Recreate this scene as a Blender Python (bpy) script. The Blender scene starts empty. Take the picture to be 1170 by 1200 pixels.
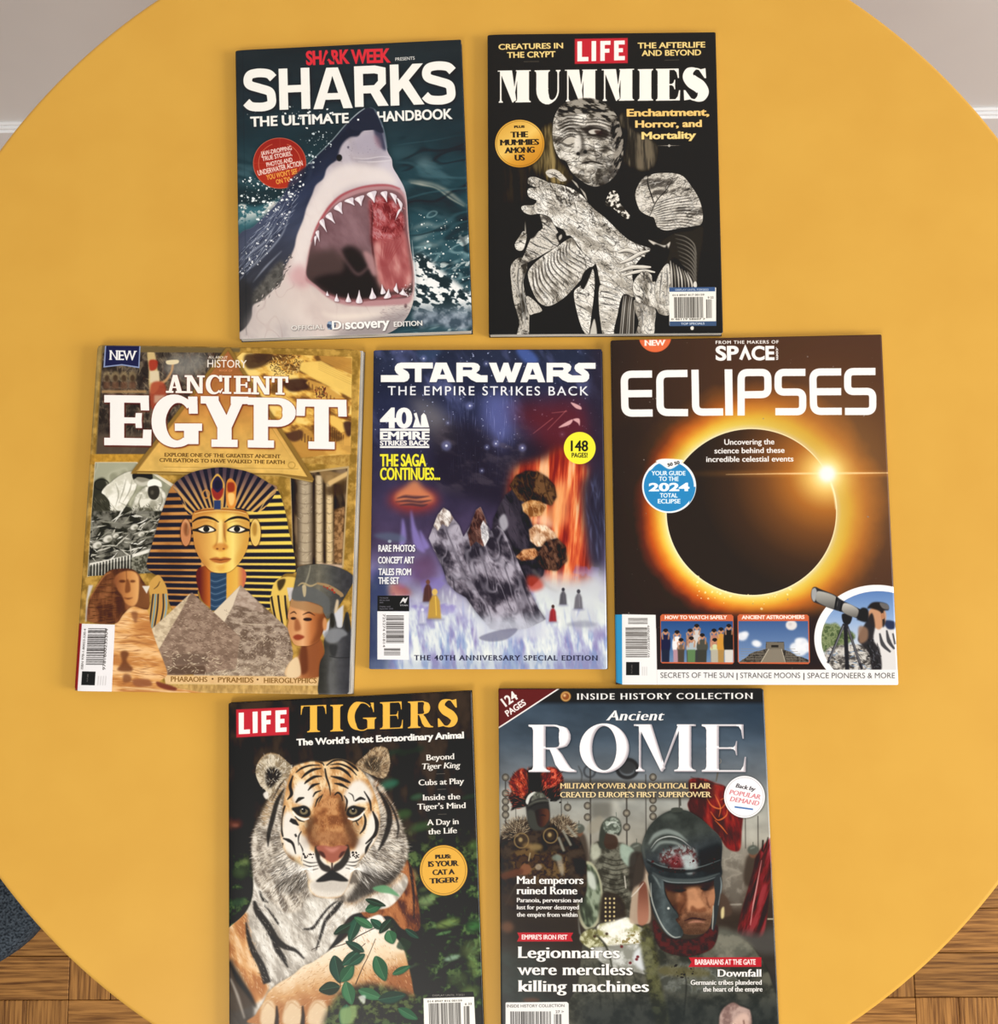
import bpy, bmesh, math, random
import numpy as np
from mathutils import Matrix, Vector

# ----------------------------------------------------------------------------
# CAMERA, LIGHT, EXPOSURE          (metres; the floor is z = 0, the tabletop z = .75)
# ----------------------------------------------------------------------------
scene = bpy.context.scene
TOP = .75
cam_data = bpy.data.cameras.new('camera')
cam_data.sensor_fit = 'HORIZONTAL'; cam_data.sensor_width = 36
cam_data.lens = 36*1100/1170
cam_data.clip_start = .05
cam = bpy.data.objects.new('camera', cam_data)
scene.collection.objects.link(cam)
cam.matrix_world = Matrix(((.99978058, .00223268, .02082805, 0), (0, .99430359, -.10658502, 0), (-.02094738, .10656163, .99408542, TOP+.81005), (0, 0, 0, 1)))
scene.camera = cam

world = bpy.data.worlds.new('room_light'); scene.world = world
world.use_nodes = True
bg = world.node_tree.nodes['Background']
bg.inputs['Color'].default_value = (1.0, .975, .945, 1)
bg.inputs['Strength'].default_value = .52

def area_light(name, loc, target, sx, sy, power, col):
    d = bpy.data.lights.new(name, 'AREA'); d.shape = 'RECTANGLE'; d.size = sx; d.size_y = sy; d.energy = power; d.color = col
    o = bpy.data.objects.new(name, d); scene.collection.objects.link(o); o.location = loc
    o.rotation_euler = (Vector(target)-Vector(loc)).to_track_quat('-Z', 'Y').to_euler()
    return o
area_light('window_daylight', (4.4, -.7, 2.35), (0, 0, TOP), 1.9, 1.7, 225, (1.0, .975, .94))
area_light('front_fill_light', (-.5, -1.5, 2.5), (0, -.1, TOP), .8, .8, 19, (1.0, .95, .88))  # added soft fill from the front, brightens the near side of the table

scene.view_settings.view_transform = 'Standard'; scene.view_settings.look = 'None'
scene.view_settings.gamma = 1; scene.view_settings.use_curve_mapping = False
scene.view_settings.exposure = -.06
# ----------------------------------------------------------------------------
# PRINT KIT: the covers are flat print, painted here stroke by stroke
# ----------------------------------------------------------------------------
def hx(c):
    if isinstance(c, str):
        return np.array([int(c[i:i+2], 16)/255. for i in (0, 2, 4)], np.float32)
    return np.asarray(c, np.float32)

def pts_of(p):
    if isinstance(p, str):
        p = [tuple(float(v) for v in q.split(',')) for q in p.split()]
    return np.asarray(p, float)

def spline(p, closed=True, n=6):
    p = pts_of(p)
    if len(p) < 3: return p
    if closed:
        q = np.vstack([p[-1:], p, p[:2]])
    else:
        q = np.vstack([2*p[0]-p[1], p, 2*p[-1]-p[-2]])
    a, b, c, d = q[:-3], q[1:-2], q[2:-1], q[3:]
    t = (np.arange(n)/n)[None, :, None]
    a, b, c, d = [v[:, None, :] for v in (a, b, c, d)]
    r = .5*((2*b)+(-a+c)*t+(2*a-5*b+4*c-d)*t*t+(-a+3*b-3*c+d)*t**3)
    r = r.reshape(-1, 2)
    if not closed: r = np.vstack([r, p[-1:]])
    return r

def ribbon(p, w):
    p = np.asarray(p, float); n = len(p)
    w = np.interp(np.linspace(0, 1, n), np.linspace(0, 1, len(np.atleast_1d(w))), np.atleast_1d(w))/2
    d = np.gradient(p, axis=0); d /= np.maximum(np.linalg.norm(d, axis=1), 1e-6)[:, None]
    nrm = np.stack([-d[:, 1], d[:, 0]], 1)*w[:, None]
    return np.vstack([p+nrm, (p-nrm)[::-1]])

_NZ = {}
def vnoise(x, y, seed):
    if seed not in _NZ: _NZ[seed] = np.random.RandomState(seed+7).rand(128, 128).astype(np.float32)
    g = _NZ[seed]
    xi = np.floor(x); yi = np.floor(y); fx = x-xi; fy = y-yi
    fx = fx*fx*(3-2*fx); fy = fy*fy*(3-2*fy)
    xi = xi.astype(int) & 127; yi = yi.astype(int) & 127; x1 = (xi+1) & 127; y1 = (yi+1) & 127
    return (g[yi, xi]*(1-fx)+g[yi, x1]*fx)*(1-fy)+(g[y1, xi]*(1-fx)+g[y1, x1]*fx)*fy

def fbm(x, y, s, seed=0, o=3, ang=0, stretch=1):
    if ang or stretch != 1:
        c, sn = math.cos(math.radians(ang)), math.sin(math.radians(ang))
        x, y = (x*c+y*sn)/stretch, -x*sn+y*c
    v = 0; a = 1; t = 0
    for k in range(o):
        v = v+a*vnoise(x/s+31*k, y/s+17*k, seed+k); t += a; a *= .55; s /= 2.03
    return v/t

def ridge(x, y, s, seed=0, ang=0, stretch=1, w=.05, o=2):
    """thin creases: 1 on the crease, 0 away from it"""
    n = fbm(x, y, s, seed, o, ang, stretch); t = np.clip(1-np.abs(n-.5)/w, 0, 1); return t*t*(3-2*t)

def ss(a, b, x):
    t = np.clip((x-a)/(b-a), 0, 1); return t*t*(3-2*t)

def ramp(t, cols):
    """t in 0..1; cols = [(pos, hex), ...]"""
    ps = [c[0] for c in cols]; cs = np.array([hx(c[1]) for c in cols])
    return np.stack([np.interp(t, ps, cs[:, k]) for k in range(3)], -1)

def lin(p0, p1, cols):
    p0 = np.array(p0, float); d = np.array(p1, float)-p0; L = d@d
    return lambda x, y: ramp(((x-p0[0])*d[0]+(y-p0[1])*d[1])/L, cols)

def rad(cx, cy, r, cols, sy=1):
    return lambda x, y: ramp(np.hypot(x-cx, (y-cy)/sy)/r, cols)

def mott(cols, s, seed=0, o=3, ang=0, stretch=1, lo=.3, hi=.7):
    n = len(cols)-1
    return lambda x, y: ramp(ss(lo, hi, fbm(x, y, s, seed, o, ang, stretch)), [(k/n, c) for k, c in enumerate(cols)])

def box1(m, r, ax):
    k = 2*r+1
    pad = [(0, 0), (0, 0)]; pad[ax] = (r+1, r)
    c = np.cumsum(np.pad(m, pad, mode='edge'), axis=ax, dtype=np.float64)
    a = np.take(c, range(k, c.shape[ax]), axis=ax)-np.take(c, range(0, c.shape[ax]-k), axis=ax)
    return (a/k).astype(np.float32)

def blurm(m, r):
    r = int(round(r))
    if r < 1: return m
    for _ in range(2): m = box1(box1(m, r, 0), r, 1)
    return m

_TXT = {}
def glyphs(s, track=1.0):
    key = (s, track)
    if key in _TXT: return _TXT[key]
    if 'o' not in _TXT:
        c = bpy.data.curves.new('lettering', 'FONT'); c.size = 1
        o = bpy.data.objects.new('lettering', c); bpy.context.scene.collection.objects.link(o)
        _TXT['o'] = (c, o)
    c, o = _TXT['o']
    c.body = s; c.space_character = track
    dg = bpy.context.evaluated_depsgraph_get(); dg.update()
    cu = o.evaluated_get(dg).to_curve(dg, apply_modifiers=False)
    out = []
    for sp in cu.splines:
        bp = sp.bezier_points; n = len(bp); pl = []
        for i in range(n):
            a, b = bp[i], bp[(i+1) % n]
            A, B, C, D = [np.array(v[:2]) for v in (a.co, a.handle_right, b.handle_left, b.co)]
            straight = np.linalg.norm((A+D)/2-(A+3*B+3*C+D)/8) < 1e-3*max(np.linalg.norm(A-D), 1e-6)
            ts = [0] if straight else [0, .2, .4, .6, .8]
            for t in ts:
                pl.append(A*(1-t)**3+3*B*t*(1-t)**2+3*C*t*t*(1-t)+D*t**3)
        q = [pl[0]]
        for v in pl[1:]:
            if np.linalg.norm(v-q[-1]) > 1e-4: q.append(v)
        if np.linalg.norm(q[0]-q[-1]) < 1e-4: q.pop()
        if len(q) > 2: out.append(np.array(q))
    o.to_curve_clear() if False else None
    _TXT[key] = out
    return out

def fatten(pl, dx, dy):
    """move an outline along its normals; dx thickens upright stems, dy level strokes"""
    a = pl-np.roll(pl, 1, 0); b = np.roll(pl, -1, 0)-pl
    a /= np.linalg.norm(a, axis=1)[:, None]; b /= np.linalg.norm(b, axis=1)[:, None]
    na = np.stack([-a[:, 1], a[:, 0]], 1); nb = np.stack([-b[:, 1], b[:, 0]], 1)
    m = na+nb; L = np.maximum((m*m).sum(1), .35)[:, None]
    m = 2*m/L
    return pl+m*np.array([dx, dy])*_SGN[0]
_SGN = [1]

def area2(p):
    return float(np.sum(p[:, 0]*np.roll(p[:, 1], -1)-np.roll(p[:, 0], -1)*p[:, 1]))

def letter_shapes(s, w, serif, track):
    """outlines in font units (cap height 1) of a string; serif = (reach, thickness) or None"""
    CAP = .682
    G = [g/CAP for g in glyphs(s, track)]
    if not G: return []
    # sign of the outer outlines: the biggest outline is always an outer one
    big = max(G, key=lambda g: abs(area2(g)))
    _SGN[0] = -1 if area2(big) > 0 else 1
    sg = 1 if area2(big) > 0 else -1
    out = [fatten(g, w[0], w[1]) for g in G]
    if serif:
        R, T = serif
        for g, f in zip(G, out[:]):
            if area2(g)*sg < 0: continue
            n = len(g); top = g[:, 1].max(); bot = g[:, 1].min()
            for i in range(n):
                p, q = g[i], g[(i+1) % n]
                L = abs(p[0]-q[0])
                if abs(p[1]-q[1]) > .012 or L < .07: continue
                y = (p[1]+q[1])/2
                at_top = abs(y-top) < .02; at_bot = abs(y-bot) < .02
                if not (at_top or at_bot) : continue
                if y < -.1: continue
                x0, x1 = sorted((f[i][0], f[(i+1) % n][0]))
                if L < .3:
                    x0 -= R; x1 += R
                else:   # long arm (E, T, L, Z ...): upright tips at its free ends
                    yb = y+(-.17 if at_top else .17)
                    left_free = not np.any((abs(g[:, 0]-min(p[0], q[0])) < .02) & (abs(g[:, 1]-y) > .5))
                    tip = T*1.3
                    if left_free: out.append(orient(np.array([(x0-T*.2, y), (x0+tip, y), (x0+T*.35, yb), (x0-T*.5, yb)]), sg))
                    else: x0 -= R
                    out.append(orient(np.array([(x1-tip, y), (x1+T*.2, y), (x1+T*.5, yb), (x1-T*.35, yb)]), sg))
                yy = y-T if at_top else y+T
                ysl = y-T*1.6 if at_top else y+T*1.6
                k = min(R, .06)
                out.append(orient(np.array([(x0, y), (x1, y), (x1, yy), (x1-R*.85, ysl), (x0+R*.85, ysl), (x0, yy)]), sg))
    return out

def orient(p, sg):
    return p if area2(p)*sg > 0 else p[::-1]

def homog(src, dst):
    A = []; b = []
    for (x, y), (u, v) in zip(src, dst):
        A += [[x, y, 1, 0, 0, 0, -u*x, -u*y], [0, 0, 0, x, y, 1, -v*x, -v*y]]; b += [u, v]
    h = np.linalg.solve(np.array(A, float), np.array(b, float))
    return np.append(h, 1).reshape(3, 3)

class Cover:
    """a sheet of print; its drawing units are those of the layout grid given by quad"""
    def __init__(s, quad, k=3.0, bg='000000'):
        q = np.array(quad, float)
        s.W = int(round(k*(np.linalg.norm(q[1]-q[0])+np.linalg.norm(q[2]-q[3]))/2))
        s.H = int(round(k*(np.linalg.norm(q[3]-q[0])+np.linalg.norm(q[2]-q[1]))/2))
        s.k = k
        s.Hm = homog(q, [(0, 0), (s.W, 0), (s.W, s.H), (0, s.H)]); s.Hi = np.linalg.inv(s.Hm)
        s.img = np.zeros((s.H, s.W, 3), np.float32); s.img[:] = hx(bg)
        s.f = (0, 0, 1.0); s.clipm = None
        s.quad = q
    def frame(s, x0=0, y0=0, sc=1.0): s.f = (x0, y0, sc)
    def to(s, p):
        p = np.asarray(p, float); x = s.f[0]+p[:, 0]/s.f[2]; y = s.f[1]+p[:, 1]/s.f[2]
        v = s.Hm@np.stack([x, y, np.ones(len(x))]); return (v[:2]/v[2]).T
    def grid(s, b):
        y, x = np.mgrid[b[0]:b[1], b[2]:b[3]].astype(np.float32); x += .5; y += .5
        h = s.Hi; w = h[2, 0]*x+h[2, 1]*y+h[2, 2]
        X = (h[0, 0]*x+h[0, 1]*y+h[0, 2])/w; Y = (h[1, 0]*x+h[1, 1]*y+h[1, 2])/w
        return (X-s.f[0])*s.f[2], (Y-s.f[1])*s.f[2]
    def mask(s, polys, blur=0):
        """coverage of a list of outlines (frame units): (bounds, mask)"""
        S = 4; P = [s.to(p) for p in polys]; br = blur/s.f[2]*s.k; pad = int(br*2+2)
        allp = np.vstack(P); lo = allp.min(0); hi = allp.max(0)
        x0 = max(0, int(lo[0])-pad); x1 = min(s.W, int(hi[0])+pad+2); y0 = max(0, int(lo[1])-pad); y1 = min(s.H, int(hi[1])+pad+2)
        if x1 <= x0 or y1 <= y0: return None
        w = x1-x0; h = y1-y0
        A = np.vstack(P)-(x0, y0); B = np.vstack([np.roll(p, -1, 0) for p in P])-(x0, y0)
        d = np.where(B[:, 1] > A[:, 1], 1., -1.)
        sw = d < 0; A2 = np.where(sw[:, None], B, A); B2 = np.where(sw[:, None], A, B)
        k0 = np.clip(np.ceil(A2[:, 1]*S-.5), 0, h*S).astype(int); k1 = np.clip(np.ceil(B2[:, 1]*S-.5), 0, h*S).astype(int)
        n = np.maximum(k1-k0, 0); tot = int(n.sum())
        if tot == 0: return None
        idx = np.repeat(np.arange(len(n)), n); off = np.arange(tot)-np.repeat(np.cumsum(n)-n, n)
        ky = k0[idx]+off; yy = (ky+.5)/S
        sl = (B2[:, 0]-A2[:, 0])/np.maximum(B2[:, 1]-A2[:, 1], 1e-9)
        xx = np.clip(A2[idx, 0]+(yy-A2[idx, 1])*sl[idx], 0, w-.001); xi = xx.astype(int); fr = xx-xi
        acc = np.bincount(ky*(w+1)+xi, weights=d[idx]*(1-fr), minlength=h*S*(w+1))+np.bincount(ky*(w+1)+xi+1, weights=d[idx]*fr, minlength=h*S*(w+1))[:h*S*(w+1)]
        m = np.clip(np.abs(np.cumsum(acc[:h*S*(w+1)].reshape(h*S, w+1), axis=1)), 0, 1)[:, :w]
        m = m.reshape(h, S, w).mean(1).astype(np.float32)
        return (y0, y1, x0, x1), blurm(m, br)
    def comp(s, bm, col, a=1.0, mode=None):
        if bm is None: return
        b, m = bm
        if s.clipm is not None: m = m*s.clipm[b[0]:b[1], b[2]:b[3]]
        c = col
        need = callable(col) or callable(a)
        if need: X, Y = s.grid(b)
        c = col(X, Y) if callable(col) else hx(col)
        al = a(X, Y) if callable(a) else a
        m = (m*al)[..., None]
        reg = s.img[b[0]:b[1], b[2]:b[3]]
        if mode == 'mul': c = reg*c
        elif mode == 'add': c = np.minimum(reg+c, 1)
        elif mode == 'scr': c = 1-(1-reg)*(1-c)
        reg += (c-reg)*m
    def poly(s, p, col, a=1.0, blur=0, sm=True, mode=None):
        p = spline(p) if sm else pts_of(p)
        s.comp(s.mask([p], blur), col, a, mode)
    def many(s, ps, col, a=1.0, blur=0, sm=False, mode=None):
        ps = [spline(p) if sm else pts_of(p) for p in ps]
        ps = [p if area2(p) > 0 else p[::-1] for p in ps]
        if ps: s.comp(s.mask(ps, blur), col, a, mode)
    def line(s, p, w, col, a=1.0, blur=0, sm=True, mode=None):
        p = spline(p, False) if sm else pts_of(p)
        s.comp(s.mask([ribbon(p, w)], blur), col, a, mode)
    def lines(s, ps, w, col, a=1.0, blur=0, mode=None):
        r = [ribbon(spline(p, False), w) for p in ps]
        s.many(r, col, a, blur, mode=mode)
    def ell(s, cx, cy, rx, ry=None, col='ffffff', a=1.0, blur=0, rot=0, mode=None, ring=None):
        ry = rx if ry is None else ry
        t = np.linspace(0, 2*np.pi, 121)[:-1]; r = math.radians(rot)
        def e(rx, ry):
            x = rx*np.cos(t); y = ry*np.sin(t)
            return np.stack([cx+x*math.cos(r)-y*math.sin(r), cy+x*math.sin(r)+y*math.cos(r)], 1)
        ps = [e(rx, ry)]
        if ring: ps.append(e(rx-ring, ry-ring)[::-1])
        s.comp(s.mask(ps, blur), col, a, mode)
    def fill(s, col, a=1.0, mode=None):
        s.comp(((0, s.H, 0, s.W), np.ones((s.H, s.W), np.float32)), col, a, mode)
    def rect(s, x0, y0, x1, y1, col, a=1.0, blur=0, mode=None, tilt=0):
        """tilt = rise in y from left to right, in frame units"""
        s.poly([(x0, y0), (x1, y0+tilt), (x1, y1+tilt), (x0, y1)], col, a, blur, False, mode)
    def clip(s, p=None, sm=True, blur=0):
        if p is None: s.clipm = None; return
        s.clipm = None
        b, m = s.mask([spline(p) if sm else pts_of(p)], blur)
        c = np.zeros((s.H, s.W), np.float32); c[b[0]:b[1], b[2]:b[3]] = m; s.clipm = c
    def hair(s, n, region, ang, L, w, cols, seed=1, a=1.0, jit=12, bend=0, sm=True, blur=0):
        """short strokes scattered over a region; ang in degrees (or a function), L and w lengths"""
        R = np.random.RandomState(seed)
        rg = spline(region) if sm else pts_of(region)
        bm = s.mask([rg])
        if bm is None: return
        b, m = bm
        ys, xs = np.nonzero(m > .5)
        if len(ys) == 0: return
        X, Y = s.grid(b); k = R.randint(0, len(ys), n); x = X[ys[k], xs[k]]; y = Y[ys[k], xs[k]]
        an = ang(x, y) if callable(ang) else np.full(n, float(ang))
        an = np.radians(an+R.randn(n)*jit); ln = L*(.5+R.rand(n)); ci = R.randint(0, len(cols), n)
        ux, uy = np.cos(an), np.sin(an)
        for c in range(len(cols)):
            ps = []
            for i in np.nonzero(ci == c)[0]:
                l = ln[i]; a0 = np.array([x[i], y[i]]); u = np.array([ux[i], uy[i]]); v = np.array([-uy[i], ux[i]])
                ps.append(np.array([a0-u*l/2, a0+v*(w/2+bend*l), a0+u*l/2, a0+v*(bend*l-w/2)]))
            s.many(ps, cols[c], a, blur)
    def dots(s, n, region, r0, r1, col, seed=1, a=1.0, sm=False, blur=0, stretch=1.6, ang=0, mode=None):
        R = np.random.RandomState(seed)
        bm = s.mask([spline(region) if sm else pts_of(region)])
        b, m = bm; ys, xs = np.nonzero(m > .5); X, Y = s.grid(b)
        k = R.randint(0, len(ys), n); ps = []
        t = np.linspace(0, 2*np.pi, 9)[:-1]
        for i in k:
            r = r0+(r1-r0)*R.rand()**3; th = math.radians(ang)+R.randn()*.7
            rr = r*(.75+.5*R.rand(8)); ex = rr*np.cos(t)*(1+(stretch-1)*R.rand()); ey = rr*np.sin(t)
            ps.append(np.stack([X[ys[i], xs[i]]+ex*math.cos(th)-ey*math.sin(th), Y[ys[i], xs[i]]+ex*math.sin(th)+ey*math.cos(th)], 1))
        s.many(ps, col, a, blur, mode=mode)
    def text(s, t, x0, y0, x1, y1, cap, col, w=(.02, .02), serif=None, track=1.0, it=0, shadow=None, a=1.0, grow=0, lean=0):
        """a line of lettering from (x0,y0) to (x1,y1) along its baseline, capitals cap high"""
        sh = letter_shapes(t, w, serif, track)
        if not sh: return
        al = np.vstack(sh); lo = al[:, 0].min(); hi = al[:, 0].max()
        d = np.array([x1-x0, y1-y0], float); L = np.linalg.norm(d); u = d/L; v = np.array([u[1], -u[0]])
        sx = L/(hi-lo)
        v = v+u*lean
        out = [np.array([x0, y0])+np.outer((g[:, 0]-lo)*sx+it*g[:, 1]*cap, u)+np.outer(g[:, 1]*cap, v) for g in sh]
        if shadow:
            so, sb, sc, sa = shadow
            s.comp(s.mask([g+np.array(so) for g in out], sb), sc, sa)
        s.comp(s.mask(out), col, a)
        return out
    def barcode(s, p, bars, horiz=True, seed=3, col='2a2a2a', digits=None):
        """p = three corners (origin, along, across) of the code"""
        R = np.random.RandomState(seed); o, u, v = [np.array(q, float) for q in p]; u = u-o; v = v-o
        ws = np.repeat([1], bars*2)*R.choice([1, 1, 2, 2, 3], bars*2); c = np.concatenate([[0], np.cumsum(ws)])/ws.sum()
        ps = []
        for i in range(0, bars*2, 2):
            a0, a1 = c[i], c[i+1]
            ps.append(np.array([o+u*a0, o+u*a1, o+u*a1+v, o+u*a0+v]))
        s.many(ps, col)
def miter(p, w, closed=False):
    """constant-width stroke with mitred corners"""
    p = pts_of(p)
    if closed:
        a = p-np.roll(p, 1, 0); b = np.roll(p, -1, 0)-p
    else:
        a = np.vstack([p[1:2]-p[:1], p[1:]-p[:-1]]); b = np.vstack([p[1:]-p[:-1], p[-1:]-p[-2:-1]])
    a = a/np.linalg.norm(a, axis=1)[:, None]; b = b/np.linalg.norm(b, axis=1)[:, None]
    na = np.stack([-a[:, 1], a[:, 0]], 1); nb = np.stack([-b[:, 1], b[:, 0]], 1)
    m = na+nb; m = m/np.maximum((m*m).sum(1), .6)[:, None]*w
    if closed: return [p+m, (p-m)[::-1]]
    return [np.vstack([p+m, (p-m)[::-1]])]

def arc(cx, cy, rx, ry, a0, a1, n=14):
    t = np.radians(np.linspace(a0, a1, n))
    return np.stack([cx+rx*np.cos(t), cy+ry*np.sin(t)], 1)

def wr(p, ws):
    return ribbon(np.asarray(p, float), ws)

def serif_glyph(ch, w, h, t, n, r, q, slab=False):
    """a serif capital in a box w x h (y down): t stem, n hairline, r serif reach, q serif thickness"""
    o = []
    R = lambda x0, y0, x1, y1: o.append(np.array([(x0, y0), (x1, y0), (x1, y1), (x0, y1)], float))
    def foot(x0, x1, y, up, rl=None, rr=None):
        rl = r if rl is None else rl; rr = r if rr is None else rr
        s = -1 if up else 1; b = 0 if slab else q*1.1
        o.append(np.array([(x0-rl, y), (x1+rr, y), (x1+rr, y+s*q), (x1+rr*.25, y+s*(q+b*.5)), (x1, y+s*(q+b*2)), (x0, y+s*(q+b*2)), (x0-rl*.25, y+s*(q+b*.5)), (x0-rl, y+s*q)], float))
    def tip(x, y, ln, wd, dn):
        s = 1 if dn else -1
        if slab: o.append(np.array([(x-wd, y), (x, y), (x+wd*.06, y+s*ln), (x-wd*.9, y+s*ln)]))
        else: o.append(np.array([(x-wd*2.4, y), (x, y), (x+wd*.15, y+s*ln), (x-wd*.35, y+s*ln), (x-wd*.9, y+s*ln*.4)]))
    tw = t*.62 if slab else max(n*1.1, t*.2)
    if ch in 'IFEPRBDLKHN': x0 = r; x1 = r+t
    if ch == 'I': R(x0, 0, x1, h); foot(x0, x1, 0, False); foot(x0, x1, h, True)
    elif ch == 'E':
        R(x0, 0, x1, h); foot(x0, x1, 0, False, rr=0); foot(x0, x1, h, True, rr=0)
        R(x0, 0, w*.95, n if not slab else q); R(x0, h-(n if not slab else q), w, h); m = n if not slab else q*.8
        R(x0, h*.5-m/2, w*.78, h*.5+m/2)
        tip(w*.95, 0, h*.3, tw, True); tip(w, h, h*.32, tw, False)
        tip(w*.8, h*.5, h*.15, tw*.75, True); tip(w*.8, h*.5, h*.15, tw*.75, False)
    elif ch == 'T':
        c = w/2; R(c-t/2, 0, c+t/2, h); foot(c-t/2, c+t/2, h, True); k = n if not slab else q
        R(0, 0, w, k); tip(w, 0, h*.34, tw, True)
        o.append(np.stack([w-o[-1][:, 0], o[-1][:, 1]], 1)[::-1])
    elif ch == 'P' or ch == 'R':
        R(x0, 0, x1, h); foot(x0, x1, 0, False, rr=0); foot(x0, x1, h, True)
        wb = w if ch == 'P' else w*.88; hb = h*(.58 if slab else .52); k = n if not slab else q*.9; kk = t*.95
        cx = x1+(wb-x1)*.35
        path = np.vstack([[(x1-2, k/2)], arc(cx, hb/2, wb-cx-kk/2, hb/2-k/2, -90, 90), [(x1-2, hb-k/2)]])
        o.append(wr(path, [k, k, k*1.2, kk*.8, kk, kk, kk*.8, k*1.2, k, k]))
        if ch == 'R':
            o.append(np.array([(w*.42, hb-k), (w*.6, hb-k*.5), (w*.7, hb+h*.1), (w*.82, h*.82), (w*.9, h*.93), (w, h*.965), (w, h), (w*.84, h), (w*.66, h*.97), (w*.56, h*.84), (w*.5, h*.66), (w*.44, hb)]))
    elif ch == 'Y':
        c = w/2; k = n*1.3 if not slab else t*.8
        R(c-t/2, h*.5, c+t/2, h); foot(c-t/2, c+t/2, h, True)
        o.append(np.array([(w*.06, 0), (w*.06+t, 0), (c+t/2, h*.56), (c-t/2, h*.62)])); o.append(np.array([(w*.92-k, 0), (w*.92, 0), (c+t/2, h*.62), (c-t*.2, h*.6)]))
        foot(w*.1, w*.06+t*.9, 0, False, r*.6, r*.6); foot(w*.92-k, w*.9, 0, False, r*.6, r*.6)
    elif ch == 'M':
        l = r*.9+n*.5; R(l, 0, l+n*1.15, h); foot(l, l+n*1.15, h, True, r*.7, r*.8)
        R(w-r-t, 0, w-r, h); foot(w-r-t, w-r, h, True)
        v = w*.44
        o.append(np.array([(l-r*.3, 0), (l+t*1.02, 0), (v+t*.34, h*.93), (v, h)]))
        o.append(np.array([(w-r-t-n*.2, 0), (w-r-t+n*1.3, 0), (v+n*.9, h), (v-n*.1, h)]))
        o.append(np.array([(0, 0), (l+t*.6, 0), (l+t*.6, q), (0, q)])); o.append(np.array([(w-r-t-n, 0), (w, 0), (w, q), (w-r-t-n, q)]))
    elif ch == 'N':
        l = r; k = n*1.2 if not slab else t*.75
        R(l, 0, l+k, h); foot(l, l+k, h, True); R(w-r-k, 0, w-r, h); foot(w-r-k, w-r, 0, False)
        o.append(np.array([(l, 0), (l+t*1.1, 0), (w-r, h), (w-r-t*1.05, h)])); R(0, 0, l+k, q)
    elif ch == 'A':
        k = n*1.3 if not slab else t*.7
        o.append(np.array([(w*.5-k*.7, 0), (w*.5+k*.3, 0), (r+k, h), (r, h)])); o.append(np.array([(w*.5-t*.55, 0), (w*.5+t*.45, 0), (w-r, h), (w-r-t*1.05, h)]))
        R(w*.28, h*.64, w*.7, h*.64+(n if not slab else q*.8)); foot(r, r+k, h, True); foot(w-r-t, w-r, h, True)
    elif ch == 'U':
        R(r, 0, r+t, h*.6); foot(r, r+t, 0, False); R(w-r-n*1.2, 0, w-r, h*.6); foot(w-r-n*1.2, w-r, 0, False, r*.9, r*.9)
        o.append(wr(np.vstack([[(r+t/2, h*.55)], arc((r+t/2+w-r-n*.6)/2, h*.62, (w-r-n*.6-r-t/2)/2, h*.38-n*.6, 180, 0), [(w-r-n*.6, h*.55)]]), [t, t, t*.9, t*.6, n*1.6, n*1.2, n*1.2, n*1.2]))
    elif ch == 'O':
        a = arc(w/2, h/2, w/2, h/2*1.03, 0, 360, 48)[:-1]; o.append(a); o.append(arc(w/2, h/2, w/2-t, h/2-n, 0, 360, 48)[:-1][::-1])
    elif ch in 'CG':
        p = arc(w*.52, h/2, w*.52-t/2, h/2-n/2+h*.012, -42, -300 if ch == 'G' else -318, 30)
        k = n if not slab else q*.9
        o.append(wr(p, [k*1.1, k, k*1.3, t*.85, t, t, t, t*.85, k*1.3, k, k*1.2]))
        tip(w*.95, h*.01, h*.34, tw*1.05, True)
        o.append(np.array([(w*.84, h*.1), (w*.95, h*.02), (w*.95, h*.3), (w*.93, h*.3)]))
        if ch == 'G':
            R(w-t*1.02-r*.2, h*.54, w-r*.2, h*.95); foot(w-t-r*.2, w-r*.2, h*.54, False, r*1.6, r*.6)
        else: o.append(np.array([(w*.78, h*.9), (w*.98, h*.68), (w, h*.75), (w*.85, h*.99)]))
    elif ch == 'S':
        p = spline([(w*.86, h*.2), (w*.72, h*.07), (w*.5, h*.02), (w*.26, h*.1), (w*.2, h*.26), (w*.36, h*.42), (w*.64, h*.56), (w*.8, h*.74), (w*.7, h*.91), (w*.45, h*.985), (w*.2, h*.9), (w*.08, h*.74)], False)
        o.append(wr(p, [n, n, n*1.3, t*.75, t, t*1.15, t*1.15, t, t*.75, n*1.3, n, n]))
        o.append(np.array([(w*.9, 0), (w*.93, h*.31), (w*.86, h*.31), (w*.62, h*.05)])); o.append(np.array([(w*.02, h), (0, h*.68), (w*.07, h*.68), (w*.34, h*.96)]))
    sg = 1
    return [g if (ch == 'O' or area2(g) > 0) else g[::-1] for g in o]

def put_serif(c, spec, t, n, r, q, col, slab=False, under=None, shear=0):
    """spec: [(letter, x0, y0, x1, y1, rise), ...] boxes in frame units; rise = drop of y from left to right"""
    al = []
    for ch, x0, y0, x1, y1, rise in spec:
        for g in serif_glyph(ch, x1-x0, y1-y0, t, n, r, q, slab):
            g = g.copy(); u = g[:, 0]/(x1-x0); v = g[:, 1]/(y1-y0)
            al.append(np.stack([x0+g[:, 0]+shear*(1-v)*(y1-y0), y0+g[:, 1]+rise*u], 1))
    for off, blur, cc, a in (under or []):
        c.comp(c.mask([g+np.array(off) for g in al], blur), cc, a)
    c.comp(c.mask(al), col)
    return al
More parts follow.
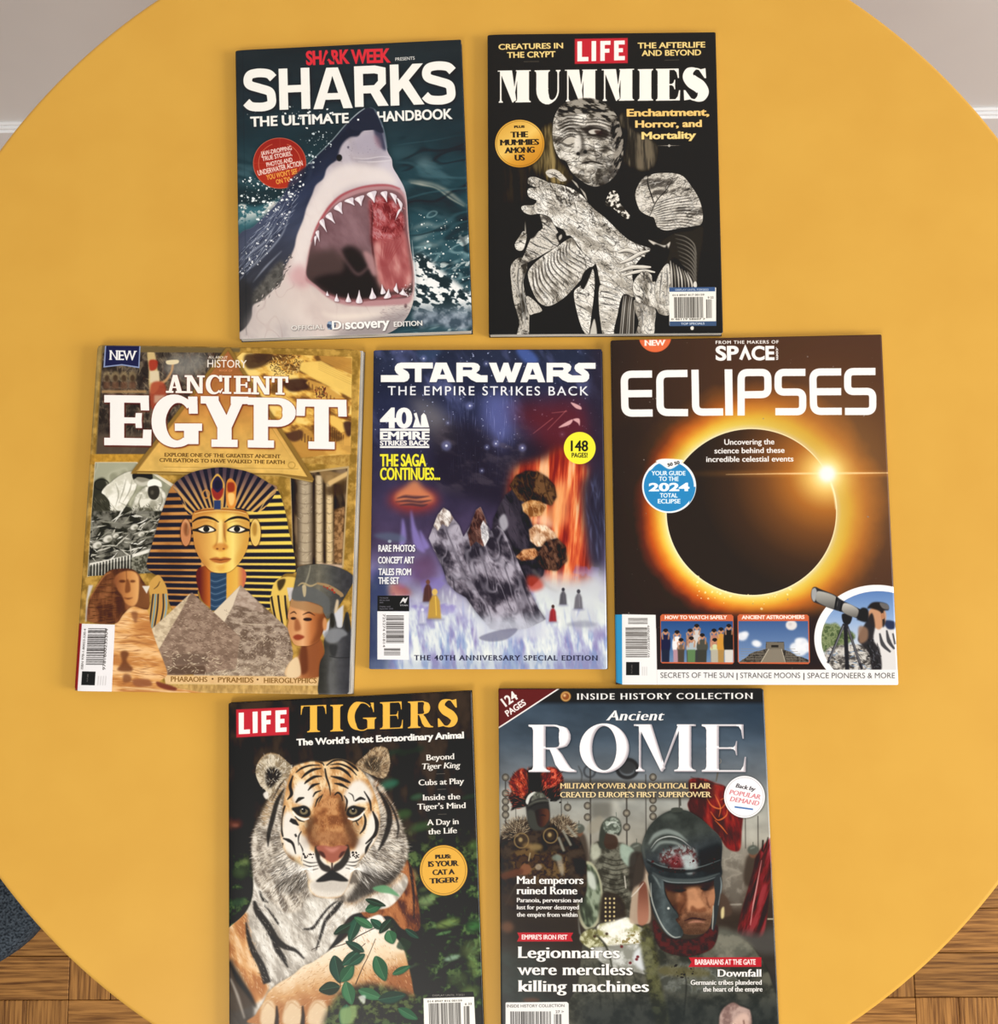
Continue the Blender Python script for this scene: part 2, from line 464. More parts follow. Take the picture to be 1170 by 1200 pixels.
# ------------------------------------------------------------- shark cover
Q_SHARK = [(275.3, 58.4), (540.5, 46), (553.6, 387.5), (280.2, 397)]
def sans_glyph(ch, w, h, t):
    o = []
    R = lambda x0, y0, x1, y1: o.append(np.array([(x0, y0), (x1, y0), (x1, y1), (x0, y1)], float))
    k = t*.42; a = t/2
    if ch == 'S':
        c = w*.2
        o += [ribbon(spline([(w*.93, h*.235), (w*.8, h*.135), (w*.6, a*.94), (w*.38, a*.94), (w*.2, h*.14), (a*.98, h*.26), (w*.2, h*.375), (w*.5, h*.46), (w*.8, h*.55), (w-a, h*.7), (w*.84, h*.84), (w*.64, h-a*.94), (w*.38, h-a*.94), (w*.2, h*.87), (w*.07, h*.775)], False), t)]
    elif ch == 'H': R(0, 0, t, h); R(w-t, 0, w, h); R(0, h*.41, w, h*.41+t*.82)
    elif ch == 'A':
        o.append(np.array([(w*.5-t*.66, 0), (w*.5+t*.3, 0), (t*1.08, h), (0, h)])); o.append(np.array([(w*.5-t*.3, 0), (w*.5+t*.66, 0), (w, h), (w-t*1.08, h)])); R(w*.25, h*.62, w*.76, h*.62+t*.75)
    elif ch == 'R':
        R(0, 0, t, h); o += miter([(t*.5, a*.9), (w*.62, a*.9), (w-a*1.25, h*.14), (w-a*1.25, h*.42), (w*.64, h*.58), (t*.5, h*.58)], t*.9)
        o.append(np.array([(w*.42, h*.58), (w*.42+t*1.1, h*.55), (w*1.02, h), (w*1.02-t*1.2, h)]))
    elif ch == 'K':
        R(0, 0, t, h); o.append(np.array([(w-t*1.2, 0), (w, 0), (t*.9, h*.7), (t*.5, h*.52)])); o.append(np.array([(w*.3, h*.5), (w*.52, h*.34), (w*1.02, h), (w*1.02-t*1.22, h)]))
    return [g if area2(g) > 0 else g[::-1] for g in o]

def put_sans(c, spec, t, col, under=None):
    al = []
    for ch, x0, y0, x1, y1, rise in spec:
        for g in sans_glyph(ch, x1-x0, y1-y0, t):
            u = g[:, 0]/(x1-x0); al.append(np.stack([x0+g[:, 0]+(g[:, 1]/(y1-y0))*1.2, y0+g[:, 1]+rise*u], 1))
    for off, blur, cc, a in (under or []): c.comp(c.mask([g+np.array(off) for g in al], blur), cc, a)
    c.comp(c.mask(al), col)

def art_shark():
    c = Cover(Q_SHARK, 3, '22343c')
    c.frame(265, 35, 3.244)
    c.fill(lambda x, y: ramp(np.clip((y-40)/1100, 0, 1), [(0, '22292d'), (.2, '232e35'), (.38, '223840'), (.55, '24424b'), (.7, '2b4b54'), (1, '2b4650')])*(.82+.36*fbm(x, y, 90, 3, 4, -8, 3.2)[..., None]))
    # swell and crest on the right, dark trough below it
    c.fill('17252c', lambda x, y: .75*ss(.52, .75, fbm(x, y, 120, 21, 3, -20, 2.2))*ss(300, 500, y)*ss(620, 700, x))
    c.fill('4d6f78', lambda x, y: .6*ss(.58, .8, fbm(x, y, 60, 22, 4, 15, 3))*ss(420, 560, y))
    c.poly('690,600 780,610 850,640 925,700 930,760 860,720 780,690 690,680', '16252b', .75, 16)
    c.line('690,575 740,582 790,590 840,615 880,645 915,672', [3, 14, 8, 12, 10, 3], 'a9aca0', .75, 5)
    c.line('700,582 745,590 800,604 850,640 905,672', [2, 5, 3, 5, 2], 'd6d2bf', .7, 2)
    c.ell(755, 505, 32, 22, '6d8a90', .55, 16); c.ell(680, 470, 60, 26, '3d5c64', .5, 14)
    c.poly('40,590 130,600 200,590 230,640 120,670 40,668', '1b2d32', .7, 8)
    for i, p in enumerate(['700,760 760,740 800,748 850,735', '720,830 760,812 790,820 830,800', '700,800 740,790 790,770']):
        c.line(p, [2, 16, 10, 3], 'c8d0cb', .5, 6)
    c.fill('dfe6e2', lambda x, y: .75*ss(.66, .72, fbm(x, y, 34, 31, 4, -25, 2.2))*ss(715, 760, y)*ss(690, 720, x))
    c.fill('9fc0c4', lambda x, y: .5*ridge(x, y, 46, 91, -18, 2.6, .05)*ss(690, 740, x)*ss(640, 720, y))
    c.fill('101c22', lambda x, y: .55*ridge(x, y, 60, 93, -14, 3, .07)*ss(640, 700, x)*ss(360, 420, y))
    c.fill('3d606a', lambda x, y: .5*ridge(x, y, 70, 95, -8, 4, .06)*ss(380, 460, y)*ss(620, 700, x))
    # foam bottom right
    foam = '712,868 760,860 800,900 850,940 900,980 935,1010 938,1100 900,1140 800,1120 715,1110'
    c.poly(foam, '6f828a', .55, 14)
    c.clip(foam, blur=8)
    c.fill(lambda x, y: ramp(ss(.40, .60, fbm(x, y, 17, 33, 3, 20, 1.6)), [(0, '1d2b30'), (.45, '5a6a70'), (.6, 'dfe3e2'), (1, 'f7f7f5')]), lambda x, y: .95*ss(1120, 1010, y))
    c.fill(lambda x, y: ramp(ss(.3, .7, fbm(x, y, 30, 34, 3)), [(0, '3c4a58'), (1, '9fa9b8')]), lambda x, y: .8*ss(1030, 1100, y))
    c.clip()
    c.dots(90, [(715, 700), (925, 720), (935, 1010), (850, 930), (715, 870)], .8, 4, 'e6ebe8', 5)
    # foam at left
    fl = '40,668 110,672 180,650 235,625 225,668 160,722 100,760 45,790'
    c.poly(fl, '3b6a74', .9, 5); c.clip(fl, blur=3)
    c.fill('eeeae2', lambda x, y: ss(.45, .56, fbm(x, y, 20, 41, 4, -20, 1.5))*ss(770, 690, y+.2*x)); c.clip()
    # the body
    body = '540,297 524,302 500,320 455,362 400,425 340,484 290,532 245,582 200,650 150,702 100,750 42,792 30,1000 30,1190 300,1190 480,1190 560,1172 640,1140 684,1095 706,1050 716,1000 716,930 708,870 700,820 694,760 690,700 686,640 676,600 655,560 634,524 629,492 613,462 604,410 594,370 580,335 562,303'
    c.poly(body, '0c1518', .55, 14)
    c.poly(body, lambda x, y: ramp(ss(300, 1150, y), [(0, 'b4acb6'), (.25, 'c3bac2'), (.5, 'dccfcb'), (.75, 'dac6bf'), (1, 'c9bfba')]))
    c.clip(body)
    c.fill('9a8d90', lambda x, y: .35*ss(.45, .75, fbm(x, y, 50, 97, 4, 60, 2)))
    c.fill('8f6f70', lambda x, y: .25*ridge(x, y, 60, 98, 70, 2, .03)*ss(560, 700, y))
    c.poly('600,470 632,500 660,560 686,620 640,600 560,580 500,570 560,540', 'cfc8d2', .8, 14)
    c.poly('390,540 460,510 560,520 620,540 650,590 560,585 470,600 410,640 370,700 340,760 310,860 300,930 240,960 250,860 290,720 330,630', 'e6dcd8', .85, 12)
    c.poly('520,395 580,380 606,430 615,480 560,480 500,470 470,440', 'a79fae', .8, 14)
    c.line('470,492 520,498 580,490 622,492', [2, 8, 3], '8f8795', .6, 4)
    c.line('480,486 530,490 590,482 625,486', [1, 3, 1], 'f1ecee', .6, 1)
    c.line('500,500 560,502 628,496', [1, 3, 2], 'f6f2f2', .6, 1)
    c.poly('560,360 600,390 608,455 590,450 570,420', '2c2f45', .85, 4); c.poly('560,400 580,410 592,450 570,440', 'a3818f', .6, 5)
    c.line('590,372 604,430 611,460', [2, 5, 3], '9aa5b5', .7, 2)
    # dark back: navy, wet
    dark = '540,292 560,298 582,335 600,385 585,392 560,380 535,378 515,388 500,404 470,408 445,428 430,455 420,492 395,512 380,530 368,565 340,590 326,625 304,676 292,720 268,780 257,830 234,880 216,915 212,950 180,985 150,1012 128,1030 100,1048 95,1092 72,1130 44,1148 20,1150 20,780 100,745 200,640 245,575 340,478 455,356 500,314'
    c.poly(dark, lambda x, y: ramp(ss(300, 1100, y), [(0, '252a3a'), (.3, '272e43'), (.55, '3a4156'), (.75, '3d4150'), (1, '3a3b40')])*(.75+.5*fbm(x, y, 60, 51, 4, -38, 4)[..., None]), blur=2)
    c.clip(dark, blur=2)
    c.line('240,600 180,690 120,790 60,860 40,900', [40, 90, 120, 60], '59627a', .35, 22)
    c.hair(150, '230,640 270,660 220,760 130,860 50,960 40,880 100,780', -48, 46, 3, ['8f98ab', '6b748c', '23283a', 'a9b1c0'], 4, .7, 8)
    for p in ['60,930 110,890 170,830 215,770 240,700', '45,900 90,850 150,800 190,730', '70,830 120,790 160,760', '100,960 150,900 210,840']:
        c.line(p, [1, 7, 2], 'a7afbf', .65, 2.5)
    c.poly('120,975 180,900 215,880 215,960 150,1020 100,1050 100,1000', lambda x, y: ramp(fbm(x, y, 14, 55, 3), [(0, '35332f'), (1, '8a867c')]), .75, 6)
    c.poly('45,960 90,970 100,1060 80,1130 40,1150', '2e2d2e', .7, 8)
    c.clip(body)
    c.hair(60, '225,860 250,860 215,960 120,1050 95,1045 190,960', -50, 16, 4, ['3a3633', 'd9cdc6', '5f5a55'], 6, .8, 20)
    c.line('500,404 470,410 445,430 430,458 420,492', 3, '5c5968', .8, 2)
    # eye and pores
    c.ell(429, 486, 11, 13, '14151c', 1, 1.5); c.line('410,484 400,492 440,500', [1, 4, 1], '2e2c38', .7, 1.5); c.ell(463, 446, 4, 5, '4a4654', .8, 1)
    c.dots(40, '440,430 520,420 600,440 600,470 460,480', .8, 2, '7a7382', 9, .6)
    # jaw and belly shading
    c.poly('300,960 350,990 420,1040 520,1056 640,1050 700,1040 712,1080 640,1150 500,1180 380,1180 240,1100 200,1020', lambda x, y: ramp(fbm(x, y, 90, 61), [(0, 'cdb9b2'), (1, 'e9ddd4')]), .75, 20)
    c.poly('560,1100 690,1060 690,1100 600,1170 420,1190 420,1150', '80787c', .7, 16)
    c.poly('255,900 300,900 320,960 290,980 240,950', 'c89a9c', .8, 14); c.poly('100,1080 200,1010 260,1060 180,1150 80,1150', 'cfc2bb', .6, 20)
    c.line('360,1075 420,1090 520,1085 600,1078', [4, 18, 4], 'f0e4d6', .7, 8)
    c.ell(682, 1048, 5, 9, '3b2126', .9, 2)
    c.hair(80, '600,1050 700,1040 700,1080 600,1110', 5, 20, 2.5, ['b7a8a6', '8d7d7f'], 8, .6)
    # mouth
    lip = '300,942 303,900 309,858 322,806 342,752 372,700 400,663 440,628 500,603 560,592 620,592 662,606 682,640 687,690 690,745 694,800 704,850 711,905 714,960 708,1010 692,1040 640,1046 560,1050 500,1050 430,1040 380,1014 340,980 305,956'
    c.poly(lip, 'b08084', .9, 3)
    c.line('322,806 342,752 372,700 400,663 440,628 500,603 560,592 620,592 662,606', [3, 9, 10, 7, 8, 4], '9c3a42', .8, 2.5)
    mouth = '306,935 310,880 322,815 344,760 376,708 406,672 450,643 510,620 570,609 628,609 664,626 681,660 685,710 689,770 697,830 706,890 709,950 700,1010 630,1022 560,1026 500,1032 440,1024 385,1002 345,972'
    c.poly(mouth, lambda x, y: ramp(ss(620, 1010, y), [(0, '7d5a5e'), (.35, '6e4f54'), (.7, '52403f'), (1, '3a2f2e')]), 1, 2)
    c.clip(mouth, blur=2)
    c.poly('400,690 470,650 545,650 550,760 560,850 470,820 430,850 340,830 350,770', lambda x, y: ramp(fbm(x, y, 45, 71, 4, 60, 2), [(.2, '684a50'), (.8, '93737a')]), .8, 14)
    c.poly('310,880 400,830 430,870 420,960 370,980 310,950', '4a3a39', .85, 14)
    c.poly('438,835 470,822 505,840 545,905 572,970 575,1015 500,1020 430,1012 370,985 330,950 380,930 440,920 448,870', '231e1f', .95, 9)
    c.poly('545,645 590,635 650,660 676,720 672,780 640,800 560,820 550,740', lambda x, y: ramp(ss(.25, .75, fbm(x, y, 20, 72, 4, 60, 1.6)), [(0, '6c2024'), (.4, '943a3c'), (.8, 'ad5558'), (1, 'c08084')]), .92, 7)
    c.poly('562,810 640,790 680,770 700,870 708,960 660,990 600,990 570,930', lambda x, y: ramp(ss(.25, .75, fbm(x, y, 50, 73, 4, 75, 3)), [(0, '9c4d4f'), (.5, 'bd7472'), (1, 'dba6a0')]), .95, 8)
    c.lines([[(600+dx, 800), (596+dx*.6, 850), (590+dx*.3, 900)] for dx in range(-10, 80, 14)], [1, 3, 1], '8a3438', .7, 1)
    c.line('548,650 556,700 552,780 558,850 566,905', [3, 6, 4, 7, 2], '431b1e', .85, 2)
    c.line('430,840 455,880 500,930 545,900 560,930', [4, 8, 4], 'a97f80', .5, 5)
    c.poly('520,845 556,860 570,930 552,925', 'b98d8f', .8, 5)
    c.hair(120, '560,650 670,660 670,780 570,800', 60, 26, 2, ['5f1418', 'd9888a', 'e3b9b8', '7a2024'], 12, .6, 35)
    c.line('385,1004 440,1026 500,1034 570,1028 640,1014 690,1006', [5, 14, 18, 18, 12], 'a8666a', .9, 4)
    c.line('390,1005 450,1030 560,1032 650,1012', [2, 6, 3], '7e3036', .7, 2)
    c.clip()
    up = [((333, 790), (345, 782), (336, 822)), ((338, 772), (352, 764), (354, 806)), ((353, 733), (370, 720), (382, 770)), ((377, 712), (398, 694), (413, 736)), ((408, 680), (438, 655), (441, 700)), ((448, 652), (482, 638), (487, 668)), ((487, 644), (524, 630), (513, 670)), ((533, 626), (571, 614), (563, 658)), ((586, 622), (612, 616), (611, 656)), ((622, 622), (648, 632), (646, 664)), ((648, 640), (670, 662), (668, 694)), ((652, 690), (668, 680), (642, 724))]
    lo = [((378, 1008), (390, 1010), (383, 992)), ((410, 1028), (428, 1031), (419, 1002)), ((453, 1031), (474, 1032), (463, 1000)), ((492, 1034), (517, 1034), (505, 988)), ((543, 1020), (570, 1017), (554, 980)), ((586, 1003), (606, 998), (591, 966)), ((598, 1019), (626, 1015), (618, 984)), ((636, 986), (655, 1000), (647, 962)), ((658, 1003), (690, 1010), (671, 984))]
    for a, b, t in up+lo:
        a, b, t = [np.array(v, float) for v in (a, b, t)]; m = (a+b)/2
        p = [a, a*.45+t*.55+(m-a)*.1, t, b*.45+t*.55+(m-b)*.1, b, m-(t-m)*.12]
        c.poly([q+np.array([2, 2]) for q in p], '2a1517', .6, 3); c.poly(p, 'd8ccd4'); c.poly([a+(m-a)*.3, t+(m-t)*.2, m], 'f6f2f4', .85, 1)
    c.line('706,800 713,880 720,960 716,1030', [1, 4, 5, 1], 'eef0f3', .8, 1.5)
    c.dots(40, '660,980 700,960 712,1010 690,1030', .8, 3, 'e9d7d8', 12, .8)
    # rim light and water drops
    c.line('526,298 498,318 455,358 400,421 340,480 290,528', [2, 3, 2], 'b9c4cc', .85, .8)
    c.line('545,294 566,304 582,334 600,385 612,450', [1, 3, 2], '8f9fae', .8, .8)
    c.dots(170, '60,560 260,560 320,500 260,640 160,720 50,720', .9, 5.2, 'e6ecec', 21)
    c.dots(80, '280,390 400,380 400,470 330,520 240,600', .9, 5.5, 'dfe9ec', 22, .9)
    c.dots(150, '200,620 260,560 300,560 220,760 120,900 50,930 50,850', .8, 4, 'e9ecf0', 23, .85)
    c.dots(26, '60,290 380,290 420,360 240,340 60,330', .8, 4, 'eef4f4', 24)
    # badge
    c.ell(202, 506, 102, 98, '0b1418', .35, 6)
    c.ell(202, 506, 101, 97, 'c9604a'); c.ell(202, 506, 98.5, 94.5, lambda x, y: ramp(ss(400, 610, y), [(0, '93261f'), (1, 'ad3322')]))
    c.line(arc(202, 506, 80, 77, 150, 250), 2.2, 'd97a58', .8, 0, False); c.line(arc(202, 506, 80, 77, 290, 385), 2.2, 'd97a58', .8, 0, False); c.line([(104, 506), (300, 500)], 1.2, 'c8644c', .5, 0, False); c.line([(203, 408), (200, 600)], 1.2, 'c8644c', .5, 0, False)
    T = lambda s, x0, y0, x1, y1, h, col='f0dcd2', w=(.045, .03): c.text(s, x0, y0, x1, y1, h, col, w)
    T('JAW-DROPPING', 132, 478, 249, 455, 16); T('TRUE STORIES,', 137, 498, 250, 476, 16); T('PHOTOS AND', 153, 520, 252, 500, 16)
    T('UNDERWATER ACTION', 121, 553, 291, 514, 19); T("YOU WON'T SEE", 153, 570, 271, 545, 19, 'eda94c'); T('ON TV!', 190, 586, 243, 574, 17, 'eda94c')
    c.poly('246,566 300,520 330,510 300,600 236,606', lambda x, y: ramp(fbm(x, y, 30, 3, 3, -40, 3), [(.2, '1e2434'), (.8, '3a435c')]), .92, 3)
    c.dots(26, '236,560 300,540 290,620 240,610', 1, 5, 'eef2f4', 29)
    # lettering
    c.text('SHARK', 303, 131, 470, 125, 50, 'd8313c', (.075, .05), track=.98); c.text('WEEK', 474, 126, 626, 121, 50, 'd8313c', (.075, .05), track=.98)
    c.poly('378,96 390,80 402,100 410,121 401,118 389,107 376,122 370,124', '222a2e', 1, 0, False)
    c.text('PRESENTS', 643, 117, 717, 112, 12, 'e9e6e0', (.02, .02))
    c.frame()
    put_sans(c, [('S', 284.6, 81, 322.2, 130.4, -1.6), ('H', 326, 80, 362.2, 128.4, -1.3), ('A', 365.6, 79.4, 412, 127.8, -1.4), ('R', 414.4, 77.4, 453.4, 125.4, -1.6), ('K', 456.4, 75.6, 495.6, 124, -1.6), ('S', 494.2, 73, 533, 123, -1.6)], 10.4, 'f3f1ea', [((1, 1.5), 3, '0a1014', .55), ((0, 0), 1, '0a1014', .5)])
    c.frame(265, 35, 3.244)
    sh = ((2, 3), 3, '0a1014', .6)
    c.text('THE ULTIMATE', 91, 366, 466, 352, 36, 'f3f1ea', (.055, .04), shadow=sh); c.text('HANDBOOK', 574, 349, 862, 338, 37, 'f3f1ea', (.055, .04), shadow=sh)
    c.poly('540,297 524,302 500,320 470,348 480,380 560,380 592,368 580,335 562,303', '252a3a'); c.line('526,298 498,318 462,352', [2, 3, 2], 'b9c4cc', .85, .8)
    c.line('562,303 580,335 594,370', [2, 3], '8f9fae', .7, .8); c.ell(501, 341, 4, 4, 'e9edf0')
    c.dots(16, '200,310 400,310 460,360 300,380', 1, 5, 'f2f6f6', 31)
    sh = ((1.5, 2), 2, '2a2526', .8)
    c.text('OFFICIAL', 247, 1141, 371, 1137, 17, 'e8e4de', (.02, .02), shadow=sh); c.text('EDITION', 637, 1128, 746, 1123, 18, 'eeebe6', (.045, .03), shadow=sh)
    c.ell(399, 1123, 17, 16, '3d4a63'); c.clip([(380, 1100), (418, 1100), (418, 1145), (380, 1145)], False); c.dots(16, '384,1110 414,1110 412,1136 388,1136', 2, 7, '93a6bd', 33); c.clip()
    c.text('D', 402, 1138, 438, 1136, 31, 'f4f2ee', (.05, .03), shadow=sh); c.text('ISCOVERY'[:1], 441, 1137, 446, 1137, 22, 'f4f2ee', (.07, .0), shadow=sh)
    c.text('scovery', 452, 1137, 622, 1129, 36, 'f4f2ee', (.06, .04), shadow=sh)
    # shade in the fold by the spine, painted as a soft dark line
    c.line('62,75 76,1160', 2, '0e1a1e', .35, 1.5, False)
    return c
# ------------------------------------------------------------- mummy cover
Q_MUMMY = [(571.4, 40.5), (839.2, 37), (847.8, 390.2), (573, 392)]
LIN = ['f4f1e8', 'e6e1d6', 'cfc9bd', '8d877d', '4b4641']
def bandage(c, outline, folds=(), seed=1, lo='6e6860', base='e9e5db', crack=0, ang=0, edge=True):
    """a wrapped or cracked piece of the figure: dark surround, pale cloth, folds"""
    c.poly(outline, '0c0b0a', .9, 7)
    c.poly(outline, lambda x, y: ramp(ss(.28, .66, fbm(x, y, 55, seed, 4, ang, 2.2)), [(0, lo), (.4, 'c4beb2'), (1, base)]))
    c.clip(spline(outline), False, 1)
    c.fill('161412', lambda x, y: .75*np.maximum(ridge(x, y, 26, seed+60, ang, 3, .05), .7*ridge(x, y, 13, seed+70, ang+20, 2, .05)))
    c.fill('fffdf6', lambda x, y: .6*ridge(x, y-4, 26, seed+60, ang, 3, .05)*(fbm(x, y, 60, seed) > .45))
    if crack: c.hair(crack//2, outline, ang, 20, 2.6, ['1a1815', '57524b', 'f6f4ee'], seed, .7, 40, .1)
    for f in folds:
        c.line(f, [2, 9, 5, 1], '1b1917', .95, 1.2)
        g = pts_of(f)+np.array([3, 9]); c.line(g, [2, 6, 2], 'fbfaf5', .6, 2)
    c.clip()

def art_mummy():
    c = Cover(Q_MUMMY, 3, '1b1917')
    c.fill(mott(['191714', '211e1b', '1a1815'], 80, 3, 3))
    # old timber behind the figure
    c.frame(560, 30, 6.313)
    grain = lambda a, b: (lambda x, y: ramp(ss(.3, .72, fbm(x, y, 26, 5, 4, 88, 9)), [(0, a), (1, b)]))
    c.poly('480,760 560,720 600,1000 700,1120 660,1190 560,1200 470,1100 380,1060 470,960', grain('3a311f', 'a08a58'), .9, 16, False)
    c.poly('200,1050 420,1040 480,1199 400,1300 180,1300', grain('191613', '3a3226'), .6, 30)
    c.frame(700, 30, 6.313)
    c.poly('140,690 230,640 250,760 420,860 450,940 420,1040 350,1075 260,1050 205,1000 210,900 225,780 150,740', grain('2b2824', '7b6f5b'), .85, 10)
    # head
    c.frame(560, 30, 4)
    head = '352,480 360,430 385,385 430,358 500,345 560,350 610,375 650,420 672,480 684,550 680,620 655,690 615,735 560,757 520,750 480,725 440,690 415,640 385,625 362,580 352,530'
    c.poly(head, '0a0908', .9, 10)
    c.poly(head, lambda x, y: ramp(ss(.25, .7, fbm(x, y, 34, 12, 4, 20, 1.6)), [(0, '4a453e'), (.4, 'b0aa9e'), (1, 'f2eee4')]))
    c.clip(head)
    c.fill('14110f', lambda x, y: .7*ss(540, 660, x+.25*(y-560))*ss(.3, .6, fbm(x, y, 30, 77, 3)))
    c.fill('1a1714', lambda x, y: .7*np.maximum(ridge(x, y, 30, 71, 12, 3, .045), ridge(x, y, 14, 72, -30, 1.6, .04)))
    c.fill('fbf8ef', lambda x, y: .55*ridge(x-1, y-4, 30, 71, 12, 3, .04)*ss(620, 560, x))
    c.poly('380,400 430,340 520,325 600,350 650,400 670,470 620,470 560,430 480,410 420,410 380,450', lambda x, y: ramp(ss(.35, .65, fbm(x, y, 13, 14, 3, 15, 2.5)), [(0, '141210'), (.5, '39352f'), (1, 'a29c91')]), .95, 5)
    for i in range(6):
        y = 440+i*15
        c.line([(372+i*3, y+22), (430, y-2), (500, y+3), (570, y+2), (640, y+26)], [2, 7, 3, 7, 2], '2b2723', .75, 1.5)
        c.line([(372+i*3, y+29), (430, y+5), (500, y+10), (570, y+9), (640, y+33)], [1, 4, 2, 4, 1], 'f1ede4', .7, 1.2)
    # eyes, nose and mouth
    c.line('392,508 420,490 450,488 470,500', [3, 9, 3], '2a2622', .9, 1.5)
    c.poly('398,548 415,530 440,522 462,532 455,550 428,560', 'c9c2b5', .9, 1); c.line('395,548 415,528 442,520 466,530', [2, 6, 2], '1f1b18', .9, 1); c.line('395,550 425,564 458,552', [2, 7, 2], '2b2622', .85, 1.2)
    c.poly('484,478 540,470 600,488 620,515 590,530 540,525 500,505', '211c19', .92, 5); c.poly('520,498 545,488 578,492 560,508 532,510', 'dcd6cb', .9, 1.2); c.poly('548,494 580,494 584,510 560,512', '2a1a16', .85, 2)
    c.line('490,480 530,462 590,470 615,492', [3, 10, 4], 'd9d3c8', .8, 2)
    c.poly('470,500 496,512 500,550 515,600 490,612 462,608 455,590 470,560', '3d3832', .75, 5); c.poly('460,520 480,520 486,570 470,600 452,590', 'efeae0', .8, 4)
    c.ell(471, 603, 8, 8, '0f0d0c', 1, 1); c.ell(505, 594, 9, 8, '0f0d0c', 1, 1)
    c.line('520,560 548,588 560,640', [3, 10, 3], '3a342e', .7, 3)
    c.line('478,654 505,645 540,640 575,650 590,655', [2, 9, 8, 3], '1d1916', .95, 1.2); c.line('500,660 540,656 572,664', [3, 8, 3], 'f2eee4', .7, 2)
    c.line('505,690 540,684 575,692', [2, 8, 2], '57514a', .7, 3)
    c.poly('640,440 690,520 690,640 650,700 630,640 640,560 620,500', lambda x, y: ramp(ss(.4, .6, fbm(x, y, 11, 16, 3, -60, 3)), [(0, '121010'), (1, '948d82')]), .9, 7)
    c.hair(90, head, 25, 12, 2.0, ['2b2723', '55504a', 'f4f0e8'], 9, .7, 60)
    c.clip()
    # wraps on the far shoulder
    c.frame(700, 205, 6.154)
    sh = '276,150 296,80 340,20 420,-8 540,-12 620,10 680,80 730,160 758,240 765,310 750,358 690,372 600,385 500,402 440,380 425,350 410,310 380,300 330,275 300,240'
    bandage(c, sh, (), 21, '55504a', 'ddd7cc', 0, -20)
    c.clip(sh)
    for i in range(13):
        y = 150+i*19
        c.line([(400+i*3, y+75-i*5), (500, y+30), (620, y+4+i*2), (750, y-18+i*8)], [1, 6, 3, 6, 1], '211e1b', .85, 1.3); c.line([(405+i*3, y+84-i*5), (500, y+40), (620, y+13+i*2), (750, y-9+i*8)], [1, 4, 4, 1], 'f3efe7', .75, 2)
    c.line('370,10 366,60 390,140 412,205', [2, 8, 9, 6], '15120f', .95, 1); c.line('560,20 500,110 430,190 380,300', [2, 6, 7, 4], '1d1a17', .85, 1); c.line('300,100 320,180 310,270', [2, 8, 3], 'f4f1ea', .7, 4)
    c.hair(160, '540,-10 680,80 740,200 600,140', -30, 26, 4, ['2a2622', '8b857b', 'e9e4da'], 5, .7, 40)
    c.clip()
    arm = '470,480 560,420 680,400 765,370 768,460 750,560 735,680 715,800 690,790 640,680 560,600 520,640 470,640 440,560'
    c.poly(arm, '2b2824', .95, 6); c.clip(arm, blur=3)
    for i in range(11): c.line([(560+i*6, 430+i*30), (640+i*4, 450+i*33), (700, 500+i*32), (720, 580+i*30)], [2, 6, 8, 3], '8a8479', .85, 2.5)
    c.clip()
    c.poly('375,470 480,510 530,485 490,560 400,500', 'd9d3c8', .95, 2); c.poly('420,500 490,525 500,500 520,560 480,640 400,560', '12100e', .95, 4)
    # the hollow between the arms, then the bits of neck cloth
    c.poly('62,200 70,170 95,125 130,118 160,160 165,200 200,250 240,300 215,320 170,290 110,240 65,222', lambda x, y: ramp(ss(.38, .6, fbm(x, y, 17, 23, 3, 50)), [(0, '2b2824'), (1, 'eae5da')]))
    c.frame(560, 205, 6.154)
    c.poly('490,-12 520,-35 570,-30 630,20 640,45 600,50 560,20 520,25', 'd9d3c8', .95, 1.5); c.line('500,-8 550,5 600,38', [2, 8, 3], '1a1714', .9, 1.5); c.hair(30, '500,-20 600,-20 640,40 560,30', 40, 16, 4, ['1a1714', 'f6f3ea'], 3, .8, 20)
    for p in ['680,40 710,70 730,100', '740,100 770,140 790,190', '780,190 810,250']: c.line(p, [3, 14, 4], 'cfc9bd', .9, 2)
    # hanging cloth at the left
    bandage(c, '240,660 300,600 350,620 360,680 330,770 350,880 372,960 372,1060 362,1165 285,1165 300,1060 262,920 245,800', ['300,640 290,760 310,900 330,1040', '335,700 322,820 345,960 340,1100'], 31, '39352f', 'c9c3b8', 40, 80)
    bandage(c, '350,880 400,900 465,975 410,1000 370,1000', (), 32, '55504a', 'd0cabf', 10, 60)
    bandage(c, '330,410 355,440 330,540 285,545 268,505 300,450', (), 33, '8c867b')
    c.line('375,300 350,340 345,420', [8, 14, 10], 'c9c3b7', .95, 2)
    # wrist and hand-side wraps
    bandage(c, '450,290 520,300 560,380 600,470 560,530 500,560 430,600 350,640 300,650 340,570 380,470 430,420 470,380', ['450,430 500,470 580,500', '385,490 440,520 520,540', '440,330 500,370 560,420', '360,540 420,570 460,590', '470,430 540,500 600,520'], 35, '55504a', 'd5cfc4', 30, 30)
    c.poly('345,300 400,290 450,300 440,400 400,460 360,430 345,370', '12100e', .97, 4)
    # wide wrapped forearm across the front
    fa = '362,720 400,650 470,590 560,530 680,455 720,520 790,590 850,635 800,690 760,740 700,810 620,890 520,945 450,925 400,850'
    bandage(c, fa, (), 37, '7b756b', 'eeeae1', 0, 60)
    c.clip(fa, blur=1)
    A = pts_of('400,650 470,590 560,530 620,492 680,455'); 
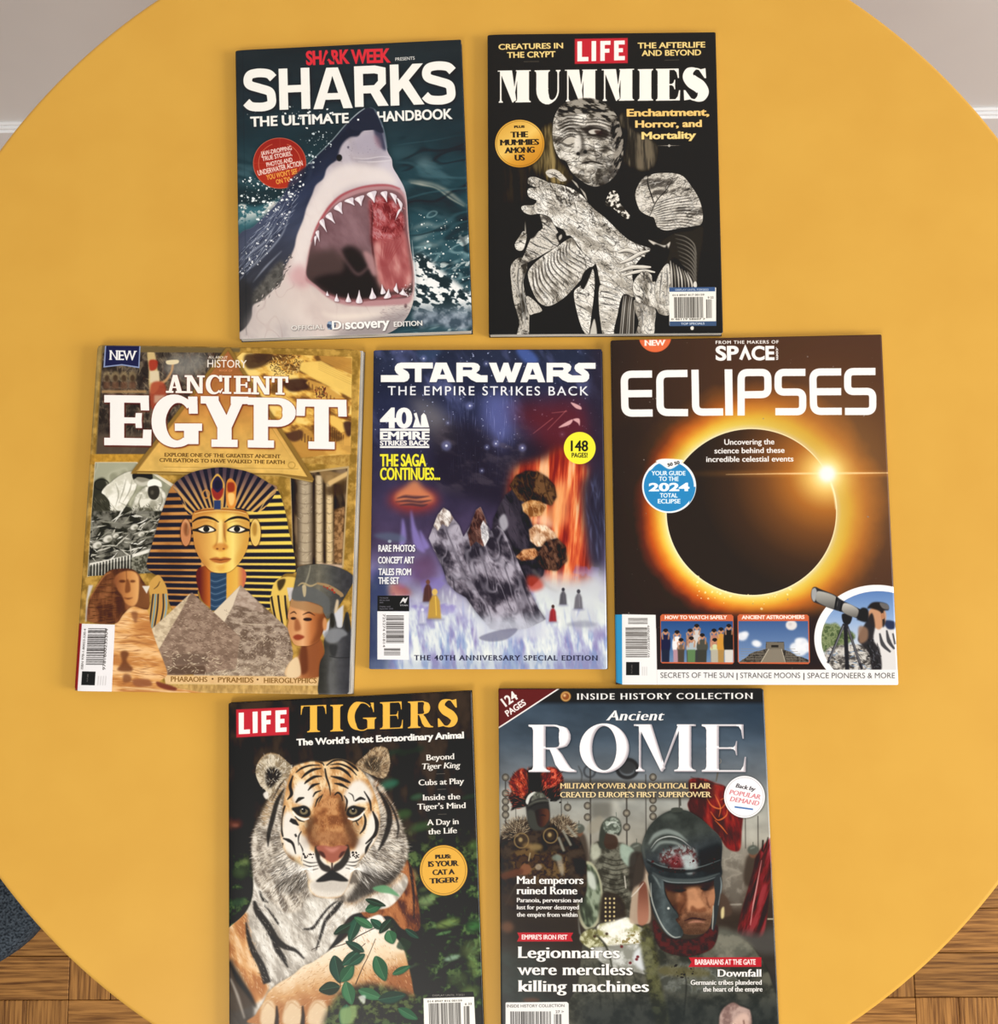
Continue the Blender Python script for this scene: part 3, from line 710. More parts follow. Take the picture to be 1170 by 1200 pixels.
    for i in range(13):
        t = i/12.; x0 = 395+t*275; y0 = 668-t*200; x1 = 500+t*345; y1 = 945-t*300
        c.line([(x0, y0), (x0+5-12*t, y0+90*(1-.25*t)), ((x0+x1)/2-30, (y0+y1)/2+30), (x1, y1)], [2, 6, 9, 6, 2], '25211e', .9, 1.3)
        c.line([(x0+10, y0), (x0+17-12*t, y0+88), ((x0+x1)/2-18, (y0+y1)/2+26), (x1+12, y1-10)], [1, 6, 6, 1], 'faf8f3', .7, 2)
    c.clip()
    # cloth between the arms at the bottom
    bandage(c, '695,850 740,800 790,740 830,680 845,760 838,880 820,1020 800,1150 755,1110 715,980', ['705,850 760,860 790,885', '705,930 760,960 800,985', '730,1010 780,1040', '800,720 780,840'], 41, '8d877d', 'eeeae1', 20, 30)
    c.poly('770,700 830,670 770,820 740,790', '12100e', .95, 3)
    c.poly('845,1040 860,1160 810,1165 825,1080', 'd9d4c9', .9, 2)
    # big forearm and hand, pale and cracked
    hand = '362,62 365,30 400,18 450,32 520,60 640,88 740,140 830,240 923,315 1010,400 1090,470 1180,510 1250,540 1180,600 1120,690 1130,800 1190,860 1100,880 1000,830 900,800 875,740 850,640 760,560 680,450 640,440 620,400 560,370 520,310 450,285 380,292 330,270 315,238 340,225 400,222 425,190 372,165 358,125 375,100 430,98 385,82'
    bandage(c, hand, (), 43, 'a09a8f', 'f2efe7', 0, 35)
    c.clip(hand, blur=1)
    c.fill(lambda x, y: ramp(ss(.36, .6, fbm(x, y, 15, 44, 3, 30, 1.4)), [(0, '2a2622'), (1, 'f1ede4')]), lambda x, y: .85*ss(.42, .6, fbm(x, y, 120, 45, 2))*ss(30, -40, (y-40)-(x-400)*.62))
    c.fill('1a1714', lambda x, y: .8*ridge(x, y, 30, 91, 62, 2.6, .06)*ss(140, 20, np.abs((y-40)-(x-400)*.62)+20))
    c.fill('2a2622', lambda x, y: .45*ridge(x, y, 44, 92, 30, 2, .03))
    c.hair(150, '500,30 800,120 1000,340 1100,480 1000,460 800,330 640,240 480,240', 60, 22, 5, ['1e1b18', '57514a', 'f7f5ef', '2e2a26'], 6, .85, 35)
    c.hair(60, hand, 40, 11, 2.0, ['4b4640', '8b857a'], 7, .8, 60)
    c.line('640,310 620,360 640,440', [2, 6, 2], '8a8479', .8, 2); c.line('820,600 870,540 900,500', [2, 5, 2], '8a8479', .8, 1)
    c.clip()
    c.poly('568,430 620,408 636,440 600,500 580,480', '1a1714', .97, 2); c.poly('585,450 605,432 608,455 590,475', 'cfc9be', .9, 2)
    # second hand and lower wraps at the centre
    c.frame(700, 205, 6.154)
    for p, w in [('150,560 220,545 290,570 345,590', 26), ('165,640 240,610 310,570 380,548', 24), ('160,700 250,670 330,668 390,668', 26), ('190,730 270,705 350,695 420,705', 22)]:
        q = pts_of(p); c.line(q, [w*.5, w*1.25, w*1.25, w*.6], '141110', .95, 3); c.line(q-[0, 2], [w*.4, w, w, w*.4], 'e4dfd4', .98, 1); c.line(q+[0, 5], [2, w*.3, 2], '8f897e', .6, 3)
    bandage(c, '20,800 70,812 120,825 190,862 160,950 145,1050 130,1160 50,1160 25,1060 12,920', ['25,840 90,852 165,880', '25,880 90,892 160,915', '20,925 80,935 150,950', '25,980 80,1000'], 47, 'b1aba0', 'f0ece3', 12, 10)
    c.clip('185,870 250,880 270,960 290,1160 130,1160 150,1000', blur=1)
    c.fill('171412'); 
    for i in range(7): c.line([(195+i*15, 870), (185+i*14, 960), (165+i*16, 1160)], [5, 9, 7], ['b9b3a8', 'e2ddd2', '6f695f'][i % 3], .9, 1.5)
    c.clip()
    bandage(c, '268,905 330,890 400,930 425,980 418,1060 400,1160 285,1160 300,1060 275,980', ['300,930 330,1020 320,1120', '370,940 390,1020'], 49, '8d877d', 'e9e5db', 25, 80)
    bandage(c, '262,780 330,700 390,720 400,770 425,780 430,900 520,905 520,1008 450,1000 420,960 330,930 280,900', ['300,800 340,850 330,900', '360,730 390,790 400,860', '330,900 300,880 270,870'], 51, '7d776d', 'e9e5db', 40, 60)
    bandage(c, '430,760 470,680 510,640 525,680 535,820 525,930 440,920 420,840', ['470,700 460,800 450,900', '505,670 510,780 500,900'], 53, '8d877d', 'dcd7cc', 20, 85)
    for i in range(7):
        x = 530+i*20; c.line([(x, 620+i*14), (x+8+i*4, 700+i*12), (x+14+i*4, 830)], [4, 15, 6], ['dcd6cb', '8a8479', 'c9c3b8'][i % 3], .95, 1.5); c.line([(x+9, 620+i*14), (x+18+i*4, 700+i*12), (x+24+i*4, 830)], [2, 6, 3], '161311', .9, 1)
    c.poly('700,775 715,770 722,800 712,815 695,800', 'e2ddd2', .95, 1)
    # title and headlines
    c.frame(560, 30, 6.313)
    T = lambda s, x0, y0, x1, y1, h, w=(.05, .03), col='f2d68a', **k: c.text(s, x0, y0, x1, y1, h, col, w, shadow=((1, 2), 2, '5a3a14', .7), **k)
    T('CREATURES IN', 154, 178, 633, 167, 40); T('THE CRYPT', 217, 240, 577, 232, 42); c.line([(340, 268), (455, 266)], 3, '6a655c', 1, 0, False)
    up = [((0, 2), 4, '0b0a09', .7)]
    put_serif(c, [('M', 148, 335, 393, 575, -4), ('U', 421, 333, 615, 574, -4), ('M', 645, 328, 884, 566, -4)], 88, 10, 13, 8, 'f6f3ea', under=up)
    c.frame(700, 30, 6.313)
    put_serif(c, [('M', 34, 323, 275, 560, -5), ('I', 302, 321, 404, 557, -2), ('E', 436, 318, 614, 556, -3), ('S', 642, 312, 822, 553, 0)], 88, 10, 13, 8, 'f6f3ea', under=up)
    T('THE AFTERLIFE', 301, 166, 803, 157, 41); T('AND BEYOND', 330, 222, 772, 215, 41); c.line([(500, 254), (610, 250)], 3, '6a655c', 1, 0, False)
    T('Enchantment,', 220, 672, 833, 664, 52, (.065, .04), 'f0c878'); T('Horror, and', 283, 755, 778, 748, 50, (.065, .04), 'f3cd80'); T('Mortality', 330, 842, 737, 834, 52, (.065, .04), 'f3d688')
    c.line([(450, 890), (530, 889), (620, 888)], [1, 5, 1], '9a938a', 1, 1, False); c.poly([(535, 878), (548, 889), (535, 902), (522, 889)], 'b5afa5', 1, 1, False)
    # the head overlaps the title
    c.frame(560, 30, 4)
    c.clip('385,385 430,358 500,340 560,348 600,372 612,400 380,420', blur=2)
    c.poly('375,400 430,350 500,338 560,346 605,375 560,420 440,420', lambda x, y: ramp(ss(.35, .65, fbm(x, y, 11, 14, 3, 15, 3)), [(0, '141210'), (.5, '39352f'), (1, '9a9489')]), 1, 3)
    c.clip()
    c.frame(560, 30, 6.313)
    # red masthead
    c.rect(718, 96, 1112, 285, 'a82630', tilt=-8); c.rect(722, 100, 1108, 280, 'c22a36', tilt=-8)
    for p in ['738,116 772,115 772,232 820,231 820,263 738,265', '843,113 877,112 877,261 843,263']: c.poly(p, 'faf6ef', 1, 0, False)
    c.poly('908,112 984,110 984,140 941,141 941,170 976,169 976,199 941,200 941,260 908,261', 'faf6ef', 1, 0, False)
    c.poly('1010,110 1089,107 1089,137 1044,138 1044,166 1076,165 1076,195 1044,196 1044,224 1090,223 1090,254 1010,257', 'faf6ef', 1, 0, False)
    # gold badge
    c.ell(311, 878, 186, 180, '080706', .5, 8); c.ell(311, 878, 183, 177, 'c08a2e'); c.ell(311, 878, 181, 175, lin((200, 720), (430, 1040), [(0, 'd9a544'), (.45, 'edc567'), (.7, 'd89a36'), (1, 'c4842a')]))
    c.ell(311, 878, 173, 167, '6a4414', .9, 0, ring=2.5)
    B = lambda s, x0, y0, x1, y1, h, w=(.09, .0), sf=(.05, .05): c.text(s, x0, y0, x1, y1, h, '1c1408', w, sf)
    B('PLUS', 270, 762, 348, 760, 16, (.1, .05), None); B('THE', 244, 834, 374, 830, 42); B('MUMMIES', 164, 892, 455, 886, 42); B('AMONG', 198, 950, 423, 944, 42); B('US', 272, 1004, 350, 1002, 42)
    # bar code panel
    c.frame(700, 205, 6.154)
    c.rect(522, 812, 860, 1085, 'f2efe6'); c.rect(522, 812, 853, 843, '3f5a86', tilt=-3); c.rect(524, 1056, 862, 1090, '3f5577', tilt=-2)
    c.text('DISPLAY UNTIL 7/29/2022', 566, 836, 806, 834, 13, 'cfd6e2', (.03, .02)); c.text('TOP SPECIALS', 606, 1080, 776, 1077, 15, 'dfe5ee', (.03, .02))
    c.text('014 8947 817 00159', 545, 874, 775, 870, 12, '5a564e', (.03, .02)); c.text('9 22', 800, 892, 842, 890, 14, '5a564e', (.03, .02))
    c.barcode([(557, 882), (768, 880), (559, 1032)], 32, seed=4, col='34302b'); c.barcode([(788, 898), (833, 897), (789, 1032)], 7, seed=6, col='34302b')
    c.text('0 46119 58607 7', 536, 1046, 782, 1044, 11, '4a463e', (.03, .02)); c.poly('674,1100 685,1090 698,1095 696,1114 680,1116', 'e6e2d8', 1, 1)
    return c
# ------------------------------------------------------------- Egypt cover
Q_EGYPT = [(113.8, 404), (423, 409.3), (409.3, 814.3), (86, 810)]
def art_egypt():
    c = Cover(Q_EGYPT, 3, 'a8843f')
    E1 = lambda: c.frame(75, 395, 5.4526)
    E2 = lambda: c.frame(245, 395, 5.4526)
    E3 = lambda: c.frame(75, 600, 5.4526)
    E4 = lambda: c.frame(245, 600, 5.4526)
    E1()
    c.fill(lambda x, y: ramp(ss(.3, .7, fbm(x, y, 50, 2, 4)), [(0, '8a6a2c'), (.5, 'a5803a'), (1, 'c39a4a')]))
    c.hair(700, [(100, 0), (1930, 0), (1930, 2350), (0, 2350)], 70, 30, 3, ['d0a858', '7a5c26', 'e0bf74'], 3, .4, 50, sm=False)
    c.poly('200,50 245,60 130,1118 100,1700 60,2300 0,2300 150,1118 190,300', 'a59468', .55, 8, False)
    # --- tomb painting, top left
    tl = [(243, 52), (1130, 70), (1130, 95), (1040, 95), (520, 760), (200, 748)]
    c.poly(tl, '6b5a3a', 1, 3, False)
    tl = [(248, 95), (1060, 100), (1000, 190), (530, 745), (208, 743)]
    c.clip(tl, False)
    c.fill(mott(['2f2824', '4b4037', '6d604f', '3a322c'], 60, 6, 4))
    c.hair(420, tl, 90, 42, 8, ['1d1816', '8d7b60', '5b4a3c', '4a2c22', '2a2422'], 7, .6, 30, sm=False)
    c.fill('2a2320', lambda x, y: .6*ss(380, 560, y)*ss(520, 300, x)); c.fill('5d4e40', lambda x, y: .8*ss(590, 640, y))
    c.poly('700,120 900,110 900,200 760,260 640,220', '8b8a84', .7, 30)
    for x in (275, 330, 385, 440): c.ell(x, 250, 26, 34, 'a08a62', .6, 5); c.ell(x, 262, 16, 22, '3a2a20', .8, 4); c.rect(x-22, 285, x+22, 330, '6d4a36', .7, 5)
    c.rect(240, 338, 530, 356, 'b08a5c', .8, 3)
    c.poly('535,95 580,95 600,200 615,280 600,340 560,360 545,300 545,200', 'd9bd82', .9, 4); c.poly('548,150 600,150 595,200 555,215', '9c2f22', .9, 3); c.rect(552, 215, 612, 290, 'd8c9a8', .9, 3)
    c.line('600,300 650,280 690,220 700,170', [22, 16, 12, 14], 'c99a6a', .9, 3); c.poly('660,150 730,145 735,165 700,175 662,172', 'e6d6ae', .95, 2); c.poly('560,300 640,290 660,370 640,470 560,450', 'a4452f', .85, 6); c.rect(580, 370, 650, 420, 'c8a68c', .8, 6)
    c.clip()
    # --- quarry and temple, top right
    E2()
    tr = [(215, 100), (915, 125), (905, 745), (640, 800), (560, 760), (160, 150)]
    c.clip(tr, False)
    c.fill(mott(['6d4a26', 'b9853c', 'e2b456', 'f0ce76'], 60, 9, 4, 20, 2))
    c.poly('240,110 420,115 360,180 250,200', '3c2a22', .85, 8); c.hair(200, '380,140 590,120 580,220 440,250', 30, 22, 7, ['3a2818', 'e9c87a', '8a6a3a'], 9, .8, 60)
    c.poly('590,160 720,150 915,260 915,390 740,300 580,210', 'ecc566', .95, 4, False); c.poly('700,110 915,130 915,240 720,150', 'b8863e', .9, 4, False)
    for i in range(8): c.line([(700, 118+i*12), (915, 205+i*14)], 2, '8d6630', .5, 1, False)
    c.poly('480,280 600,262 640,290 630,330 520,345', '3a2420', .9, 5)
    c.poly('620,290 680,350 900,470 910,420 740,300 640,270', 'c99748', .9, 4, False)
    for i in range(12): c.line([(640+i*23, 285+i*14), (640+i*23, 320+i*15)], 6, '5b3a24', .8, 1, False)
    c.hair(60, '680,330 740,320 760,380 690,380', 90, 16, 6, ['4a1f1c', '8d3a2a', '2d1c1a'], 5, .9, 30)
    c.poly('480,640 600,570 700,640 820,740 560,780', 'b8863e', .95, 4, False); c.poly('490,620 590,590 600,640 540,665', '4a2f26', .9, 5)
    c.poly('770,500 800,500 900,590 890,620 850,610 760,530', 'e9bd5e', 1, 2, False); c.poly('850,605 895,590 908,690 860,690', 'c28e42', 1, 2, False)
    for i in range(7): c.line([(775+i*14, 560+i*10), (775+i*14, 650+i*6)], 6, '4f3320', .85, 1, False)
    c.poly('860,545 910,540 910,620 880,625', '3a2422', .9, 5)
    for i in range(5): c.line([(575+i*20, 590+i*12), (575+i*20, 650+i*10)], 8, '5a3c26', .8, 1, False)
    c.poly('760,700 905,640 905,745 760,745', 'd6a552', .8, 6)
    c.clip()
    # --- cross bars of the frame
    c.poly('600,765 900,745 895,820 560,800', lambda x, y: ramp(fbm(x, y, 20, 3), [(.2, '9b7434'), (.8, 'c59e52')]), 1, 2, False)
    E1(); c.poly('150,745 520,745 470,810 140,810', lambda x, y: ramp(fbm(x, y, 20, 4), [(.2, 'a87c2e'), (.8, 'c9973a')]), 1, 2, False)
    # --- black-and-white dig photograph, left
    bw = [(200, 800), (460, 800), (700, 960), (620, 1160), (600, 1400), (660, 1500), (150, 1525), (175, 1118)]
    c.poly([(196, 796), (470, 796), (740, 960), (640, 1160), (620, 1400), (146, 1530)], 'd9d2bd', 1, 1, False)
    c.clip(bw, False)
    c.fill(mott(['8f8f78', 'b0af97', 'a3a38b'], 90, 11, 2))
    c.poly('195,920 260,900 300,1000 420,1080 500,1180 170,1180 180,1000', '2a2a22', .95, 6); c.ell(240, 940, 50, 38, '1e1e18', .9, 1, ring=7)
    man = '240,990 262,955 300,925 345,890 400,862 440,856 462,880 470,930 450,990 425,1030 395,1080 380,1110 430,1130 480,1118 505,1150 490,1172 440,1180 380,1165 320,1150 296,1110 290,1050 262,1010'
    c.poly(man, '22221a', .6, 5); c.poly(man, lambda x, y: ramp(ss(.3, .7, fbm(x, y, 40, 81, 3)), [(0, 'cfccba'), (1, 'f2efe2')]), 1, 2)
    c.lines([[(330, 930), (350, 1000), (330, 1080)], [(400, 900), (380, 980), (350, 1060)], [(440, 900), (420, 980), (380, 1050)], [(300, 1060), (340, 1110), (400, 1140)], [(350, 1050), (420, 1080), (440, 1040)]], [2, 7, 2], '8a8776', .8, 2)
    c.poly('240,1000 290,1050 296,1118 380,1170 340,1230 190,1230 175,1100 200,1020', '3a392e', .97, 4); c.hair(60, '200,1020 290,1060 360,1180 200,1220', 50, 40, 6, ['1c1b14', '6a6858'], 8, .6, 20)
    c.ell(500, 905, 50, 42, '8d8978', 1, 2); c.poly('450,905 500,925 550,915 548,938 505,950 465,935', 'c9c5b4', .9, 3); c.poly('438,880 455,862 500,854 560,868 570,895 560,908 520,896 470,892 450,912', '15140e', 1, 2); c.ell(456, 915, 9, 13, 'b0ac9a', .9, 2)
    wk = '470,1000 520,955 560,950 620,960 655,1010 655,1090 600,1140 540,1160 500,1120 440,1110 450,1040'
    c.poly(wk, '22221a', .6, 5); c.poly(wk, lambda x, y: ramp(ss(.3, .7, fbm(x, y, 36, 83, 3)), [(0, 'b0ad9b'), (1, 'e6e3d4')]), 1, 3); c.lines([[(500, 1000), (480, 1060), (500, 1110)], [(620, 990), (630, 1050), (590, 1120)], [(560, 1060), (540, 1110), (560, 1150)]], [2, 8, 2], '7a7766', .8, 2)
    c.ell(576, 985, 38, 52, '33302a', 1, 2); c.ell(566, 990, 10, 14, '5d584c', .8, 4); c.poly('538,952 542,918 580,904 622,922 626,955 585,945', 'f4f2e8', 1, 1.5); c.poly('560,1040 590,1050 600,1090 570,1110 545,1080', '8f8c7a', .8, 5)
    c.poly('430,1110 520,1085 580,1110 620,1150 520,1180 450,1165', '4c4a3c', .9, 4); c.line('470,1130 520,1120 560,1135', [8, 16, 6], 'd9d6c6', .9, 3); c.hair(50, '430,1090 620,1060 620,1150 460,1160', 30, 30, 5, ['2a2920', 'e6e3d6'], 3, .6, 40)
    E3()
    c.poly('170,-10 640,-10 600,120 560,340 600,420 130,420', mott(['26261e', '55534a', '77756a'], 40, 13, 4), 1, 3, False)
    c.clip(bw, False) if False else None
    c.hair(110, '180,20 620,10 560,230 180,300', -25, 90, 12, ['e9e7dc', 'c9c6b8', '1a1a14', '8d8b7d'], 5, .85, 30)
    for x, y, r in [(450, 95, 30), (495, 140, 26), (210, 210, 36), (280, 170, 38), (330, 150, 24)]: c.ell(x, y, r, r*.7, '2a2920', .9, 4, rot=-25); c.ell(x, y-2, r*.9, r*.6, 'd8d5c8', 1, 3, rot=-25); c.ell(x+r*.3, y+r*.1, r*.4, r*.3, '6a6858', .7, 3)
    c.poly('160,325 430,270 555,230 545,262 430,300 160,345', 'e6e3d7', 1, 2, False)
    for i in range(14): c.line([(172+i*20, 335-i*5), (170+i*20, 410)], 9, '1a1a14' , .95, 1, False); c.line([(182+i*20, 335-i*5), (180+i*20, 410)], 7, 'cfccbf', .9, 1, False)
    c.poly('430,290 550,255 540,400 430,400', mott(['3a392e', '8b8979'], 12, 14, 3), .95, 2, False)
    c.clip()
    # --- columns, right
    E2(); c.poly('520,870 895,820 860,1480 540,1480', 'b39a6e', 1, 2, False); c.clip('525,880 885,835 850,1470 545,1500', False)
    c.fill(mott(['2e241d', '5c4a38', '7d6850'], 50, 17, 3, 80, 3))
    for x0, x1, a, b in [(360, 520, 'b9ab96', '7d6f5d'), (565, 670, 'b3a287', '4f4133'), (675, 735, 'cdb894', '6a5840'), (740, 800, 'dcc191', '6f5a3c')]:
        c.poly([(x0, 880), (x1, 880), (x1-6, 1450), (x0+4, 1450)], lin((x0, 0), (x1, 0), [(0, b), (.35, a), (.65, a), (1, b)]), .97, 3, False)
        c.hair(40, [(x0+8, 900), (x1-8, 900), (x1-8, 1440), (x0+8, 1440)], 90, 26, 4, ['e6d8bd', '5b4c3c'], x0, .45, 40, sm=False)
    for x0, x1 in [(365, 515), (570, 665), (680, 732), (745, 797)]:
        for k in range(9): c.line([(x0, 930+k*62), ((x0+x1)/2, 940+k*62), (x1, 930+k*62)], [2, 5, 2], '4a3c2e', .5, 1.5)
    for x in (522, 540, 672, 738, 806): c.line([(x, 880), (x+3, 1450)], 15, '1c130c', .8, 5, False)
    c.poly('690,830 885,880 870,940 740,930', '8f7248', .9, 6, False); c.poly('740,960 880,900 880,1000 750,1010', '3c2a1a', .8, 10, False); c.poly('760,920 890,850 890,880 770,950', 'd9b67a', .9, 3, False)
    c.poly('800,1100 870,1080 850,1440 800,1440', mott(['6a4a2c', 'b08456'], 22, 18), .9, 5, False); c.poly('700,1440 860,1455 850,1480 700,1470', 'e2c2a6', .8, 3, False)
    c.clip()
    # --- gold pyramid behind the title
    E1()
    tri = [(1045, 62), (1062, 62), (1600, 905), (1590, 925), (1380, 880), (430, 870), (440, 850)]
    c.poly(tri, '3c2b14', .75, 7, False); c.poly(tri, '8a6a32', 1, 1, False)
    tri2 = [(1053, 85), (1560, 890), (1380, 868), (465, 852)]
    c.poly(tri2, lambda x, y: ramp(ss(100, 860, y), [(0, '9a5e36'), (.3, 'b3743a'), (.65, 'c9954a'), (1, 'dcb25e')])*(.9+.2*fbm(x, y, 60, 8)[..., None]), 1, 0, False)
    c.line([(1053, 85), (1560, 890)], 6, '6d4f24', .7, 2, False); c.line([(1053, 85), (470, 850)], 6, '7c5a2c', .7, 2, False)
    c.line([(1320, 560), (1500, 840), (640, 828)], 4, '7d5c26', .5, 1, False); c.line([(1325, 556), (1510, 846), (640, 834)], 3, 'f2d68e', .5, 1, False)
    c.line([(470, 866), (1380, 882), (1590, 920)], 5, 'e8c776', .6, 2, False)
    c.ell(1458, 815, 24, 22, '8f6c2e', .8, 1, ring=4)
    # --- golden royal mask with striped headcloth
    E1()
    nem = '640,1080 690,955 760,895 850,855 990,832 1100,842 1200,868 1310,930 1370,975 1400,1050 1425,1150 1440,1240 1465,1340 1480,1430 1478,1500 1415,1510 1370,1560 1330,1640 1310,1740 1150,1690 1080,1600 870,1600 860,1710 700,1740 640,1560 560,1500 530,1450 560,1340 600,1200'
    c.poly(nem, '1a1512', .6, 10)
    gold = lambda x, y: ramp(ss(600, 1480, x), [(0, 'c58848'), (.35, 'd9a05c'), (.6, 'e3bd5e'), (1, 'ecd05a')])
    c.poly(nem, gold); c.clip(nem); c.fill('8a5428', lambda x, y: .5*ss(900, 700, x)*ss(.3, .7, fbm(x, y, 80, 90, 2)))
    navy = '1b1a2b'
    for i in range(17):      # level stripes down both sides
        y = 985+i*48*(.93 if i > 8 else 1)
        if i > 8: y = 985+8*48+(i-8)*40
        c.poly([(500, y+(10-i)*1.2), (880, y+5), (880, y+31), (500, y+29+(10-i)*1.2)], navy, .97, 1, False)
        c.poly([(1100, y+6), (1500, y-12+i*2), (1500, y+15+i*2), (1100, y+32)], navy, .97, 1, False)
    # crown of the cloth: fanned stripes
    fan = '700,950 760,893 850,853 990,830 1100,840 1200,866 1310,928 1365,970 1260,1110 1130,1090 1003,1085 880,1095 800,1130 740,1010'
    c.clip(fan); c.fill(lambda x, y: ramp(ss(840, 1080, y), [(0, '4b3c46'), (.4, '8a6a58'), (1, 'cfa05a')]))
    for k in range(23):
        a = math.radians(200+k*6.4); cx, cy = 1003, 1290
        p0 = (cx+190*math.cos(a), cy+190*math.sin(a)); p1 = (cx+480*math.cos(a), cy+480*math.sin(a))
        c.line([p0, p1], [11, 27], navy, .95, 1, False)
    c.line('700,950 730,975 760,1020 790,1100', [4, 9, 6], 'd9a65e', .8, 2); c.line('1365,970 1320,1000 1280,1060 1240,1130', [4, 9, 6], 'e2b866', .8, 2)
    c.clip()
    # neck, collar
    c.poly('868,1470 1140,1470 1150,1600 1040,1720 930,1720 870,1640', lin((868, 0), (1150, 0), [(0, '5a1e14'), (.2, 'b05a28'), (.5, 'd89a3c'), (.85, 'e0b04e'), (1, 'c2694a')]), 1, 2)
    c.poly('938,1500 1042,1500 1040,1700 1000,1745 940,1745', '2e4560', 1, 1, False)
    for i in range(11): c.line([(940, 1530+i*20), (975, 1540+i*20), (1042, 1515+i*20)], 3, '8fa9bf' if i % 2 else '1c2c44', .8, 1)
    # ears
    for ex, cc, dd in ((782, 'c48256', '6a3a20'), (1227, 'e3bc64', '9a6a28')):
        c.ell(ex, 1248, 38, 92, '4a2a16', .8, 4); c.ell(ex, 1246, 33, 86, cc); c.ell(ex+(4 if ex < 1000 else -4), 1225, 17, 44, dd, .7, 5); c.line([(ex-12, 1180), (ex, 1170), (ex+16, 1200), (ex+8, 1260)], [2, 6, 2], 'f3dba0', .6, 3)
    face = '822,1150 840,1112 900,1098 1003,1092 1110,1098 1165,1112 1188,1160 1188,1240 1178,1330 1150,1400 1110,1455 1060,1496 1003,1505 945,1494 900,1450 862,1395 838,1330 826,1240'
    c.poly(face, '3a1d10', .7, 6)
    c.poly(face, lambda x, y: ramp(ss(820, 1190, x), [(0, 'c58a44'), (.2, 'dba654'), (.42, 'ecc668'), (.58, 'e8bd58'), (.8, 'f2d878'), (1, 'cf9a48')]))
    c.clip(face)
    c.poly('820,1080 1190,1080 1190,1130 1003,1118 820,1130', 'b9722e', .8, 10)
    c.line('838,1118 900,1104 1003,1098 1110,1104 1168,1118', 6, '7a3c1c', .8, 2); c.line('838,1126 900,1112 1003,1106 1110,1112 1168,1126', 5, 'f3d488', .8, 2)
    c.poly('985,1180 1020,1180 1018,1300 1030,1330 1003,1350 975,1330 988,1300', 'f6df96', .7, 7)
    c.poly('1022,1170 1045,1200 1030,1300 1040,1340 1024,1330', 'a8632c', .7, 7); c.poly('982,1170 962,1200 975,1290 966,1335 980,1330', 'c98a40', .6, 6)
    c.poly('960,1325 1003,1312 1046,1325 1050,1348 1003,1366 956,1348', 'c98238', .8, 5); c.ell(983, 1350, 8, 5, '5e2c14', .8, 2); c.ell(1024, 1350, 8, 5, '5e2c14', .8, 2)
    c.poly('845,1300 880,1390 930,1450 900,1470 850,1400 826,1300', 'b87a3a', .7, 14); c.poly('1100,1400 1160,1300 1190,1240 1180,1380 1110,1460', 'd09b44', .6, 12)
    c.line('990,1190 986,1260 980,1310 965,1335', [2, 5, 6, 3], '8a4f22', .6, 3); c.line('1022,1190 1030,1260 1040,1310', [2, 8, 4], '7a3f1c', .7, 4)
    c.poly('936,1416 975,1403 1003,1410 1030,1403 1070,1416 1040,1438 1003,1444 968,1438', 'a8582a', .85, 3); c.line('932,1416 975,1418 1003,1422 1030,1418 1074,1414', [2, 5, 2], '4a1f10', .95, 1)
    c.line('968,1440 1003,1448 1040,1438', [2, 6, 2], 'f6dd94', .7, 2); c.poly('975,1460 1030,1460 1015,1490 990,1490', 'd89a48', .6, 8)
    for ex, s in ((915, -1), (1107, 1)):
        X = lambda p: [(ex+s*a, b) for a, b in p]
        c.line(X([(-78, 1180), (-40, 1158), (10, 1148), (60, 1158), (92, 1180)]), [5, 15, 15, 6], '1c1311', 1, 1)
        c.poly(X([(-62, 1232), (-30, 1206), (8, 1198), (46, 1212), (72, 1222), (96, 1226), (96, 1234), (60, 1240), (20, 1250), (-25, 1246)]), '17110f', 1, 1)
        c.poly(X([(-50, 1230), (-24, 1212), (8, 1207), (44, 1220), (52, 1228), (18, 1242), (-24, 1240)]), 'f3e9d2', 1, 1); c.ell(ex+s*2, 1224, 20, 18, '120c0b')
        c.line(X([(-56, 1186), (0, 1172), (66, 1190)]), [2, 8, 2], 'b06a2c', .6, 3)
    c.clip()
    # brow ornaments
    c.poly('942,930 985,870 1028,930 1022,1000 1012,1060 1008,1098 962,1098 960,1050 948,1000', 'd9a64e', 1, 2); c.poly('952,930 985,885 1018,930 1010,1010 985,1030 960,1010', '2a2440', 1, 1); c.poly('948,960 985,990 1022,960 1016,1010 985,1040 954,1010', '9c2f26', .9, 2); c.rect(962, 1040, 1006, 1098, '2c3c66', 1, 1); c.ell(985, 940, 20, 30, '1a1830', .9, 2)
    c.poly('1042,930 1070,900 1104,940 1104,1010 1098,1080 1060,1092 1040,1040', 'd98a3a', 1, 2); c.poly('1050,930 1090,930 1092,980 1052,985', '8c2a1e', .9, 3); c.poly('1052,1000 1092,1000 1088,1060 1064,1070', 'f2c878', .9, 4)
    c.ell(912, 1000, 26, 30, 'c98a44', .9, 2, ring=9)
    # --- shoulders of the mask
    E3()
    for s, ox in ((1, 0), (-1, 1036+0)):
        pass
    c.poly('540,470 600,400 645,450 665,520 660,640 620,700 545,745 515,700 525,640 560,560', 'c99a4e', 1, 2); c.clip('560,530 600,520 665,500 665,640 640,690 560,740 545,640')
    for i, cc in enumerate(['1c1c2c', '6a94a8', '1c1c2c', 'c98a4c', '1c1c2c', '7aa0b4']): c.line([(572+i*16, 520), (560+i*19, 620), (545+i*16, 745)], 10, cc, .9, 1)
    c.clip(); c.line('575,490 600,470 615,440', [3, 6, 3], '3a2818', .9, 2)
    E4(); c.poly('400,520 420,450 470,415 560,420 545,480 510,520 500,600 490,730 440,700 395,600', 'e0bc5c', 1, 2); c.clip('395,540 500,530 520,600 480,735 440,700 395,610')
    for i in range(6): c.line([(400+i*22, 530), (415+i*20, 620), (440+i*18, 740)], 12, ['17151f', 'd9b45a'][i % 2], .95, 1)
    c.clip(); c.poly('440,440 490,425 480,470 450,500', '2a2018', .85, 3)
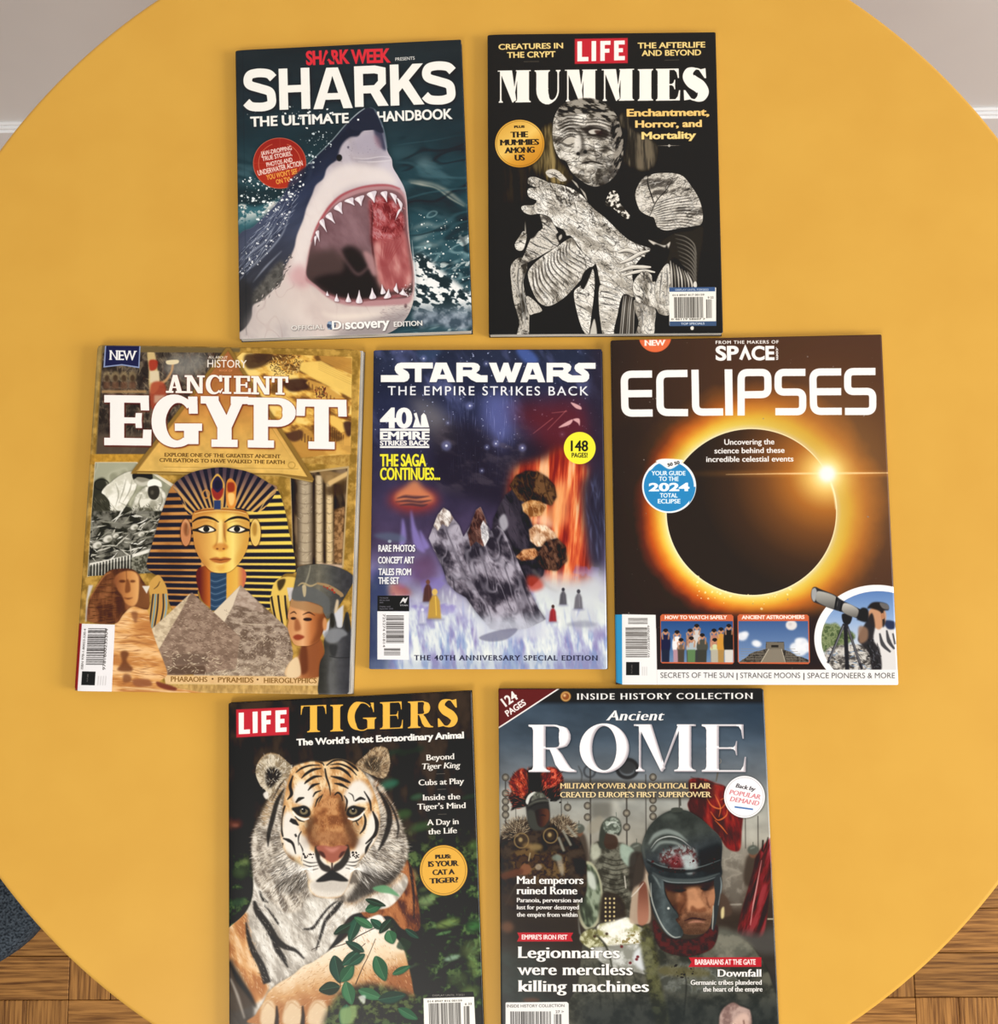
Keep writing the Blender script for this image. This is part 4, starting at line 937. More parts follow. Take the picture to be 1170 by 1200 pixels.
    # --- pyramids
    E3()
    rock = lambda a, b, s, sd: (lambda x, y: ramp(ss(.3, .7, fbm(x, y, s, sd, 4, 10, 1.8)), [(0, a), (1, b)]))
    E4()
    c.poly('205,465 510,745 540,900 520,1060 -100,1060 -40,660 30,640', rock('6d5a4c', 'a99684', 22, 51), 1, 1, False)
    c.poly('205,465 160,590 97,710 30,640 130,540', 'd9c8ae', 1, 2, False); c.poly('205,465 160,590 260,615 350,640 345,600', rock('9a8474', 'b9a594', 18, 52), 1, 1, False)
    c.line('150,705 220,712 320,718 460,720', [2, 7, 2], 'd6c5ac', .8, 2)
    c.clip('205,465 510,745 540,900 520,1060 -100,1060 -40,660 30,640', False)
    c.hair(900, [(-80, 740), (520, 740), (560, 1060), (-100, 1060)], -15, 16, 5, ['d6c3a6', '5c493b', 'b39d84', '4a392e', 'e9d9bd'], 14, .7, 40, sm=False)
    c.hair(260, [(100, 620), (350, 640), (460, 740), (100, 730)], 12, 14, 4, ['bca893', '7a6758'], 15, .6, 20, sm=False)
    c.fill('e2d0b0', lambda x, y: .5*ss(880, 1040, y)*fbm(x, y, 40, 55)); c.clip()
    E3()
    c.poly('820,512 1040,712 1130,800 1100,1000 640,1060 560,880', rock('7d6656', '9d8572', 20, 53), 1, 1, False)
    c.poly('815,512 745,640 600,890 560,880 545,760 700,620', rock('b5a184', 'd9c6a6', 18, 54), 1, 2, False)
    c.clip('820,515 1040,712 1130,800 1100,1000 640,1060 600,890 745,640', False)
    c.hair(520, [(640, 560), (1060, 560), (1100, 1000), (620, 1000)], 6, 18, 5, ['bfa78f', '6a5445', 'd3bda2', '5a463a'], 16, .6, 22, sm=False); c.clip()
    c.poly('700,905 915,905 930,975 690,975', '6f5a4c', 1, 3, False); c.poly('680,985 900,980 918,1038 660,1038', '5f4a3c', 1, 3, False)
    c.hair(130, [(640, 890), (960, 890), (1060, 1040), (640, 1040)], 0, 26, 5, ['e0cdac', '8a735e', 'f0dfc0'], 17, .7, 30, sm=False)
    # --- caption band
    band = [(560, 1040), (1650, 1052), (1640, 1175), (300, 1175), (600, 1100)]
    c.poly([(640, 1042), (1660, 1052), (1650, 1108), (650, 1098)], lambda x, y: ramp(fbm(x, y, 60, 57), [(0, 'd6ad76'), (1, 'e6c491')]), 1, 1, False)
    c.poly([(650, 1098), (1660, 1108), (1650, 1180), (600, 1180)], lambda x, y: ramp(fbm(x, y, 16, 58, 3, 90, 2), [(.2, 'a5824a'), (.8, 'd0aa66')]), 1, 1, False)
    c.line([(650, 1098), (1660, 1108)], 3, 'f0d9a0', .8, 0, False)
    # --- sphinx
    body = '330,700 440,600 530,620 560,740 600,860 640,960 660,1040 610,1090 700,1120 860,1150 1000,1175 290,1175 300,900'
    c.poly(body, lambda x, y: ramp(ss(.3, .7, fbm(x, y, 70, 61, 4, 5, 3)), [(0, 'b97a42'), (.5, 'd99f5f'), (1, 'edc088')]), 1, 1)
    c.clip(body); c.hair(160, body, 4, 90, 6, ['a8683a', 'f3cf9c', '8c5430', 'e0a868'], 18, .55, 8)
    c.poly('340,1010 370,960 360,900 390,885 415,905 400,950 440,1000 420,1020', '6d4028', .9, 5); c.poly('440,1070 540,1070 560,1110 460,1115', '8a5236', .85, 5); c.poly('380,1040 420,1040 430,1080 380,1090', '7a4a30', .8, 6)
    c.poly('430,640 470,640 465,700 450,700', '7a4a30', .7, 5); c.line('330,830 430,825 580,850', [4, 12, 4], '8c5832', .7, 3); c.line('340,780 450,790 570,770', [3, 8, 3], '9a6238', .6, 3); c.clip()
    c.poly('590,1085 640,1095 720,1125 700,1145 610,1120', '6b2f24', .85, 3); c.line('300,1120 500,1130 700,1150 900,1165', [3, 12, 12, 4], 'f0cd98', .8, 4)
    hd = '148,690 160,560 190,500 240,420 290,372 360,360 430,362 470,385 500,430 540,500 545,600 520,620 440,600 380,650 320,712'
    c.poly(hd, '3a2418', .7, 5); c.poly(hd, lambda x, y: ramp(ss(.3, .7, fbm(x, y, 60, 63, 4, 90, 3)), [(0, '4a2a1c'), (.6, '6d4028'), (1, '8c5836')]))
    c.clip(hd); c.line('158,560 190,500 250,410 300,380', [4, 14, 6], 'c9864a', .7, 4); c.hair(120, '170,560 320,400 320,700 170,700', 0, 60, 5, ['38200f', '7d4d2e'], 19, .6, 6)
    c.poly('480,440 545,520 540,610 470,600 480,520', '7a4c2c', .9, 8); c.clip()
    c.poly('322,420 370,380 440,375 476,410 480,500 470,570 440,600 395,580 370,530 340,490', lin((330, 0), (480, 0), [(0, '8a5232'), (.5, 'c08048'), (1, 'e0a868')]), 1, 4)
    c.ell(373, 440, 22, 9, '4a2414', .85, 4); c.ell(440, 440, 18, 8, '5a2e1a', .85, 4); c.poly('400,430 418,440 425,500 400,515 390,500', '6d3c22', .8, 4); c.line('382,545 410,552 440,545', [3, 9, 3], '54291a', .9, 3); c.line('398,360 402,440', 4, '5a3420', .7, 2, False)
    c.poly('500,470 550,470 530,520', 'e6e2d6', .9, 2, False); c.poly('155,465 185,465 150,560 140,700 132,700 140,560', 'dcdce0', .8, 3, False)
    # --- queen's bust with tall flat crown
    E4()
    c.poly('500,480 545,480 530,560 515,570', 'c9c6cc', .9, 2, False); c.poly('800,640 860,590 855,740 740,800 720,760', 'c9cbd2', .95, 3, False)
    c.poly('500,1050 510,970 580,910 600,850 700,800 740,900 710,1050', lambda x, y: ramp(ss(500, 700, x), [(0, 'd9b68a'), (.5, 'a8693e'), (1, '8c4f2c')]), 1, 3)
    c.poly('580,880 625,850 640,1000 600,1040 585,1000', '5a2c1c', .8, 8); c.poly('640,860 700,840 690,980 650,1040 635,1000', '8a4e2e', .7, 8); c.poly('500,1050 520,960 570,930 585,1045', 'e3c9a0', .9, 4)
    fc = '520,600 540,550 640,560 740,620 745,700 730,760 700,820 650,850 600,855 555,848 530,815 510,760 505,730 512,690 505,660'
    c.poly(fc, '3a2014', .6, 5); c.poly(fc, lambda x, y: ramp(ss(505, 745, x), [(0, 'c88c5a'), (.35, 'e0aa78'), (.7, 'b87040'), (1, '8c4e2a')]))
    c.clip(fc); c.poly('530,560 730,600 730,650 530,605', 'a07a52', .8, 4)
    c.line('520,648 545,636 562,650', [3, 9, 3], '2e1a12', .9, 2); c.line('600,655 640,640 680,660', [3, 10, 3], '2e1a12', .9, 2); c.ell(542, 678, 18, 9, '1e120e', .9, 2); c.ell(632, 684, 28, 11, '1e120e', .9, 2)
    c.poly('552,680 575,690 590,745 560,760 548,745', '8a4a2a', .75, 5); c.poly('540,795 570,780 612,795 585,815 555,815', '8c3a24', .95, 3); c.poly('700,680 745,640 745,760 690,830 650,850 690,760', '6d3a20', .7, 10); c.clip()
    c.ell(741, 715, 14, 42, 'c98a58', 1, 3)
    cr = '535,545 545,480 560,400 570,352 640,335 740,332 850,360 925,418 880,520 800,640 760,680 735,640 725,600 640,570 560,560'
    c.poly(cr, '14120f', .6, 5); c.poly(cr, lambda x, y: ramp(ss(540, 920, x), [(0, '54524a'), (.4, '6b675a'), (.75, '4a4a48'), (1, '38373a')])*(.85+.3*fbm(x, y, 26, 71)[..., None]))
    c.poly('545,490 640,470 760,540 770,640 735,640 720,600 640,570 540,560', '5d5f5f', .8, 4); c.line('650,338 640,390 620,450 600,480', [6, 12, 8], '8b8674', .9, 2)
    c.line('690,452 760,470 840,520 850,540', [12, 26, 22], 'a5855c', .9, 2); c.dots(14, '700,455 770,470 840,530 800,520', 3, 8, '9c3a2c', 20); c.line('570,470 600,452 650,470 690,455', [6, 14, 8], 'b09c74', .9, 2); c.poly('598,470 622,470 620,530 606,535', 'c0ae88', .9, 2); c.poly('815,560 830,570 820,630 800,640', 'd8c2a0', .9, 3)
    # --- dark jackal statue
    jk = '765,760 780,660 795,638 812,700 820,735 850,735 862,690 878,640 892,650 905,730 910,800 910,1180 715,1180 705,1050 712,960 740,900 735,830 750,790'
    c.poly(jk, '101010', .6, 5); c.poly(jk, lambda x, y: ramp(ss(710, 910, x), [(0, '34332f'), (.4, '5d5d5c'), (.7, '47474a'), (1, '343438')])*(.85+.3*fbm(x, y, 50, 73)[..., None]))
    c.poly('740,770 790,745 850,745 885,780 850,800 820,830 770,835 742,810', '84868a', .85, 5); c.poly('775,660 795,645 805,720 780,735', '26241f', .9, 3); c.poly('870,655 885,650 898,760 868,740', '2a2824', .9, 3); c.line('770,920 820,930 905,928', 4, '1c1c1c', .8, 2); c.poly('770,850 820,850 810,920 780,915', '2b2b2b', .8, 6); c.line('780,950 775,1060 785,1170', [10, 30, 20], '6f6f70', .5, 8)
    # --- title
    red = [((0, 0), 3, '6b1a10', .9), ((3, 4), 3, '5a160e', .9)]
    E1()
    put_serif(c, [('A', 655, 240, 775, 355, 2), ('N', 775, 242, 905, 357, 2), ('C', 910, 242, 1020, 362, 0), ('I', 1016, 245, 1085, 361, 1), ('E', 1089, 246, 1198, 362, 1), ('N', 1200, 247, 1330, 364, 2), ('T', 1332, 249, 1436, 365, 2)], 30, 12, 14, 13, 'f4efe6', True, under=red)
    put_serif(c, [('E', 257, 368, 560, 688, 4), ('G', 562, 375, 872, 698, 0), ('Y', 868, 375, 1192, 698, 4), ('P', 1178, 383, 1485, 703, 4), ('T', 1490, 393, 1805, 710, 5)], 92, 44, 38, 48, 'f2efea', True, under=[((0, 0), 5, '6b1a10', 1), ((5, 7), 5, '5a160e', .95)])
    c.text('ALL ABOUT', 927, 136, 1050, 138, 16, 'efe6da', (.02, .02)); c.text('HISTORY', 921, 192, 1172, 195, 48, 'f0e8dd', (.01, .005)); c.text('BOOK OF', 996, 218, 1080, 220, 12, 'd98a5a', (.02, .02))
    c.text('EXPLORE ONE OF THE GREATEST ANCIENT', 645, 760, 1387, 771, 23, '4a3110', (.03, .0), (.05, .05)); c.text('CIVILISATIONS TO HAVE WALKED THE EARTH', 614, 794, 1414, 808, 23, '4a3110', (.03, .0), (.05, .05))
    c.poly('262,55 492,58 485,198 372,180 252,193', '8b98bd', 1, 0, False); c.poly('270,55 484,58 478,188 372,172 262,184', '1d2348', 1, 0, False)
    c.text('NEW', 288, 144, 468, 148, 60, 'f2f0ee', (.05, .01), (.08, .06), .92)
    E3()
    c.text('PHARAOHS', 683, 1083, 918, 1086, 32, '7a5524', (.03, 0), (.04, .05)); c.ell(952, 1066, 6, 6, '5a3a18'); c.text('PYRAMIDS', 985, 1088, 1213, 1090, 32, '7a5524', (.03, 0), (.04, .05)); c.ell(1240, 1070, 6, 6, '5a3a18'); c.text('HIEROGLYPHICS', 1279, 1092, 1616, 1093, 32, '7a5524', (.03, 0), (.04, .05))
    # bar code panel
    c.poly('86,710 110,712 85,1150 55,1145', '8c1a22', 1, 0, False); c.poly('110,712 325,718 304,1150 80,1148', 'ece9ea', 1, 0, False)
    c.barcode([(152, 742), (136, 980), (270, 742)], 30, seed=8, col='34302e'); c.text('9781800235304', 262, 1010, 280, 745, 18, '55504c', (.02, .01)); c.text('ISBN 978-1-80023-530-4', 118, 1005, 138, 745, 14, '55504c', (.02, .01))
    c.poly('112,1018 200,1020 194,1108 106,1106', '161414', 1, 0, False); c.text('FUTURE', 150, 1085, 154, 1035, 8, '9a9692', (.02, .01))
    for i in range(4): c.line([(214+i*16, 1108), (219+i*16, 1048)], 5, 'b9b5b3', .8, 1, False)
    return c
# --------------------------------------------------------- space-film cover
Q_STAR = [(437.8, 410.3), (705.5, 408.7), (712, 784.2), (432.4, 784.2)]
def art_star():
    c = Cover(Q_STAR, 3, '24283c')
    c.frame(425, 400, 6)
    N = lambda s, sd, o=4, a=0, st=1: (lambda x, y: fbm(x, y, s, sd, o, a, st))
    c.fill(lambda x, y: ramp(np.clip(y/2300, 0, 1), [(0, '262c3e'), (.2, '2a2e48'), (.4, '332f48'), (.6, '463a55'), (.72, '7d74a0'), (.8, 'b4b4c8'), (.9, 'b8c2cf'), (1, '8f9db8')])*(.8+.4*fbm(x, y, 160, 2, 4)[..., None]))
    # milky dust and stars
    c.fill('6a72a8', lambda x, y: .55*ss(.5, .8, fbm(x, y, 120, 3, 4, 60, 2))*ss(1100, 300, y))
    c.poly('330,400 520,450 640,640 560,760 420,560', 'a0988f', .5, 50); c.poly('850,380 1050,380 1060,650 960,720 860,620', '6f78c0', .6, 50)
    c.poly('1080,60 1180,60 1240,140 1150,150', '4a62a8', .8, 12); c.poly('380,60 560,60 440,150', '3a4e70', .6, 16)
    c.dots(420, [(80, 60), (1680, 60), (1680, 900), (80, 900)], 1, 5, 'b9c2e8', 4, .7)
    c.hair(180, [(600, 380), (1100, 380), (1100, 1000), (600, 1000)], 90, 90, 3, ['8a94d8', '4a4e7c', 'b0b8ee'], 5, .35, 2, sm=False, blur=1)
    # a dark nebula bank in the middle
    c.poly('500,640 600,580 760,570 900,660 960,780 1100,700 1240,660 1420,720 1500,860 1380,1000 1150,1060 980,1160 760,1120 560,1040 470,900', '211d27', .75, 50)
    c.fill('5f5560', lambda x, y: .35*ss(.5, .75, fbm(x, y, 70, 7, 4, 20, 2))*ss(560, 640, y)*ss(1120, 980, y)*ss(480, 560, x)*ss(1400, 1200, x))
    for x, y, r in [(590, 730, 16), (755, 450, 12), (938, 715, 10), (1125, 745, 12), (430, 120, 10), (870, 155, 8), (875, 740, 8), (600, 570, 6), (1405, 650, 9), (840, 905, 7)]:
        c.ell(x, y, r*2.2, r*2.2, '8a92d0', .45, 8); c.ell(x, y, r*.55, r*.55, 'e6eafc', .95, 2)
    # red haze at the upper right, fire columns below it
    c.poly('1060,460 1250,420 1560,420 1640,700 1560,900 1380,820 1200,660', '6a1f22', .7, 70); c.poly('1600,100 1690,100 1690,1200 1600,1100', '2b2430', .7, 40)
    fire = '1040,1080 1080,900 1180,860 1300,820 1400,760 1540,860 1590,1000 1560,1200 1590,1480 1600,1650 1400,1700 1270,1640 1280,1420 1200,1300 1130,1240 1060,1200'
    c.poly(fire, 'a23a22', .9, 45)
    c.clip(fire, blur=30)
    c.fill(lambda x, y: ramp(ss(.25, .8, fbm(x, y, 42, 9, 4, 93, 9)), [(0, '7a2018'), (.35, 'b8402a'), (.6, 'd9693c'), (.8, 'e8935a'), (1, 'efb98a')]))
    c.clip(); c.poly('1360,1000 1440,1000 1430,1260 1290,1300 1240,1200 1330,1150', 'e9a468', .7, 30); c.poly('1290,1220 1340,1300 1250,1290 1200,1250', 'f0c4a8', .6, 16)
    c.poly('1540,1000 1690,960 1690,1620 1600,1560 1570,1340', '2c2a3a', .9, 30); c.hair(40, '1580,1000 1680,1000 1690,1500 1600,1450', 85, 160, 5, ['5c6a9c', '7f8cc0', '1c1a26'], 11, .5, 12, blur=3)
    # violet and snow light at the foot
    c.fill(lambda x, y: ramp(ss(.25, .75, fbm(x, y, 60, 13, 4, 80, 3)), [(0, '8d86b4'), (.4, 'aeb2cf'), (.7, 'ccd4dc'), (1, 'e4e9e6')]), lambda x, y: ss(1700, 1900, y+110*fbm(x, y, 120, 14)+.18*np.abs(x-1000)-260*ss(1100, 1600, x)-230*ss(500, 350, np.abs(x-640))))
    c.fill('7d70b8', lambda x, y: .6*ss(.5, .7, fbm(x, y, 90, 15, 3))*ss(1500, 1650, y)*ss(2000, 1850, y))
    c.poly('1270,1640 1420,1640 1560,1660 1690,1600 1690,2000 1400,2000 1200,1800', 'd3dad6', .75, 40); c.fill('6a86bc', lambda x, y: .5*ss(.52, .72, fbm(x, y, 40, 16, 3, 90, 4))*ss(2000, 2100, y))
    c.hair(70, [(540, 1750), (1650, 1900), (1650, 2150), (540, 2150)], 88, 150, 12, ['f0f3f0', '8f9ac8', 'dfe6e6'], 12, .5, 10, sm=False, blur=3)
    c.poly('60,1650 200,1700 180,2330 40,2330', '323c5e', .9, 30); c.poly('40,2240 600,2250 1700,2200 1700,2330 40,2330', '8292b0', .35, 20)
    c.line('1270,1680 1340,1650 1440,1655 1560,1620', [10, 30, 14], 'e7a890', .6, 14)
    # red-lit rock disc and spires on the left
    c.ell(360, 1110, 175, 85, 'a8352a', .75, 34); c.poly('230,1080 300,1020 370,970 430,1030 500,1090 470,1130 260,1130', 'd88a5c', .8, 18)
    for p in ['240,1100 300,1086 380,1092 470,1084', '230,1124 320,1116 400,1124 486,1112', '262,1148 340,1140 420,1148 460,1140']: c.line(p, [6, 22, 24, 5], '4a3038', .9, 4); c.line(pts_of(p)-[0, 9], [2, 7, 3], 'c87a58', .6, 3)
    for p in ['280,1240 300,1300 305,1400 260,1440 270,1340', '340,1180 370,1290 400,1360 440,1480 370,1440 345,1340', '400,1320 440,1380 470,1440 430,1450']: c.poly(p, '8a7cc0', .8, 8)
    c.poly('75,1360 180,1340 280,1360 300,1400 180,1400', '5a6a80', .6, 10); c.ell(190, 1402, 13, 11, 'a8b4c0', .8, 2)
    c.poly('200,1700 300,1720 340,1780 200,1790', 'b8452e', .5, 16); c.poly('330,1560 480,1500 520,1640 380,1700', '4a2438', .5, 30)
    # plain rocks and cliffs stand here in place of the painted figures
    def crag(p, dark, mid, light, sd, s_=60, sm=False, blur=1.5, halo=.6):
        q = spline(p) if sm else pts_of(p)
        c.poly(q, '17141c', halo, 12, False)
        c.poly(q, lambda x, y: ramp(ss(.28, .72, fbm(x, y, s_, sd, 4, 62, 1.8)), [(0, dark), (.5, mid), (1, light)]), 1, blur, False)
        c.clip(q, False, blur)
        c.fill(dark, lambda x, y: .5*ridge(x, y, s_*1.1, sd+3, 70, 2.6, .12)); c.fill(light, lambda x, y: .45*ridge(x+9, y+5, s_*1.1, sd+3, 70, 2.6, .08)); c.hair(int(12+s_), q, 68, s_*.8, 5, [dark, mid, light], sd, .5, 18, sm=False, blur=1); c.clip()
    crag('920,1250 960,1160 1000,1080 1050,1040 1090,1000 1130,1060 1150,1180 1200,1300 1260,1400 1290,1520 1270,1640 1190,1720 1060,1650 960,1540 900,1420', '16151b', '26232c', '433c48', 31, 80, blur=4)
    crag('465,1380 500,1290 530,1215 570,1165 610,1190 640,1240 680,1290 710,1370 760,1290 800,1180 830,1160 870,1250 900,1330 950,1290 990,1330 1030,1400 1080,1510 1130,1630 1180,1760 1240,1880 1290,1950 1180,2010 1020,2040 900,2020 800,1900 730,1800 660,1760 600,1700 560,1580 510,1480', '2a2630', '67606c', 'aaa4b2', 33, 66)
    crag('500,1290 530,1215 570,1165 610,1190 640,1240 600,1300 560,1280 530,1330', '6a5a54', 'b8aaa2', 'ece8e4', 35, 34, halo=.2)
    crag('740,1340 770,1260 800,1180 830,1160 862,1240 880,1330 850,1440 800,1400 760,1440', '2e1c1c', '5a3630', '8a6458', 37, 44, halo=.2)
    crag('830,1300 850,1255 880,1300 890,1380 860,1440 838,1380', '8d8a90', 'cfcdd0', 'f0eeee', 39, 30, blur=2, halo=.2)
    c.fill('c6cad8', lambda x, y: .8*ss(1900, 2030, y+60*fbm(x, y, 60, 61))*ss(760, 860, x)*ss(1340, 1240, x)*ss(2120, 2060, y))
    crag('1035,1010 1080,940 1150,905 1230,910 1300,950 1350,1010 1365,1090 1330,1150 1260,1130 1180,1140 1100,1110', '1c130f', '38261a', '6a4a30', 41, 40, blur=3)
    crag('1120,1140 1180,1110 1250,1120 1290,1160 1260,1220 1180,1230 1130,1190', '7a4a26', 'c08850', 'e8bc84', 43, 36, blur=3, halo=.2)
    crag('1170,1320 1220,1280 1290,1290 1350,1340 1370,1400 1310,1440 1230,1440 1180,1400', '9a6a48', 'd8ae88', 'f4dcc0', 45, 36, blur=3, halo=.2)
    crag('1080,1510 1130,1460 1210,1450 1250,1490 1200,1530 1120,1540', '6a3c24', 'b87a4c', 'dca878', 47, 34, blur=3, halo=.2)
    crag('1235,1480 1290,1400 1370,1380 1430,1440 1440,1540 1370,1610 1280,1600 1240,1550', '1a100e', '3a2620', '6e4c3c', 49, 30, blur=3)
    c.poly('1180,1750 1270,1730 1250,1660 1160,1650', 'b83a28', .75, 12); c.poly('960,1250 1000,1210 1025,1290 985,1330', 'b8b6c0', .8, 6)
    c.line('1200,1600 1300,1720 1380,1760', [20, 12, 4], '8f8a84', .5, 10)
    # travellers in plain cloaks, far off in the snow
    for x, y, h, body, head in [(460, 1830, 170, '4a2c28', '6a4434'), (508, 1950, 230, 'b8903c', 'd8b45c'), (422, 1985, 120, 'b9bccf', 'd8dae6'), (1340, 1970, 130, '8a2428', '3a2420'), (1412, 1850, 130, '4e4c54', '2e2c34'), (1520, 1880, 150, '66646c', '3c3a42')]:
        c.poly([(x-h*.22, y), (x-h*.16, y-h*.55), (x-h*.06, y-h*.74), (x+h*.06, y-h*.74), (x+h*.15, y-h*.55), (x+h*.2, y)], body, .95, 3, False); c.ell(x, y-h*.83, h*.085, h*.1, head, .95, 2); c.line([(x+h*.02, y-h*.7), (x+h*.05, y-h*.1)], h*.03, [min(1, v*1.5) for v in hx(body)], .6, 2, False); c.ell(x, y+4, h*.3, h*.05, '6c6c90', .5, 6)
    c.poly('1430,1990 1560,1960 1650,1990 1560,2010', '7a7c92', .5, 8); c.poly('820,2080 960,2030 1090,2020 1020,2090 900,2110', '6a6a82', .7, 5)
    # far-off pink streaks
    for a, b in [((1200, 645), (1340, 535)), ((1300, 620), (1435, 480)), ((1330, 500), (1440, 488))]: c.line([a, b], [2, 7, 3], 'd87a78', .85, 1.5, False)
    for p in ['1465,425 1530,450 1540,475 1500,465', '1380,600 1440,560 1480,545 1460,580 1400,600', '1480,545 1525,540 1528,590 1515,570']: c.poly(p, 'e2b0b0', .9, 1.5)
    # masthead
    W = 'f3f2ee'
    L1 = ['128,236 256,236 238,222 226,200 228,176 244,156 272,148 495,148 495,190 415,190 415,285 368,285 368,190 282,190 318,212 330,232 330,256 316,276 292,285 128,285',
          '514,148 592,148 652,285 600,285 590,263 530,263 520,285 470,285', '660,148 786,148 812,156 826,174 822,200 800,220 834,236 880,236 880,285 800,285 764,268 736,244 706,244 706,285 660,285']
    L2 = ['48,148 102,148 126,218 152,148 186,148 208,218 232,148 285,148 232,285 186,285 168,238 148,285 104,285', '320,148 398,148 446,285 396,285 386,263 330,263 318,285 270,285',
          '455,148 588,148 616,156 630,174 624,200 604,220 636,236 704,236 690,226 662,208 650,186 656,164 680,148 800,148 800,190 716,190 746,212 756,232 754,258 738,278 712,285 604,285 566,268 538,244 500,244 500,285 455,285']
    al = [pts_of(p) for p in L1]+[pts_of(p)+[840, 0] for p in L2]
    for off, bl in (((0, 3), 4),): c.comp(c.mask([p+np.array(off) for p in al], bl), '10121c', .6)
    c.many(al, W)
    for p, dx in [('562,188 546,232 580,232', 0), ('706,180 766,180 774,190 766,200 706,200', 0), ('356,188 340,232 374,232', 840), ('500,180 568,180 576,190 568,200 500,200', 840)]: c.poly(pts_of(p)+[dx, 0], '2a3048', 1, 0, False)
    c.text('THE EMPIRE STRIKES BACK', 177, 376, 1590, 376, 62, 'eceef2', (.015, .01), None, 1.25, shadow=((1, 2), 3, '10121c', .6))
    # anniversary mark
    c.text('40', 122, 601, 350, 601, 130, W, (.07, .05)); c.poly('352,602 372,540 360,505 380,498 398,560 414,602', W, 1, 1, False); c.poly('410,602 412,520 430,500 446,516 470,602', W, 1, 1, False)
    c.rect(122, 610, 472, 626, W); c.rect(122, 732, 470, 746, W); c.text('EMPIRE', 122, 686, 472, 686, 54, W, (.075, .05)); c.text('STRIKES BACK', 122, 727, 472, 727, 32, W, (.07, .05))
    Y = 'f0e63a'
    c.text('THE SAGA', 122, 873, 449, 873, 82, Y, (.07, .03), shadow=((0, 0), 6, '3a3a10', .7)); c.text('CONTINUES...', 122, 968, 547, 968, 82, Y, (.07, .03), shadow=((0, 0), 6, '3a3a10', .7))
    c.ell(1528, 746, 112, 113, 'f2ea3c'); c.text('148', 1465, 767, 1587, 767, 72, '1a1a1a', (.04, .02)); c.text('PAGES!', 1472, 812, 1583, 812, 32, '1a1a1a', (.03, .02))
    for t, x0, x1, y in [('RARE PHOTOS', 110, 370, 1474), ('CONCEPT ART', 108, 364, 1557), ('TALES FROM', 110, 342, 1640), ('THE SET', 110, 258, 1702)]: c.text(t, x0, y, x1, y, 46, 'eeeef0', (.075, .03), shadow=((1, 2), 3, '14141c', .7))
    c.rect(104, 1785, 328, 1895, '17161a'); c.rect(103, 1895, 326, 2237, 'efedee', tilt=2)
    for i, (t, x1) in enumerate([('TITAN MAGAZINE', 180), ('SPECIAL ISSUE', 190), ('2020', 145)]): c.text(t, 118, 1806+i*16, x1, 1806+i*16, 9, '9a98a0', (.02, .01))
    c.text('Display until', 118, 1866, 195, 1866, 9, '9a98a0', (.02, .01)); c.text('September 2020', 118, 1882, 214, 1882, 9, '9a98a0', (.02, .01))
    c.poly('262,1842 285,1800 300,1808 318,1796 300,1838 285,1825', 'dcdad8', 1, 1); c.text('TITAN', 260, 1858, 318, 1858, 9, 'dcdad8', (.05, .03))
    c.barcode([(165, 1925), (165, 2125), (290, 1925)], 26, seed=12, col='3a3634'); c.barcode([(150, 2158), (150, 2210), (265, 2158)], 7, seed=13, col='3a3634'); c.text('725274 01814', 142, 1915, 142, 2150, 16, '6a6664', (.02, .01))
    c.text('THE 40TH ANNIVERSARY SPECIAL EDITION', 362, 2242, 1655, 2244, 36, '24243a', (.05, 0), (.04, .05), 1.25)
    return c

